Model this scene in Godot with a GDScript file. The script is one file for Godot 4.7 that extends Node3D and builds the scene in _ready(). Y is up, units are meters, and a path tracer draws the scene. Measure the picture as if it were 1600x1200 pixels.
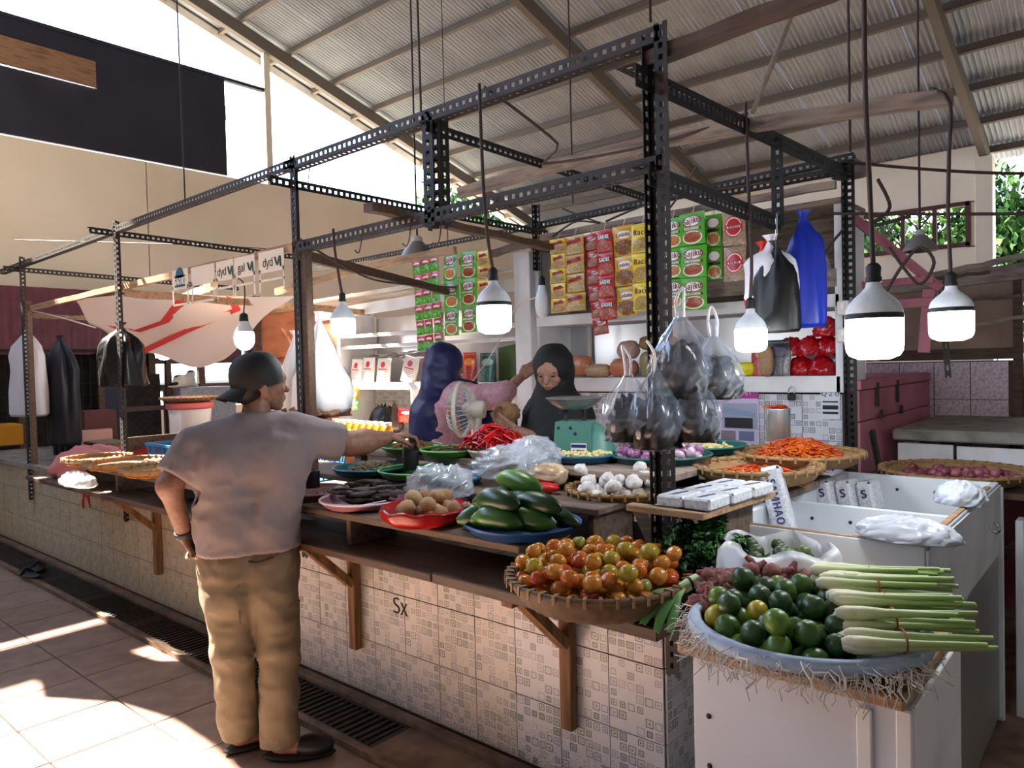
extends Node3D
# A covered market hall with a greengrocer's stall: +x runs to the stall's near end, -z into the stall, y is up (metres).

# ---------------------------------------------------------------- mesh building
class MB:
	var v := PackedVector3Array()
	var n := PackedVector3Array()
	var u := PackedVector2Array()
	var ix := PackedInt32Array()
	func tri(a: int, b: int, c: int) -> void:
		ix.append(a); ix.append(c); ix.append(b)
	func quad(a: Vector3, b: Vector3, c: Vector3, d: Vector3) -> void:
		var k := v.size()
		var nn := (b - a).cross(d - a).normalized()
		for p in [a, b, c, d]:
			v.append(p); n.append(nn)
		u.append(Vector2(0, 1)); u.append(Vector2(1, 1)); u.append(Vector2(1, 0)); u.append(Vector2(0, 0))
		tri(k, k + 1, k + 2); tri(k, k + 2, k + 3)
	func box(c: Vector3, s: Vector3, b := Basis()) -> MB:
		var x := b.x * s.x * .5
		var y := b.y * s.y * .5
		var z := b.z * s.z * .5
		quad(c - x - y + z, c + x - y + z, c + x + y + z, c - x + y + z)
		quad(c + x - y - z, c - x - y - z, c - x + y - z, c + x + y - z)
		quad(c + x - y + z, c + x - y - z, c + x + y - z, c + x + y + z)
		quad(c - x - y - z, c - x - y + z, c - x + y + z, c - x + y - z)
		quad(c - x + y + z, c + x + y + z, c + x + y - z, c - x + y - z)
		quad(c - x - y - z, c + x - y - z, c + x - y + z, c - x - y + z)
		return self
	func cbox(c: Vector3, s: Vector3, ch := .004, b := Basis()) -> MB:   # box with chamfered edges
		var h := s * .5
		var i := Vector3(h.x - ch, h.y - ch, h.z - ch)
		var f := func(sx, sy, sz, k) -> Vector3:
			var q := Vector3(sx * i.x, sy * i.y, sz * i.z)
			q[k] = [sx, sy, sz][k] * h[k]
			return c + b * q
		for sg in [1, -1]:
			var s1 = sg
			var A = [f.call(s1, -1, 1, 0), f.call(s1, -1, -1, 0), f.call(s1, 1, -1, 0), f.call(s1, 1, 1, 0)]
			var B = [f.call(-1, s1, 1, 1), f.call(1, s1, 1, 1), f.call(1, s1, -1, 1), f.call(-1, s1, -1, 1)]
			var C = [f.call(-1, -1, s1, 2), f.call(1, -1, s1, 2), f.call(1, 1, s1, 2), f.call(-1, 1, s1, 2)]
			for Q in [A, B, C]:
				if sg > 0: quad(Q[0], Q[1], Q[2], Q[3])
				else: quad(Q[3], Q[2], Q[1], Q[0])
		for p in [1, -1]:
			for q in [1, -1]:
				_o(f.call(p, q, 1, 0), f.call(p, q, -1, 0), f.call(p, q, -1, 1), f.call(p, q, 1, 1), c)
				_o(f.call(p, 1, q, 0), f.call(p, -1, q, 0), f.call(p, -1, q, 2), f.call(p, 1, q, 2), c)
				_o(f.call(1, p, q, 1), f.call(-1, p, q, 1), f.call(-1, p, q, 2), f.call(1, p, q, 2), c)
		return self
	func _o(a: Vector3, b: Vector3, cc: Vector3, d: Vector3, mid: Vector3) -> void:
		if (b - a).cross(d - a).dot((a + cc) * .5 - mid) > 0: quad(a, b, cc, d)
		else: quad(d, cc, b, a)
	func grid(rows: Array, closed := false, flip := false) -> MB:        # rows of points -> one smooth sheet
		var k := v.size()
		var m: int = rows[0].size()
		var w := m + (1 if closed else 0)
		for r in rows.size():
			for c in w:
				v.append(rows[r][c % m]); n.append(Vector3.ZERO)
				u.append(Vector2(float(c) / max(1, w - 1), float(r) / max(1, rows.size() - 1)))
		for r in rows.size() - 1:
			for c in w - 1:
				var a := k + r * w + c
				if flip: face(a, a + w, a + w + 1); face(a, a + w + 1, a + 1)
				else: face(a, a + w + 1, a + w); face(a, a + 1, a + w + 1)
		if closed:
			for r in rows.size():
				var q := n[k + r * w] + n[k + r * w + w - 1]
				n[k + r * w] = q; n[k + r * w + w - 1] = q
		for j in range(k, v.size()):
			n[j] = n[j].normalized() if n[j].length_squared() > 0 else Vector3.UP
		return self
	func face(a: int, b: int, c: int) -> void:
		var q := (v[b] - v[a]).cross(v[c] - v[a])
		n[a] += q; n[b] += q; n[c] += q
		tri(a, b, c)
	func lathe(prof: Array, segs := 24, at := Vector3.ZERO, b := Basis()) -> MB:   # prof: Vector2(radius, height), from the bottom up along the outside
		var rows := []
		for p in prof:
			var row := []
			for s in segs:
				var t := TAU * s / segs
				row.append(at + b * Vector3(p.x * cos(t), p.y, -p.x * sin(t)))
			rows.append(row)
		return grid(rows, true)
	func tube(path: Array, rad, sides := 8, caps := true) -> MB:        # rad: one number or one per point
		var rows := []
		var side := Vector3.ZERO
		for j in path.size():
			var t: Vector3 = (path[min(j + 1, path.size() - 1)] - path[max(j - 1, 0)]).normalized()
			if side == Vector3.ZERO: side = t.cross(Vector3.UP if abs(t.y) < .9 else Vector3.RIGHT).normalized()
			side = (side - t * side.dot(t)).normalized()
			var up := t.cross(side)
			var r: float = rad[j] if rad is Array else rad
			var row := []
			for s in sides:
				var a := TAU * s / sides
				row.append(path[j] + (side * cos(a) + up * sin(a)) * r)
			rows.append(row)
		if caps:
			var c0 := []
			var c1 := []
			for s in sides:
				c0.append(path[0]); c1.append(path[-1])
			rows.push_front(c0); rows.append(c1)
		return grid(rows, true)
	func blob(c: Vector3, r: Vector3, b := Basis(), segs := 12, rings := 8, noise: FastNoiseLite = null, amp := 0.0) -> MB:
		var rows := []
		for i in rings + 1:
			var t := -PI / 2 + PI * i / rings
			var row := []
			for s in segs:
				var a := TAU * s / segs
				var d := Vector3(cos(t) * cos(a), sin(t), -cos(t) * sin(a))
				var k := 1.0
				if noise: k += amp * noise.get_noise_3dv(d * 100.0 + c * 60.0)
				row.append(c + b * (d * r * k))
			rows.append(row)
		return grid(rows, true)
	func prism(poly: Array, depth: Vector3) -> MB:                       # polygon (counter-clockwise seen from the side depth points away from), pushed along depth
		var pv := PackedVector2Array()
		var nn := Vector3.ZERO
		for j in poly.size(): nn += (poly[j] - poly[0]).cross(poly[(j + 1) % poly.size()] - poly[0])
		nn = nn.normalized()
		var ex: Vector3 = (poly[1] - poly[0]).normalized()
		var ey := nn.cross(ex)
		for p in poly: pv.append(Vector2((p - poly[0]).dot(ex), (p - poly[0]).dot(ey)))
		var T := Geometry2D.triangulate_polygon(pv)
		var same := nn.dot(depth) < 0
		for side in 2:
			var k := v.size()
			for j in poly.size():
				v.append(poly[j] + (depth if side else Vector3.ZERO)); n.append(depth.normalized() * (1 if side else -1)); u.append(pv[j])
			for j in range(0, T.size(), 3):
				var a := k + T[j]
				var b := k + T[j + 1]
				var c := k + T[j + 2]
				if (v[b] - v[a]).cross(v[c] - v[a]).dot(n[a]) > 0: tri(a, b, c)
				else: tri(a, c, b)
		for j in poly.size():
			var a: Vector3 = poly[j]
			var b: Vector3 = poly[(j + 1) % poly.size()]
			if same: quad(a + depth, b + depth, b, a)
			else: quad(b + depth, a + depth, a, b)
		return self
	func strip(p0: Vector3, p1: Vector3, w: float, t: float, up := Vector3.UP) -> MB:  # a straight bar; w across (along up), t thick
		var d := p1 - p0
		var x := d.normalized()
		var y := (up - x * up.dot(x)).normalized()
		return box((p0 + p1) * .5, Vector3(d.length(), w, t), Basis(x, y, x.cross(y)))
	func flange(p0: Vector3, p1: Vector3, side: Vector3, w: float, pitch := .036) -> void:  # one leg of a slotted angle with real holes
		var d := p1 - p0
		var L := d.length()
		var x := d / L
		var y := side.normalized()
		var b := Basis(x, y, x.cross(y))
		var t := .003
		var mid := (p0 + p1) * .5
		box(mid + y * w * .165, Vector3(L, w * .33, t), b)
		box(mid + y * w * .835, Vector3(L, w * .33, t), b)
		var k := int(L / pitch)
		for j in k + 1:
			box(p0 + x * (L - k * pitch) * .5 + x * pitch * j + y * w * .5, Vector3(pitch * .5, w * .36, t), b)
	func angle(p0: Vector3, p1: Vector3, sa: Vector3, sb: Vector3, w := .042, pitch := .036) -> MB:
		flange(p0, p1, sa, w, pitch); flange(p0, p1, sb, w, pitch)
		return self
	func mesh(m: Material) -> ArrayMesh:
		var a := []
		a.resize(Mesh.ARRAY_MAX)
		a[Mesh.ARRAY_VERTEX] = v; a[Mesh.ARRAY_NORMAL] = n; a[Mesh.ARRAY_TEX_UV] = u; a[Mesh.ARRAY_INDEX] = ix
		var am := ArrayMesh.new()
		am.add_surface_from_arrays(Mesh.PRIMITIVE_TRIANGLES, a)
		am.surface_set_material(0, m)
		return am

# ---------------------------------------------------------------- naming
var taken := {}
var M := {}
var rng := RandomNumberGenerator.new()
func numbered(called: String) -> String:
	taken[called] = taken.get(called, 0) + 1
	return called if taken[called] == 1 else "%s_%03d" % [called, taken[called] - 1]
func tag(o: Node, label: String, category := "", group := "", kind := "") -> Node:
	if label: o.set_meta("label", label)
	if category: o.set_meta("category", category)
	if group: o.set_meta("group", group)
	if kind: o.set_meta("kind", kind)
	return o
func thing(called: String, label: String, category: String, at := Vector3.ZERO, turn := 0.0, group := "") -> Node3D:
	var o := Node3D.new()
	o.name = numbered(called)
	add_child(o)
	o.position = at; o.rotation.y = turn
	tag(o, label, category, group)
	return o
func obj(called: String, shape, m: Material, parent: Node = null, at := Vector3.ZERO) -> MeshInstance3D:
	var o := MeshInstance3D.new()
	if parent == null or parent == self:
		o.name = numbered(called); add_child(o)
	else:
		o.name = called; parent.add_child(o, true)
	o.mesh = shape.mesh(m) if shape is MB else shape
	if shape is Mesh and m: o.material_override = m
	o.position = at
	return o
func one(called: String, shape, m: Material, label: String, category: String, group := "", at := Vector3.ZERO) -> MeshInstance3D:
	var o := obj(called, shape, m, self, at)
	tag(o, label, category, group)
	return o
func struct(called: String, shape = null, m: Material = null) -> Node3D:
	var o: Node3D
	if shape == null:
		o = Node3D.new(); o.name = called; add_child(o)
	else:
		o = obj(called, shape, m)
	o.set_meta("kind", "structure")
	return o
func text(called: String, words: String, size: float, at: Vector3, face: Basis, m: Material, parent: Node, bold := false) -> MeshInstance3D:
	var t := TextMesh.new()
	var f := SystemFont.new()
	f.font_names = PackedStringArray(["Droid Sans"])
	if bold: f.font_weight = 800
	t.font = f; t.font_size = 24; t.pixel_size = size / 24.0; t.depth = .0012; t.text = words; t.curve_step = 4.0
	var o := obj(called, t, m, parent, at)
	o.basis = face
	return o

# ---------------------------------------------------------------- materials
func mat(c: Color, rough := .75, metal := 0.0) -> StandardMaterial3D:
	var m := StandardMaterial3D.new()
	m.albedo_color = c; m.roughness = rough; m.metallic = metal
	return m
func noise_tex(colors: Array, freq: float, size := 256, octaves := 4, seed_ := 1) -> NoiseTexture2D:
	var t := NoiseTexture2D.new()
	t.width = size; t.height = size; t.seamless = true
	var f := FastNoiseLite.new()
	f.seed = seed_; f.frequency = freq; f.fractal_octaves = octaves; f.noise_type = FastNoiseLite.TYPE_SIMPLEX_SMOOTH
	t.noise = f
	var g := Gradient.new()
	g.offsets = PackedFloat32Array(); g.colors = PackedColorArray()
	for i in colors.size():
		g.add_point(float(i) / (colors.size() - 1), colors[i])
	while g.get_point_count() > colors.size(): g.remove_point(0)
	t.color_ramp = g
	return t
func grainy(colors: Array, freq: float, rough := .8, scale := Vector3.ONE, seed_ := 1, world := true) -> StandardMaterial3D:
	var m := mat(Color.WHITE, rough)
	m.albedo_texture = noise_tex(colors, freq, 256, 5, seed_)
	m.uv1_triplanar = true; m.uv1_world_triplanar = world; m.uv1_scale = scale
	return m
var shared := {}
func tinted(c: Color, rough := .5, scale := 7.0) -> StandardMaterial3D:      # one colour with the shared soft mottling
	if not shared.has("mottle"): shared.mottle = noise_tex([Color(.74, .74, .74), Color(.92, .92, .92), Color(1, 1, 1)], .03, 256, 5, 99)
	var m := mat(c.lightened(.08), rough)
	m.albedo_texture = shared.mottle
	m.uv1_triplanar = true; m.uv1_scale = Vector3.ONE * scale
	return m
func clear(c: Color, rough := .12) -> StandardMaterial3D:              # thin film: alpha keeps what is behind visible
	var m := mat(c, rough)
	m.transparency = BaseMaterial3D.TRANSPARENCY_ALPHA
	m.cull_mode = BaseMaterial3D.CULL_DISABLED
	return m
func glow(c: Color, e: float) -> StandardMaterial3D:
	var m := mat(c, .4)
	m.emission_enabled = true; m.emission = c; m.emission_energy_multiplier = e
	return m
func dark(c: Color, k: float) -> Color:
	return Color(c.r * k, c.g * k, c.b * k, c.a)

func make_materials() -> void:
	M.steel = grainy([Color(.085, .078, .082), Color(.125, .105, .105), Color(.20, .15, .135)], .02, .6, Vector3.ONE * 1.5, 3)
	M.black_steel = mat(Color(.045, .042, .05), .6)
	M.wood = grainy([Color(.25, .20, .17), Color(.37, .30, .25), Color(.43, .36, .30), Color(.32, .26, .21)], .015, .75, Vector3(.6, 5, 5), 5)
	M.wood_dark = grainy([Color(.16, .11, .08), Color(.27, .19, .14), Color(.33, .24, .17), Color(.22, .15, .11)], .015, .62, Vector3(.6, 5, 5), 6)
	M.wood_up = grainy([Color(.30, .20, .12), Color(.45, .31, .19), Color(.56, .40, .25), Color(.38, .26, .16)], .015, .75, Vector3(5, .6, 5), 7)
	M.wood_pale = grainy([Color(.48, .37, .27), Color(.63, .50, .38), Color(.72, .58, .44), Color(.55, .43, .32)], .015, .75, Vector3(.6, 4, 4), 8)
	M.wood_grey = grainy([Color(.36, .32, .29), Color(.50, .44, .40), Color(.58, .52, .46), Color(.42, .37, .33)], .015, .8, Vector3(.7, 4, 4), 9)
	M.plywood = grainy([Color(.60, .33, .19), Color(.72, .42, .26), Color(.78, .48, .30)], .01, .7, Vector3(.5, 1.5, .5), 10)
	M.wood_along = grainy([Color(.40, .29, .22), Color(.52, .39, .30), Color(.58, .45, .35), Color(.45, .33, .25)], .015, .75, Vector3(4, 4, .5), 25)
	M.cream = grainy([Color(.86, .82, .74), Color(.90, .86, .79), Color(.93, .89, .83)], .006, .9, Vector3.ONE * .3, 11)
	M.navy_panel = grainy([Color(.09, .10, .17), Color(.12, .13, .21), Color(.15, .16, .24)], .01, .7, Vector3.ONE * .4, 12)
	M.zinc = grainy([Color(.60, .64, .68), Color(.69, .73, .77), Color(.75, .79, .83)], .01, .55, Vector3.ONE * .5, 13)
	M.roof_steel = mat(Color(.40, .37, .34), .6)
	M.pillar = mat(Color(.87, .84, .77), .85)
	M.purple = grainy([Color(.30, .10, .17), Color(.37, .14, .22), Color(.42, .18, .26)], .02, .5, Vector3.ONE, 14)
	M.white = grainy([Color(.80, .80, .81), Color(.88, .88, .89), Color(.91, .91, .91)], .012, .6, Vector3.ONE * .8, 15)
	M.off_white = grainy([Color(.70, .68, .65), Color(.80, .78, .75), Color(.84, .82, .79)], .012, .7, Vector3.ONE * .8, 16)
	M.cooler = grainy([Color(.74, .76, .79), Color(.82, .84, .86), Color(.86, .87, .89)], .012, .5, Vector3.ONE * .8, 17)
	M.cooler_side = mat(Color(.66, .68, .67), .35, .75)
	M.tin = mat(Color(.78, .78, .79), .28, .85)
	M.chrome = mat(Color(.82, .82, .84), .18, 1.0)
	M.concrete = grainy([Color(.40, .38, .36), Color(.52, .50, .47), Color(.60, .57, .53)], .02, .85, Vector3.ONE, 19)
	M.kerb = grainy([Color(.36, .28, .22), Color(.48, .38, .31), Color(.55, .45, .37)], .02, .85, Vector3.ONE, 20)
	M.iron = grainy([Color(.10, .08, .075), Color(.17, .14, .12), Color(.22, .18, .15)], .03, .6, Vector3.ONE, 21)
	M.grout = mat(Color(.34, .28, .24), .9)
	M.wicker = grainy([Color(.44, .33, .20), Color(.58, .45, .29), Color(.66, .53, .36)], .04, .75, Vector3(3, 3, 3), 22)
	M.wicker_old = grainy([Color(.27, .20, .14), Color(.38, .29, .21), Color(.46, .36, .26)], .04, .75, Vector3(3, 3, 3), 23)
	M.cord = mat(Color(.22, .15, .13), .6)
	M.black = mat(Color(.05, .05, .06), .55)
	M.rubber = mat(Color(.035, .04, .05), .6)
	M.red = mat(Color(.72, .06, .08), .4)
	M.ink = mat(Color(.10, .10, .12), .7)
	M.pink_paint = grainy([Color(.58, .33, .38), Color(.66, .39, .45), Color(.70, .43, .49)], .01, .6, Vector3.ONE * .7, 24)
	M.film = clear(Color(.80, .85, .95, .10), .10)
	M.film_heap = clear(Color(.86, .90, .95, .30), .12)
	M.film_white = clear(Color(.95, .95, .97, .62), .3)
	M.film_red = clear(Color(.85, .10, .12, .85), .25)
	M.bag_white = mat(Color(.93, .93, .94), .45)
	M.bag_white.backlight = Color(.6, .6, .6)
	M.bag_black = mat(Color(.03, .03, .04), .35)
	M.glass = clear(Color(.95, .97, .97, .18), .05)

# ---------------------------------------------------------------- the scene
func _ready() -> void:
	rng.seed = 20240611
	# camera
	var cam := Camera3D.new()
	cam.name = "camera"
	add_child(cam)
	cam.transform = Transform3D(Basis(Vector3(.756462, -.024843, -.653565), Vector3(.001901, .999358, -.035786), Vector3(.654034, .025828, .756024)), Vector3(0, 1.55, 0))
	cam.fov = 54.93
	cam.near = .05; cam.far = 200
	cam.current = true
	# sky and exposure
	var we := WorldEnvironment.new()
	we.name = "world"
	var env := Environment.new()
	env.background_mode = Environment.BG_SKY
	var sky := Sky.new()
	var psm := ProceduralSkyMaterial.new()
	psm.sky_top_color = Color(.70, .82, 1.0); psm.sky_horizon_color = Color(.90, .95, 1.0)
	psm.ground_bottom_color = Color(.42, .40, .37); psm.ground_horizon_color = Color(.75, .74, .72)
	psm.sky_energy_multiplier = 2.4
	psm.ground_energy_multiplier = 1.0
	sky.sky_material = psm
	env.sky = sky
	env.ambient_light_source = Environment.AMBIENT_SOURCE_SKY
	env.tonemap_mode = Environment.TONE_MAPPER_LINEAR
	env.tonemap_exposure = 1.4
	env.sdfgi_enabled = true; env.ssao_enabled = true; env.ssil_enabled = true
	we.environment = env
	add_child(we)
	# sun: low enough to slip in over the end wall, below the gable
	var sun := DirectionalLight3D.new()
	sun.name = "sun"
	add_child(sun)
	sun.look_at_from_position(Vector3.ZERO, Vector3(1, -.92, -.16), Vector3.UP)
	sun.light_color = Color(1.0, .94, .85)
	sun.light_energy = 18.0
	sun.light_angular_distance = .6
	sun.shadow_enabled = true
	make_materials()
	build_ground()
	build_hall()
	build_counter()
	build_frame()
	build_cabinet()
	build_cooler()
	build_left_side()
	build_right_side()
	build_lamps()
	build_goods()
	build_produce()
	build_people()
	for o in find_children("*", "GeometryInstance3D", true, false):
		o.cast_shadow = GeometryInstance3D.SHADOW_CASTING_SETTING_ON

# ---------------------------------------------------------------- ground, floor, drain
func build_ground() -> void:
	M.earth = grainy([Color(.42, .38, .32), Color(.52, .48, .41), Color(.58, .54, .47)], .02, .95, Vector3.ONE * .2, 30)
	struct("ground", MB.new().box(Vector3(0, -.42, 0), Vector3(140, .5, 140)), M.earth)
	var fl := struct("floor")
	obj("slab", MB.new().box(Vector3(-2.5, -.09, -1), Vector3(17.4, .156, 27)), M.grout, fl)
	var cols := [[Color(.55, .46, .42), Color(.61, .52, .48), Color(.66, .57, .53)], [Color(.53, .44, .40), Color(.59, .50, .46), Color(.64, .55, .51)], [Color(.57, .48, .44), Color(.63, .54, .50), Color(.69, .60, .56)]]
	var mats := []
	for i in 3:
		var m := grainy(cols[i], .02, .32, Vector3.ONE * 1.3, 31 + i)
		mats.append(m)
	var p := .405
	var tile := MB.new().cbox(Vector3(0, -.005, 0), Vector3(p - .006, .012, p - .006), .0025)
	var meshes := []
	for i in 3: meshes.append(tile.mesh(mats[i]))
	for i in 17:
		for j in 9:
			var x := -9.82 + p * i
			if x > -2.2 and j < 1: continue
			var o := obj("floor_tile", meshes[rng.randi() % 3], null, fl, Vector3(x + p * .5, .002 + rng.randf_range(-.0006, .0006), -1.785 + p * (j + .5)))
			o.rotation.x = rng.randf_range(-.0015, .0015)
	# floor further along the aisle and inside the hall, one big tiled sheet beyond what can be told apart
	obj("aisle_paving", MB.new().box(Vector3(2.0, -.004, 4.3), Vector3(9.8, .01, 5)).box(Vector3(1.9, -.004, 0), Vector3(10, .01, 3.56)).box(Vector3(-6.4, -.004, 4.6), Vector3(6.8, .01, 5.5)), mats[0], fl)
	obj("hall_paving", MB.new().box(Vector3(-2.5, -.006, -8.2), Vector3(17, .01, 11.6)), M.kerb, fl)
	# drain channel with iron gratings in front of the counter
	var dr := thing("floor_drain", "long floor drain with dark iron gratings along the tiled counter", "drain")
	obj("channel", MB.new().box(Vector3(-5.1, -.02, -1.945), Vector3(9.6, .02, .3)), M.iron, dr)
	obj("kerb", MB.new().cbox(Vector3(-5.1, .012, -1.80), Vector3(9.6, .04, .035), .004), M.kerb, dr)
	obj("kerb", MB.new().cbox(Vector3(-5.1, .02, -2.065), Vector3(9.6, .05, .05), .004), M.kerb, dr)
	var slat := MB.new().cbox(Vector3.ZERO, Vector3(.019, .012, .2), .003).mesh(M.iron)
	for g in 8:
		var x0 := -8.6 + g * .78
		obj("grate_frame", MB.new().box(Vector3(x0 + .012, .012, -1.93), Vector3(.024, .022, .225)).box(Vector3(x0 + .75, .012, -1.93), Vector3(.024, .022, .225)).box(Vector3(x0 + .38, .012, -1.825), Vector3(.74, .022, .016)).box(Vector3(x0 + .38, .012, -2.035), Vector3(.74, .022, .016)), M.iron, dr)
		for s in 17:
			obj("grate_slat", slat, null, dr, Vector3(x0 + .05 + s * .0415, .016, -1.93))
	obj("channel_cover", MB.new().cbox(Vector3(-1.45, .012, -1.93), Vector3(1.9, .02, .22), .003), M.kerb, dr)

# ---------------------------------------------------------------- hall shell
func corrugated(x0: float, x1: float, z0: float, y0: float, z1: float, y1: float, pitch: float, amp: float) -> MB:
	var mb := MB.new()
	var k := int(round((x1 - x0) / pitch)) * 6
	var d := Vector3(0, y1 - y0, z1 - z0).normalized()
	var nn := Vector3(0, d.z, -d.y)
	if nn.y < 0: nn = -nn
	var r0 := []
	var r1 := []
	for i in k + 1:
		var x := x0 + (x1 - x0) * i / k
		var h := sin(TAU * i / 6.0) * amp
		r0.append(Vector3(x, y0, z0) + nn * h); r1.append(Vector3(x, y1, z1) + nn * h)
	mb.grid([r0, r1])
	return mb
const EAVE := 4.8
const PITCH := .295
func roof_y(z: float) -> float: return EAVE + PITCH * (z + 14.0)

func build_hall() -> void:
	# roof: corrugated sheets on purlins and rafters, falling towards the back wall
	var roof := struct("ceiling")
	var zr := 2.5
	for i in 24:
		var x0 := -11.75 + i * .84
		obj("roof_sheet", corrugated(x0, x0 + .87, -14.7, roof_y(-14.7) + .16 + (i % 2) * .004, zr, roof_y(zr) + .16 + (i % 2) * .004, .0725, .020), M.zinc, roof)
	# far slope behind the viewer
	obj("roof_slope", MB.new().strip(Vector3(-1.7, roof_y(zr) + .14, zr), Vector3(-1.7, EAVE, zr + 16), 20.2, .03, Vector3.RIGHT), M.zinc, roof)
	for k in 20:
		var z := -14.2 + k * .88
		obj("purlin", MB.new().strip(Vector3(-11.7, roof_y(z) + .085, z), Vector3(8.3, roof_y(z) + .085, z), .12, .05, Vector3(0, 1, -PITCH)), M.roof_steel, roof)
	for x in [-11.0, -6.5, -2.0, 2.5, 7.0]:
		obj("rafter", MB.new().strip(Vector3(x, roof_y(-14.1) - .07, -14.1), Vector3(x, roof_y(zr) - .07, zr), .2, .11), M.roof_steel, roof)
		obj("pillar", MB.new().cbox(Vector3(x, 2.3, -14.0), Vector3(.24, 4.75, .3), .01), M.pillar, roof)
	obj("fascia", MB.new().strip(Vector3(-11.68, roof_y(-14.7) + .1, -14.7), Vector3(-11.68, roof_y(zr) + .1, zr), .1, .04), M.roof_steel, roof)
	# back wall with its strip window
	var wb := struct("wall_back")
	obj("masonry", MB.new().box(Vector3(-6.5, 1.65, -14.1), Vector3(9.0, 3.3, .14)).box(Vector3(-7.95, 3.65, -14.1), Vector3(6.1, .74, .14)).box(Vector3(-2.13, 3.65, -14.1), Vector3(.26, .74, .14)).box(Vector3(-6.5, 4.45, -14.1), Vector3(9.0, .9, .14)), M.cream, wb)
	obj("lower_wall", MB.new().box(Vector3(-.2, .55, -14.1), Vector3(3.6, 1.1, .14)).box(Vector3(5.0, 2.4, -14.1), Vector3(6.8, 4.8, .14)), M.cream, wb)
	var w1 := struct("window_1")
	M.win = mat(Color(.30, .13, .12), .6)
	obj("window_frame", MB.new().box(Vector3(-3.57, 3.99, -14.02), Vector3(2.7, .07, .06)).box(Vector3(-3.57, 3.33, -14.02), Vector3(2.7, .07, .06)).box(Vector3(-2.24, 3.66, -14.02), Vector3(.07, .7, .06)).box(Vector3(-4.9, 3.66, -14.02), Vector3(.07, .7, .06)), M.win, w1)
	for x in [-2.72, -3.2, -3.7, -4.3]:
		obj("mullion", MB.new().box(Vector3(x, 3.66, -14.02), Vector3(.06, .64, .05)), M.win, w1)
	for k in [[-3.7, -3.2], [-4.3, -3.7], [-3.2, -2.72]]:
		obj("brace", MB.new().strip(Vector3(k[0], 3.38, -14.03), Vector3(k[1], 3.95, -14.03), .025, .02), M.win, w1)
		obj("brace", MB.new().strip(Vector3(k[0], 3.95, -14.04), Vector3(k[1], 3.38, -14.04), .025, .02), M.win, w1)
	# end wall, with a door opening behind the stalls
	var wl := struct("wall_left")
	obj("masonry", MB.new().box(Vector3(-11.1, 2.3, 6.85), Vector3(.16, 4.66, 23.2)).box(Vector3(-11.1, 2.3, -10.45), Vector3(.16, 4.66, 7.1)).box(Vector3(-11.1, 3.6, -5.82), Vector3(.16, 2.06, 2.16)).box(Vector3(-11.1, .5, -5.82), Vector3(.16, 1.06, 2.16)), M.cream, wl)
	obj("panel", MB.new().box(Vector3(-11.05, 5.95, -.28), Vector3(.06, .42, 11.44)).box(Vector3(-11.05, 5.08, -.28), Vector3(.06, .86, 11.44)).box(Vector3(-11.05, 5.625, -5.06), Vector3(.06, .23, 1.9)).box(Vector3(-11.05, 5.625, 2.9), Vector3(.06, .23, 5.0)), M.navy_panel, wl)
	obj("panel_cap", MB.new().box(Vector3(-11.05, 6.17, -.5), Vector3(.08, .05, 12.6)), M.navy_panel, wl)
	obj("plank", MB.new().cbox(Vector3(-10.99, 5.71, -2.0), Vector3(.03, .36, 4.2), .004, Basis(Vector3.RIGHT, -.012)), M.wood_along, wl)
	for z in [-6.75, -1.0, 4.5]:
		obj("gable_post", MB.new().box(Vector3(-11.05, (4.63 + roof_y(z)) * .5, z), Vector3(.09, roof_y(z) - 4.63, .11)), M.pillar, wl)
	# unseen sides of the hall behind the viewer, added to cut fill light
	struct("wall_right", MB.new().prism([Vector3(8.3, 0, -14.1), Vector3(8.3, roof_y(-14.1), -14.1), Vector3(8.3, roof_y(2.5), 2.5), Vector3(8.3, EAVE, 18.4), Vector3(8.3, 0, 18.4)], Vector3(.16, 0, 0)), M.cream)
	struct("wall_front", MB.new().box(Vector3(-1.7, 2.3, 18.4), Vector3(20, 4.6, .16)), M.cream)
	var op := thing("added_shade_stall", "unseen canvas roofed stall, added to cut sun and bounce, on the other side of the aisle", "stall")  # added out of view to block sun and floor bounce
	obj("canopy", MB.new().box(Vector3(-2.5, 2.5, 2.7), Vector3(12, .03, 2.6), Basis(Vector3.RIGHT, .06)), M.wood_dark, op)
	for x in [-8.2, -4.4, -.6, 3.2]:
		obj("post", MB.new().cbox(Vector3(x, 1.25, 1.5), Vector3(.06, 2.5, .06), .004), M.wood_dark, op)
		obj("post", MB.new().cbox(Vector3(x, 1.25, 3.8), Vector3(.06, 2.5, .06), .004), M.wood_dark, op)
	obj("counter", MB.new().cbox(Vector3(-2.5, .4, 2.1), Vector3(11.4, .8, .8), .01), M.wood_dark, op)
	# unseen added curtain, cut to shade the counter's side of the aisle
	var cu := thing("added_shade_curtain", "unseen long canvas curtain, added to block the sun, hung from the rafters over the aisle's far end", "curtain")
	var cr := []
	for i in 15:
		var row := []
		var y := 7.9 - i * .34
		for j in 9:
			var z0 := -1.06 if y < 4.1 else -1.34
			var z1 := -.60 + .09 * sin(i * 1.7) + .05 * sin(i * 3.1 + 1)
			var z := lerpf(z0, z1, j / 8.0)
			row.append(Vector3(-8.2 + .03 * sin(j * 1.6), y, z))
		cr.append(row)
	obj("cloth", MB.new().grid(cr).grid(cr.map(func(r): return r.map(func(p): return p + Vector3(.004, 0, 0))), false, true), M.off_white, cu)
	obj("rod", MB.new().tube([Vector3(-8.2, 7.92, -1.35), Vector3(-8.2, 7.92, -.45)], .02, 8), M.steel, cu)
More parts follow.
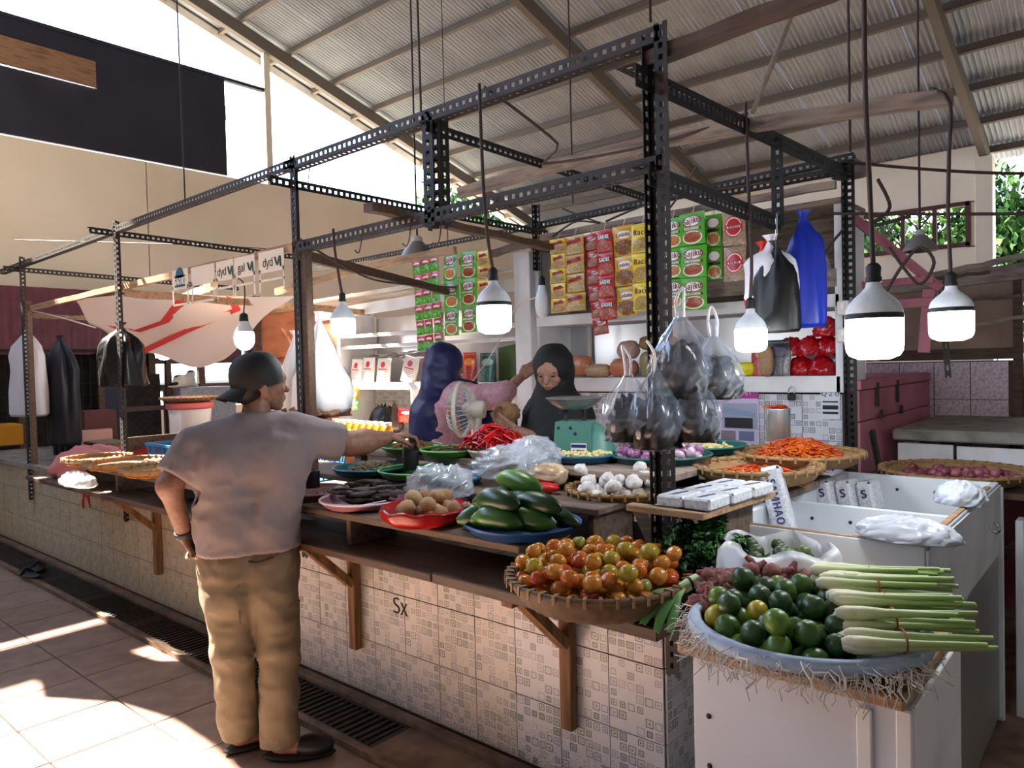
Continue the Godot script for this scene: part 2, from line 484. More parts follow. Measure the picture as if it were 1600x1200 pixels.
	obj("purlin_end", MB.new().strip(Vector3(-11.62, roof_y(-14.7) + .02, -14.7), Vector3(-11.62, roof_y(zr) + .02, zr), .12, .02), M.off_white, wl)

# ---------------------------------------------------------------- counter
func tile_image(kind: int, splash := false) -> ImageTexture:                     # printed ceramic: loose rows of small outlined squares
	var im := Image.create(240, 300, false, Image.FORMAT_RGB8)
	var base: Color = [Color(.80, .80, .83), Color(.80, .78, .76), Color(.77, .71, .60)][kind]
	im.fill(base)
	var cols := [Color(.24, .31, .20), Color(.30, .36, .52), Color(.40, .39, .43), Color(.56, .50, .58), Color(.46, .41, .38), Color(.20, .28, .19), Color(.40, .48, .62), Color(.60, .58, .60)]
	for r in 7:
		for c in 6:
			if rng.randf() < [.30, .36, .42][kind]: continue
			var col: Color = cols[rng.randi() % 8]
			col = col.lerp(base, [.0, .2, .38][kind])
			var s := 26 + (rng.randi() % 3) * 4
			var x := c * 40 + 20 - s / 2
			var y := r * 43 + 20 - s / 2
			im.fill_rect(Rect2i(x, y, s, s), col)
			im.fill_rect(Rect2i(x + 3, y + 3, s - 6, s - 6), base.lerp(col, [.05, .35, .15][rng.randi() % 3]))
			if rng.randf() < .6: im.fill_rect(Rect2i(x + s / 2 - 4, y + s / 2 - 4, 8, 8), col.lerp(base, .3))
	# grime: specks and run marks
	for k in [30, 120, 260][kind]:
		var d: Color = Color(.45, .38, .28).lerp(base, rng.randf_range(.3, .8))
		im.fill_rect(Rect2i(rng.randi() % 238, rng.randi() % 296, 1 + rng.randi() % 3, 1 + rng.randi() % (3 + kind * 4)), d)
	if splash:                                                # mud splashes and mould specks along the foot of the wall
		for k in 1500:
			var y := 299 - int(pow(rng.randf(), 2.2) * 200)
			var d: Color = Color(.34, .27, .19).lerp(base, rng.randf_range(.15, .75))
			im.fill_rect(Rect2i(rng.randi() % 236, y, 1 + rng.randi() % 4, 1 + rng.randi() % 4), d)
	return ImageTexture.create_from_image(im)

func wall_tile_mesh(m: Material, w := .208, h := .248) -> ArrayMesh:
	var mb := MB.new()
	mb.quad(Vector3(-w / 2, -h / 2, .004), Vector3(w / 2, -h / 2, .004), Vector3(w / 2, h / 2, .004), Vector3(-w / 2, h / 2, .004))
	var k := mb.v.size()
	mb.box(Vector3(0, 0, .0005), Vector3(w, h, .0068))
	for j in range(k, mb.u.size()): mb.u[j] = Vector2(.01, .01)
	return mb.mesh(m)

func build_counter() -> void:
	var ct := thing("market_counter", "long tiled masonry market counter with a projecting wooden shelf", "counter")
	obj("base", MB.new().box(Vector3(-5.2, .38, -2.46), Vector3(8.0, .76, .70)), M.grout, ct)
	M.tile = []
	var tmesh := []
	for k in 3:
		for rep in 2:
			var m := mat(Color.WHITE, .3)
			m.albedo_texture = tile_image(k)
			tmesh.append(wall_tile_mesh(m))
	M.tile = tmesh
	var foot := []
	for k in 3:
		for rep in 2:
			var m := mat(Color.WHITE, .4)
			m.albedo_texture = tile_image(k, true)
			foot.append(wall_tile_mesh(m))
	var w := .212
	for i in 38:
		var x := -1.20 - w * (i + .5)
		for r in 3:
			var kind := 0 if x > -1.9 else (1 if x > -3.3 else 2)
			var o := obj("wall_tile", (foot if r == 0 else tmesh)[kind * 2 + rng.randi() % 2], null, ct, Vector3(x, .045 + .252 * r + .126, -2.106 + rng.randf_range(-.0008, .0008)))
			o.scale.y = 1.0 if r < 2 else .88
			if r == 2: o.position.y -= .014
	for j in 3:                                                  # end face, turned towards +x
		for r in 3:
			var o := obj("wall_tile", tmesh[j % 2], null, ct, Vector3(-1.196, .045 + .252 * r + .126 - (.014 if r == 2 else 0.0), -2.215 - .212 * j))
			o.rotation.y = PI / 2
			o.scale.y = 1.0 if r < 2 else .88
	# painted marks on the tiles
	var red := mat(Color(.72, .12, .2), .6)
	var mark := MB.new()
	for s in [[-6.18, .60, -6.12, .72], [-6.12, .72, -6.05, .56], [-6.17, .62, -6.06, .64], [-6.19, .53, -6.17, .62]]:
		mark.tube([Vector3(s[0], s[1], -2.098), Vector3((s[0] + s[2]) * .5, (s[1] + s[3]) * .5 + .01, -2.098), Vector3(s[2], s[3], -2.098)], [.004, .014, .006], 6)
	obj("paint_mark", mark, red, ct)
	text("scribble", "Sx", .10, Vector3(-2.50, .50, -2.1005), Basis(), M.ink, ct)
	# shelf boards on brackets
	obj("shelf_board", MB.new().cbox(Vector3(-4.0, .825, -1.81), Vector3(4.26, .03, .20), .004), M.wood_dark, ct)
	obj("shelf_board", MB.new().cbox(Vector3(-4.0, .825, -2.02), Vector3(4.26, .03, .20), .004), M.wood_dark, ct)
	obj("shelf_board", MB.new().cbox(Vector3(-3.2, .825, -2.48), Vector3(4.1, .03, .70), .004), M.wood_dark, ct)
	obj("shelf_board", MB.new().cbox(Vector3(-1.42, .828, -1.86), Vector3(.88, .036, .32), .004, Basis(Vector3.UP, -.015)), M.wood_dark, ct)
	obj("shelf_board", MB.new().cbox(Vector3(-1.42, .825, -2.05), Vector3(.88, .03, .10), .004), M.wood_dark, ct)
	obj("counter_top", MB.new().cbox(Vector3(-7.2, .78, -2.42), Vector3(3.6, .04, .74), .004), M.concrete, ct)
	for x in [-4.87, -2.80, -1.57]:
		var br := obj("bracket", MB.new().cbox(Vector3(x, .53, -2.08), Vector3(.05, .56, .04), .003), M.wood_up, ct)
		obj("bracket_arm", MB.new().cbox(Vector3(x, .79, -1.93), Vector3(.05, .04, .34), .003), M.wood_up, br)
		obj("bracket_brace", MB.new().strip(Vector3(x, .56, -2.06), Vector3(x, .775, -1.83), .045, .035, Vector3.RIGHT), M.wood_up, br)
	# first display step
	var t1 := thing("display_step", "low wooden display step along the counter's front edge", "shelf")
	obj("step_board", MB.new().cbox(Vector3(-3.41, .962, -1.91), Vector3(3.78, .026, .28), .004), M.wood, t1)
	for x in [-1.535, -2.45, -3.3, -4.1, -4.75, -5.25]:
		obj("step_support", MB.new().cbox(Vector3(x, .895, -1.92), Vector3(.025, .108, .24), .003), M.wood, t1)
	var t2 := thing("display_step", "second wooden display step behind the counter posts", "shelf")
	obj("step_board", MB.new().cbox(Vector3(-2.55, 1.03, -2.26), Vector3(2.2, .026, .30), .004), M.wood, t2)
	obj("step_board", MB.new().cbox(Vector3(-1.72, 1.0, -2.52), Vector3(.9, .026, .26), .004), M.wood, t2)
	for x in [-1.5, -2.1, -2.9, -3.6]:
		obj("step_support", MB.new().cbox(Vector3(x, .928, -2.27), Vector3(.025, .176, .26), .003), M.wood, t2)
	var t3 := thing("display_table", "rough wooden back step carrying the rear row of trays", "table")
	obj("step_board", MB.new().cbox(Vector3(-2.3, 1.11, -2.58), Vector3(1.9, .03, .34), .004), M.wood_grey, t3)
	obj("step_board", MB.new().cbox(Vector3(-1.56, 1.015, -3.05), Vector3(1.0, .03, .60), .004), M.wood_grey, t3)
	for q in [[-1.25, -2.86], [-1.25, -3.18], [-2.0, -3.18], [-3.2, -2.7], [-3.2, -2.45]]:
		obj("leg", MB.new().cbox(Vector3(q[0], .50 if q[1] < -2.83 else .967, q[1]), Vector3(.05, 1.0 if q[1] < -2.83 else .25, .05), .003), M.wood_grey, t3)
	# small plank that carries wrapped blocks beside the end post
	var pl := thing("plank_ledge", "short pale plank ledge beside the corner post", "shelf", Vector3(-1.04, 1.10, -2.22))
	obj("board", MB.new().cbox(Vector3(-.01, 0, .03), Vector3(.19, .022, .46), .003, Basis(Vector3.UP, -.06)), M.wood_pale, pl)
	obj("front_lip", MB.new().cbox(Vector3(-.06, .0, .255), Vector3(.26, .022, .04), .003), M.wood_pale, pl)
	obj("support", MB.new().cbox(Vector3(.0, -.151, -.02), Vector3(.10, .28, .2), .003), M.wood, pl)
	obj("brace", MB.new().strip(Vector3(-.24, -.04, .1), Vector3(-.16, -.2, .1), .05, .03), M.wood, pl)

# ---------------------------------------------------------------- slotted steel frame over the stall
func rope(path: Array, r := .004, sides := 6, n := 6) -> MB:         # smooth cable through points
	var c := Curve3D.new()
	for j in path.size():
		var t := Vector3.ZERO
		if j > 0 and j < path.size() - 1: t = (path[j + 1] - path[j - 1]) * .18
		c.add_point(path[j], -t, t)
	var pts := []
	var steps := n * (path.size() - 1)
	for k in steps + 1: pts.append(c.sample_baked(c.get_baked_length() * k / steps, true))
	return MB.new().tube(pts, r, sides)

func timber(a: Vector3, b: Vector3, w: float, t: float, bow := .02, seed_ := 1) -> MB:   # rough sawn pole, a little bent
	var rows := []
	var f := FastNoiseLite.new()
	f.seed = seed_; f.frequency = 1.3
	var d := (b - a).normalized()
	var up := (Vector3.UP - d * d.y).normalized()
	var sd := d.cross(up)
	var k := 14
	for i in k + 1:
		var s := float(i) / k
		var c := a.lerp(b, s) + up * (bow * sin(PI * s) + .012 * f.get_noise_1d(s * 9)) + sd * .012 * f.get_noise_1d(s * 9 + 50)
		var ww := w * (1 + .16 * f.get_noise_1d(s * 14 + 9)) * .5
		var tt := t * .5
		var ring := [c - up * ww - sd * tt, c - up * ww + sd * tt, c + up * ww + sd * tt, c + up * ww - sd * tt]
		if i == 0: rows.append([c, c, c, c])
		rows.append(ring)
		if i == k: rows.append([c, c, c, c])
	var mb := MB.new()
	for i in rows.size() - 1:                                            # flat faces
		for s in 4:
			mb.quad(rows[i][s], rows[i][(s + 1) % 4], rows[i + 1][(s + 1) % 4], rows[i + 1][s])
	return mb

func build_frame() -> void:
	var fr := thing("stall_frame", "dark slotted steel angle frame standing over the produce stall", "frame")
	var Z0 := -2.07
	for p in [[-1.17, .55, 2.60], [-3.2, .62, 2.60], [-5.36, .54, 2.60], [-7.36, .49, 2.58]]:
		obj("post", MB.new().angle(Vector3(p[0], p[1], Z0), Vector3(p[0], p[2], Z0), Vector3.RIGHT, Vector3.FORWARD, .045), M.steel, fr)
	obj("post", MB.new().angle(Vector3(-1.215, .8, Z0 - .045), Vector3(-1.215, 2.58, Z0 - .045), Vector3.RIGHT, Vector3.BACK, .045), M.steel, fr)
	obj("hanging_post", MB.new().angle(Vector3(-2.24, 2.12, Z0), Vector3(-2.24, 2.57, Z0), Vector3.RIGHT, Vector3.FORWARD, .06, .045).angle(Vector3(-2.16, 2.12, Z0 - .02), Vector3(-2.16, 2.57, Z0 - .02), Vector3.LEFT, Vector3.FORWARD, .05, .045), M.black_steel, fr)
	obj("hanging_post", MB.new().angle(Vector3(-1.2, 2.10, -3.08), Vector3(-1.2, 2.46, -3.08), Vector3.RIGHT, Vector3.FORWARD, .05), M.black_steel, fr)
	obj("post", MB.new().angle(Vector3(-1.2, .02, -4.06), Vector3(-1.2, 2.56, -4.06), Vector3.RIGHT, Vector3.BACK, .05), M.black_steel, fr)
	obj("post", MB.new().angle(Vector3(-3.24, 2.2, -4.04), Vector3(-3.24, 2.66, -4.04), Vector3.RIGHT, Vector3.BACK, .04), M.black_steel, fr)
	# beams along the counter
	obj("beam", MB.new().angle(Vector3(-3.25, 2.535, Z0), Vector3(-1.15, 2.545, Z0), Vector3.UP, Vector3.FORWARD, .05), M.steel, fr)
	obj("beam", MB.new().angle(Vector3(-7.9, 2.49, Z0), Vector3(-3.18, 2.545, Z0), Vector3.UP, Vector3.FORWARD, .042), M.steel, fr)
	obj("beam", MB.new().angle(Vector3(-3.2, 2.13, Z0), Vector3(-1.15, 2.145, Z0), Vector3.UP, Vector3.FORWARD, .05), M.steel, fr)
	# beams across the stall
	obj("beam", MB.new().angle(Vector3(-1.185, 2.46, -1.98), Vector3(-1.185, 2.53, -4.08), Vector3.DOWN, Vector3.LEFT, .07), M.black_steel, fr)
	obj("beam", MB.new().angle(Vector3(-1.185, 2.17, -2.05), Vector3(-1.185, 2.15, -3.14), Vector3.DOWN, Vector3.LEFT, .07), M.black_steel, fr)
	obj("beam", MB.new().angle(Vector3(-2.2, 2.54, -2.05), Vector3(-2.24, 2.53, -3.95), Vector3.DOWN, Vector3.LEFT, .045), M.black_steel, fr)
	obj("beam", MB.new().angle(Vector3(-3.2, 2.49, -1.96), Vector3(-3.2, 2.485, -4.12), Vector3.DOWN, Vector3.LEFT, .045), M.black_steel, fr)
	obj("beam", MB.new().angle(Vector3(-5.38, 2.545, -1.93), Vector3(-5.38, 2.50, -4.1), Vector3.DOWN, Vector3.LEFT, .042), M.black_steel, fr)
	obj("beam", MB.new().angle(Vector3(-7.38, 2.50, -1.96), Vector3(-7.38, 2.46, -4.1), Vector3.DOWN, Vector3.LEFT, .042), M.black_steel, fr)
	# back beams
	obj("beam", MB.new().angle(Vector3(-3.35, 2.49, -4.06), Vector3(-1.15, 2.55, -4.06), Vector3.UP, Vector3.BACK, .05), M.black_steel, fr)
	obj("beam", MB.new().angle(Vector3(-2.0, 2.47, -3.98), Vector3(-1.15, 2.48, -4.0), Vector3.UP, Vector3.BACK, .045), M.black_steel, fr)
	obj("beam", MB.new().angle(Vector3(-6.2, 2.47, -4.06), Vector3(-3.2, 2.50, -4.06), Vector3.UP, Vector3.BACK, .04), M.steel, fr)
	obj("beam", MB.new().strip(Vector3(-3.16, 2.12, Z0), Vector3(-4.0, 2.1, -4.0), .05, .03), M.wood_dark, fr)
	obj("timber_post", MB.new().cbox(Vector3(-3.13, 1.5, Z0 - .03), Vector3(.045, 1.35, .04), .003), M.wood_dark, fr)
	obj("timber_post", MB.new().cbox(Vector3(-7.27, 1.5, Z0 - .03), Vector3(.05, 1.4, .04), .003), M.wood, fr)
	# timber poles tied to it
	one("timber_pole", timber(Vector3(-1.22, 2.51, -2.11), Vector3(.1, 2.56, -2.12), .046, .045, .01, 2), M.wood_dark, "dark rough timber pole tied level with the post top", "pole")
	one("timber_pole", timber(Vector3(-2.78, 2.47, -2.83), Vector3(-.5, 2.41, -2.86), .052, .045, .05, 5), M.wood_grey, "long bowed timber pole across the stall's near end", "pole")
	one("timber_batten", timber(Vector3(-2.42, 2.21, -1.93), Vector3(-2.62, 2.22, -3.4), .035, .05, .0, 6), M.wood_dark, "thin dark batten lying under the short hanging post", "batten")
	one("timber_batten", timber(Vector3(-7.3, 2.14, -2.12), Vector3(-3.2, 2.17, -2.12), .04, .03, .0, 7), M.wood_pale, "pale front batten that carries the white banner frames", "batten")
	one("timber_batten", timber(Vector3(-5.4, 2.12, -2.15), Vector3(-5.3, 2.05, -4.2), .05, .03, .0, 8), M.wood_pale, "pale cross batten above the hanging white tarpaulin", "batten")
	one("timber_batten", timber(Vector3(-7.35, 2.08, -2.15), Vector3(-7.3, 2.06, -3.2), .04, .03, .0, 9), M.wood, "brown cross batten at the purple corrugated fascia", "batten")
	one("timber_batten", timber(Vector3(-5.2, 2.17, -3.2), Vector3(-3.3, 2.28, -3.3), .05, .03, .02, 10), M.wood_pale, "pale batten sloping above the orange plywood", "batten")
	one("timber_batten", timber(Vector3(-3.9, 2.33, -3.95), Vector3(-2.9, 2.40, -3.95), .05, .03, .0, 11), M.wood, "brown batten that carries the sachet strips near the white post", "batten")
	one("timber_batten", timber(Vector3(-3.1, 2.40, -3.92), Vector3(-1.2, 2.42, -3.92), .04, .03, .0, 13), M.wood_grey, "grey batten carrying the row of seasoning sachets", "batten")
	one("timber_batten", timber(Vector3(-6.4, 2.2, -3.0), Vector3(-5.6, 2.24, -2.9), .05, .05, .0, 12), M.wood_pale, "short pale timber end above the tarpaulin", "batten")
	# hooks and loose cables
	for h in [[-2.62, 2.13], [-3.0, 2.48], [-2.12, 2.10], [-2.3, 2.12]]:
		one("wire_hook", rope([Vector3(h[0], h[1] + .05, Z0 + .02), Vector3(h[0], h[1] - .03, Z0 + .03), Vector3(h[0] - .02, h[1] - .07, Z0 + .03), Vector3(h[0] - .045, h[1] - .055, Z0 + .03)], .0028), M.cord, {-2.62: "bent wire hook on the lower front beam, far side of the banded lamp", -3.0: "bent wire hook on the upper beam beside the tall middle post", -2.12: "bent wire hook under the short hanging post, near side", -2.3: "bent wire hook under the short hanging post, far side"}[h[0]], "hook", "bent wire hooks on the frame")
	var cords := [
		[[Vector3(-1.9, 2.6, -2.08), Vector3(-1.95, 2.5, -2.6), Vector3(-2.16, 2.49, -2.75), Vector3(-1.6, 2.47, -2.8), Vector3(-1.2, 2.52, -2.85)], .006, "brown cable strung along the bowed timber pole"],
		[[Vector3(-2.9, 2.56, -3.9), Vector3(-2.3, 2.35, -3.9), Vector3(-1.9, 2.62, -3.8)], .006, "black cable drooping behind the sachet row near the corner post"],
		[[Vector3(-2.6, 2.44, -3.95), Vector3(-2.2, 2.52, -3.98), Vector3(-1.6, 2.50, -3.95), Vector3(-1.2, 2.5, -4.0)], .007, "dark cable lying along the back beam"],
		[[Vector3(-2.95, 2.38, -3.85), Vector3(-2.75, 2.45, -3.85), Vector3(-2.6, 2.42, -3.88)], .006, "short cable loop above the yellow sachets"],
		[[Vector3(-1.2, 2.55, -4.0), Vector3(-.6, 2.45, -4.4), Vector3(.2, 2.38, -4.8)], .008, "upper black mains cable running off to the open side"],
		[[Vector3(-1.3, 2.3, -4.0), Vector3(-.5, 2.19, -4.1), Vector3(.3, 2.1, -4.2)], .008, "lower black mains cable running off to the open side"],
		[[Vector3(-3.1, 2.18, -2.05), Vector3(-3.2, 2.08, -2.4), Vector3(-3.5, 2.07, -2.9), Vector3(-3.4, 2.06, -3.4)], .006, "dark cable sagging behind the tall middle post"],
		[[Vector3(-7.2, 2.7, -2.0), Vector3(-5.6, 2.55, -2.9), Vector3(-5.2, 2.5, -3.3)], .004, "thin black wire crossing the cream end wall"],
		[[Vector3(-1.16, 2.5, -2.8), Vector3(-.95, 2.7, -2.6), Vector3(-.78, 2.95, -2.5)], .011, "thick grey hose rising from the near cross beam"],
		[[Vector3(-1.2, 2.2, -4.02), Vector3(-1.27, 2.1, -3.98), Vector3(-1.3, 1.9, -3.98), Vector3(-1.28, 1.7, -4.0)], .008, "grey conduit hanging beside the dark back post"],
		[[Vector3(-1.05, 2.45, -4.1), Vector3(-1.0, 2.3, -4.12), Vector3(-1.08, 2.22, -4.1), Vector3(-.9, 2.24, -4.1)], .009, "tangled cable ends at the top of the pink prop"],
		[[Vector3(-1.0, 2.1, -4.1), Vector3(-.93, 1.98, -4.1), Vector3(-.86, 1.9, -4.1), Vector3(-.80, 2.0, -4.1), Vector3(-.86, 2.08, -4.1), Vector3(-.94, 2.0, -4.1), Vector3(-1.06, 1.8, -4.1)], .008, "coiled brown cable loop beside the pink prop"],
		[[Vector3(-3.12, 2.0, -3.88), Vector3(-3.26, 1.95, -3.85), Vector3(-3.4, 1.6, -3.7), Vector3(-3.55, 1.3, -3.5), Vector3(-3.7, 1.16, -3.4)], .005, "white flex running down past the white cabinet post"],
	]
	for c in cords:
		one("cable", rope(c[0], c[1]), M.wood_grey if "grey hose" in c[2] else (M.off_white if "white flex" in c[2] else M.cord), c[2], "cable")
	# thin wires from the roof
	for q in [[-2.2, -2.03, 2.57], [-1.17, -2.05, 2.6], [-4.3, -2.07, 2.56]]:
		one("hanger_wire", MB.new().tube([Vector3(q[0], q[2], q[1]), Vector3(q[0] - .02, roof_y(q[1]) + .05, q[1] + .02)], .0045, 5), M.cord, {-2.2: "thin hanger wire rising from the short hanging post", -1.17: "hanger wire rising from the corner post", -4.3: "hanger wire in front of the dark gable panel"}[q[0]], "wire")
	for q in [[-2.45, -4.3, 2.45], [-4.6, -4.2, 2.5]]:
		pass

# ---------------------------------------------------------------- white shelving unit behind the vendors
func pack(called: String, size: Vector3, m: Material, label: String, category: String, group: String, at: Vector3, turn := Vector3.ZERO, soft := .35) -> Node3D:
	var o := one(called, pillow(size, soft), m, label, category, group, at)
	o.rotation = turn
	return o
func pillow(s: Vector3, soft := .35, wav := .05) -> MB:                # a filled bag: flat seams left and right, full in the middle
	var rows := []
	var f := FastNoiseLite.new()
	f.seed = rng.randi() % 1000; f.frequency = 1.6
	var nx := 8
	var ny := 10
	for side in 1:
		for i in nx + 1:
			var row := []
			var a := float(i) / nx * 2 - 1
			for j in ny:
				var t := TAU * j / ny
				var cy := cos(t)
				var sz := sin(t)
				cy = sign(cy) * pow(abs(cy), .7); sz = sign(sz) * pow(abs(sz), .8)
				var full := pow(max(0.0, 1 - pow(abs(a), 3.0)), soft)
				var w := 1 + wav * f.get_noise_3d(a * 3, cy * 3, sz * 3) * 2.0
				row.append(Vector3(a * s.x * .5, cy * s.y * .5 * (.88 + .12 * full) * w, sz * s.z * .5 * max(full, .04) * w))
			rows.append(row)
	var mb := MB.new()
	var c0 := []
	var c1 := []
	for j in ny: c0.append(Vector3(-s.x * .5, 0, 0)); c1.append(Vector3(s.x * .5, 0, 0))
	rows.push_front(c0); rows.append(c1)
	mb.grid(rows, true)
	return mb
func flip_uv(mb: MB) -> MB: return mb

func build_cabinet() -> void:
	var cb := thing("shelf_cabinet", "wide white wooden shelving cabinet along the back of the stall", "cabinet")
	var zf := -4.1
	# right unit
	obj("shelf", MB.new().cbox(Vector3(-2.27, 1.405, zf - .19), Vector3(2.06, .09, .40), .004), M.white, cb)
	obj("shelf", MB.new().cbox(Vector3(-2.27, 1.85, zf - .19), Vector3(2.06, .07, .40), .004), M.white, cb)
	obj("back_panel", MB.new().box(Vector3(-2.27, 1.63, zf - .385), Vector3(2.06, .44, .01)), M.tin, cb)
	obj("back_panel", MB.new().box(Vector3(-2.27, 2.12, zf - .385), Vector3(2.06, .50, .01)), M.wood_grey, cb)
	obj("side", MB.new().cbox(Vector3(-1.245, 1.86, zf - .19), Vector3(.04, 1.0, .40), .004), M.white, cb)
	obj("top", MB.new().cbox(Vector3(-2.27, 2.37, zf - .19), Vector3(2.1, .03, .44), .004), M.wood_grey, cb)
	obj("slat", MB.new().cbox(Vector3(-1.75, 1.97, zf + .0), Vector3(1.0, .10, .02), .003), M.wood_grey, cb)
	obj("corner_post", MB.new().cbox(Vector3(-3.39, 1.2, zf + .0), Vector3(.15, 2.3, .10), .006), M.white, cb)
	obj("corner_side", MB.new().cbox(Vector3(-3.30, 1.65, zf - .2), Vector3(.03, 1.4, .38), .004), M.white, cb)
	obj("hinge_bracket", MB.new().box(Vector3(-3.1, 1.65, zf - .36), Vector3(.03, .38, .02)), M.off_white, cb)
	# left unit
	obj("side", MB.new().cbox(Vector3(-5.6, 1.45, zf - .17), Vector3(.05, 1.25, .40), .004), M.white, cb)
	obj("shelf", MB.new().cbox(Vector3(-4.54, 1.395, zf - .17), Vector3(2.1, .06, .40), .004), M.white, cb)
	obj("shelf", MB.new().cbox(Vector3(-4.54, .93, zf - .10), Vector3(2.1, .05, .50), .004), M.white, cb)
	obj("rail", MB.new().cbox(Vector3(-4.54, 1.74, zf), Vector3(2.1, .03, .03), .003), M.white, cb)
	obj("rail", MB.new().cbox(Vector3(-4.54, 1.84, zf), Vector3(2.1, .03, .03), .003), M.white, cb)
	obj("back_panel", MB.new().box(Vector3(-4.54, 1.72, zf - .36), Vector3(2.1, .6, .01)), M.tin, cb)
	obj("back_panel", MB.new().box(Vector3(-4.54, 1.16, zf - .36), Vector3(2.1, .46, .01)), M.off_white, cb)
	obj("divider", MB.new().cbox(Vector3(-4.62, 1.16, zf - .15), Vector3(.03, .42, .36), .003), M.white, cb)
	obj("top_board", MB.new().cbox(Vector3(-4.75, 2.10, zf - .05), Vector3(2.6, .10, .03), .003, Basis(Vector3.BACK, .03)), M.white, cb)
	obj("top_board", MB.new().cbox(Vector3(-4.75, 2.22, zf - .18), Vector3(2.8, .03, .40), .003, Basis(Vector3.BACK, .02)), M.off_white, cb)
	for x in [-5.54, -4.66]:
		obj("slotted_upright", _fl(Vector3(x, 1.43, zf - .34), Vector3(x, 2.05, zf - .34)), M.off_white, cb)
	# tiled half wall under the right unit
	var hw := thing("tiled_half_wall", "tiled low wall below the white shelving, behind the scale", "wall")
	obj("base", MB.new().box(Vector3(-2.27, .68, -4.2), Vector3(2.08, 1.34, .16)), M.grout, hw)
	for i in 10:
		for r in 5:
			if r < 3 and i > 8: continue
			obj("wall_tile", M.tile[(i + r) % 2], null, hw, Vector3(-1.24 - .212 * (i + .5), 1.35 - .252 * (r + .5), -4.117))
	for i in 5:
		for r in 2:
			obj("wall_tile", M.tile[(i + r) % 2 + 2], null, cb, Vector3(-5.46 + .212 * i, 1.24 - .252 * r, zf - .345))
	# poster on the tiles: print with two photographs of shop fronts
	var po := thing("poster", "purple shop poster with two grey photographs on the tiles", "poster", Vector3(-1.93, 1.22, -4.108))
	obj("sheet", MB.new().box(Vector3.ZERO, Vector3(.47, .36, .002)), mat(Color(.78, .74, .86), .5), po)
	obj("band", MB.new().box(Vector3(0, .14, .0015), Vector3(.47, .075, .002)), mat(Color(.62, .18, .52), .5), po)
	text("lettering", "BARU PLASTIK GAJAH", .052, Vector3(0, .14, .003), Basis().scaled(Vector3(.78, 1, 1)), mat(Color(.93, .70, .90), .5), po)
	for k in 2:
		var ph := obj("photograph", MB.new().box(Vector3(-.115 + .235 * k, .0, .0016), Vector3(.21, .15, .002)), mat(Color(.62, .64, .72), .5), po)
		obj("roof_band", MB.new().prism([Vector3(-.21 + .235 * k, .055, .003), Vector3(-.21 + .235 * k, .015, .003), Vector3(-.02 + .235 * k, -.005, .003), Vector3(-.02 + .235 * k, .02, .003)], Vector3(0, 0, .001)), mat([Color(.42, .44, .50), Color(.52, .60, .74)][k], .5), ph)
		obj("doorway", MB.new().box(Vector3(-.12 + .235 * k, -.04, .003), Vector3(.17, .06, .002)), mat(Color(.14, .14, .18), .5), ph)
	for k in 4:
		obj("thumbnail", MB.new().box(Vector3(-.17 + .11 * k, -.115, .0016), Vector3(.09, .055, .002)), mat([Color(.45, .50, .60), Color(.36, .44, .42), Color(.50, .46, .50), Color(.40, .46, .58)][k], .5), po)
	var stk := thing("notice", "small notice with a number two on the tiles", "notice", Vector3(-1.30, 1.30, -4.108))
	obj("sheet", MB.new().box(Vector3(0, .0, 0), Vector3(.10, .17, .002)), mat(Color(.80, .82, .86), .5), stk)
	text("lettering", "Q 2 o", .04, Vector3(0, .055, .002), Basis(), M.ink, stk)
	for k in 3: obj("bar", MB.new().box(Vector3(0, .01 - .03 * k, .002), Vector3(.08, [.008, .022, .012][k], .001)), M.ink, stk)
	var lk := thing("padlock", "grey padlock hanging below the white shelf", "padlock", Vector3(-1.495, 1.335, -4.075))
	obj("body", MB.new().cbox(Vector3.ZERO, Vector3(.042, .036, .018), .004), M.black_steel, lk)
	obj("shackle", rope([Vector3(-.014, .016, 0), Vector3(-.014, .045, 0), Vector3(0, .058, 0), Vector3(.014, .045, 0), Vector3(.014, .016, 0)], .0035), M.chrome, lk)
	for q in [[-1.17, 1.80, "upper white switch box on the dark back post"], [-1.17, 1.66, "lower white switch box on the dark back post"]]:
		var sb := thing("switch_box", q[2], "switch", Vector3(q[0] - .02, q[1], -3.99))
		obj("body", MB.new().cbox(Vector3.ZERO, Vector3(.06, .075, .035), .006), M.off_white, sb)
		obj("rocker", MB.new().cbox(Vector3(0, .01, .02), Vector3(.022, .03, .01), .002), M.white, sb)
func _fl(a: Vector3, b: Vector3) -> MB:
	var mb := MB.new()
	mb.flange(a, b, Vector3.RIGHT, .03)
	return mb

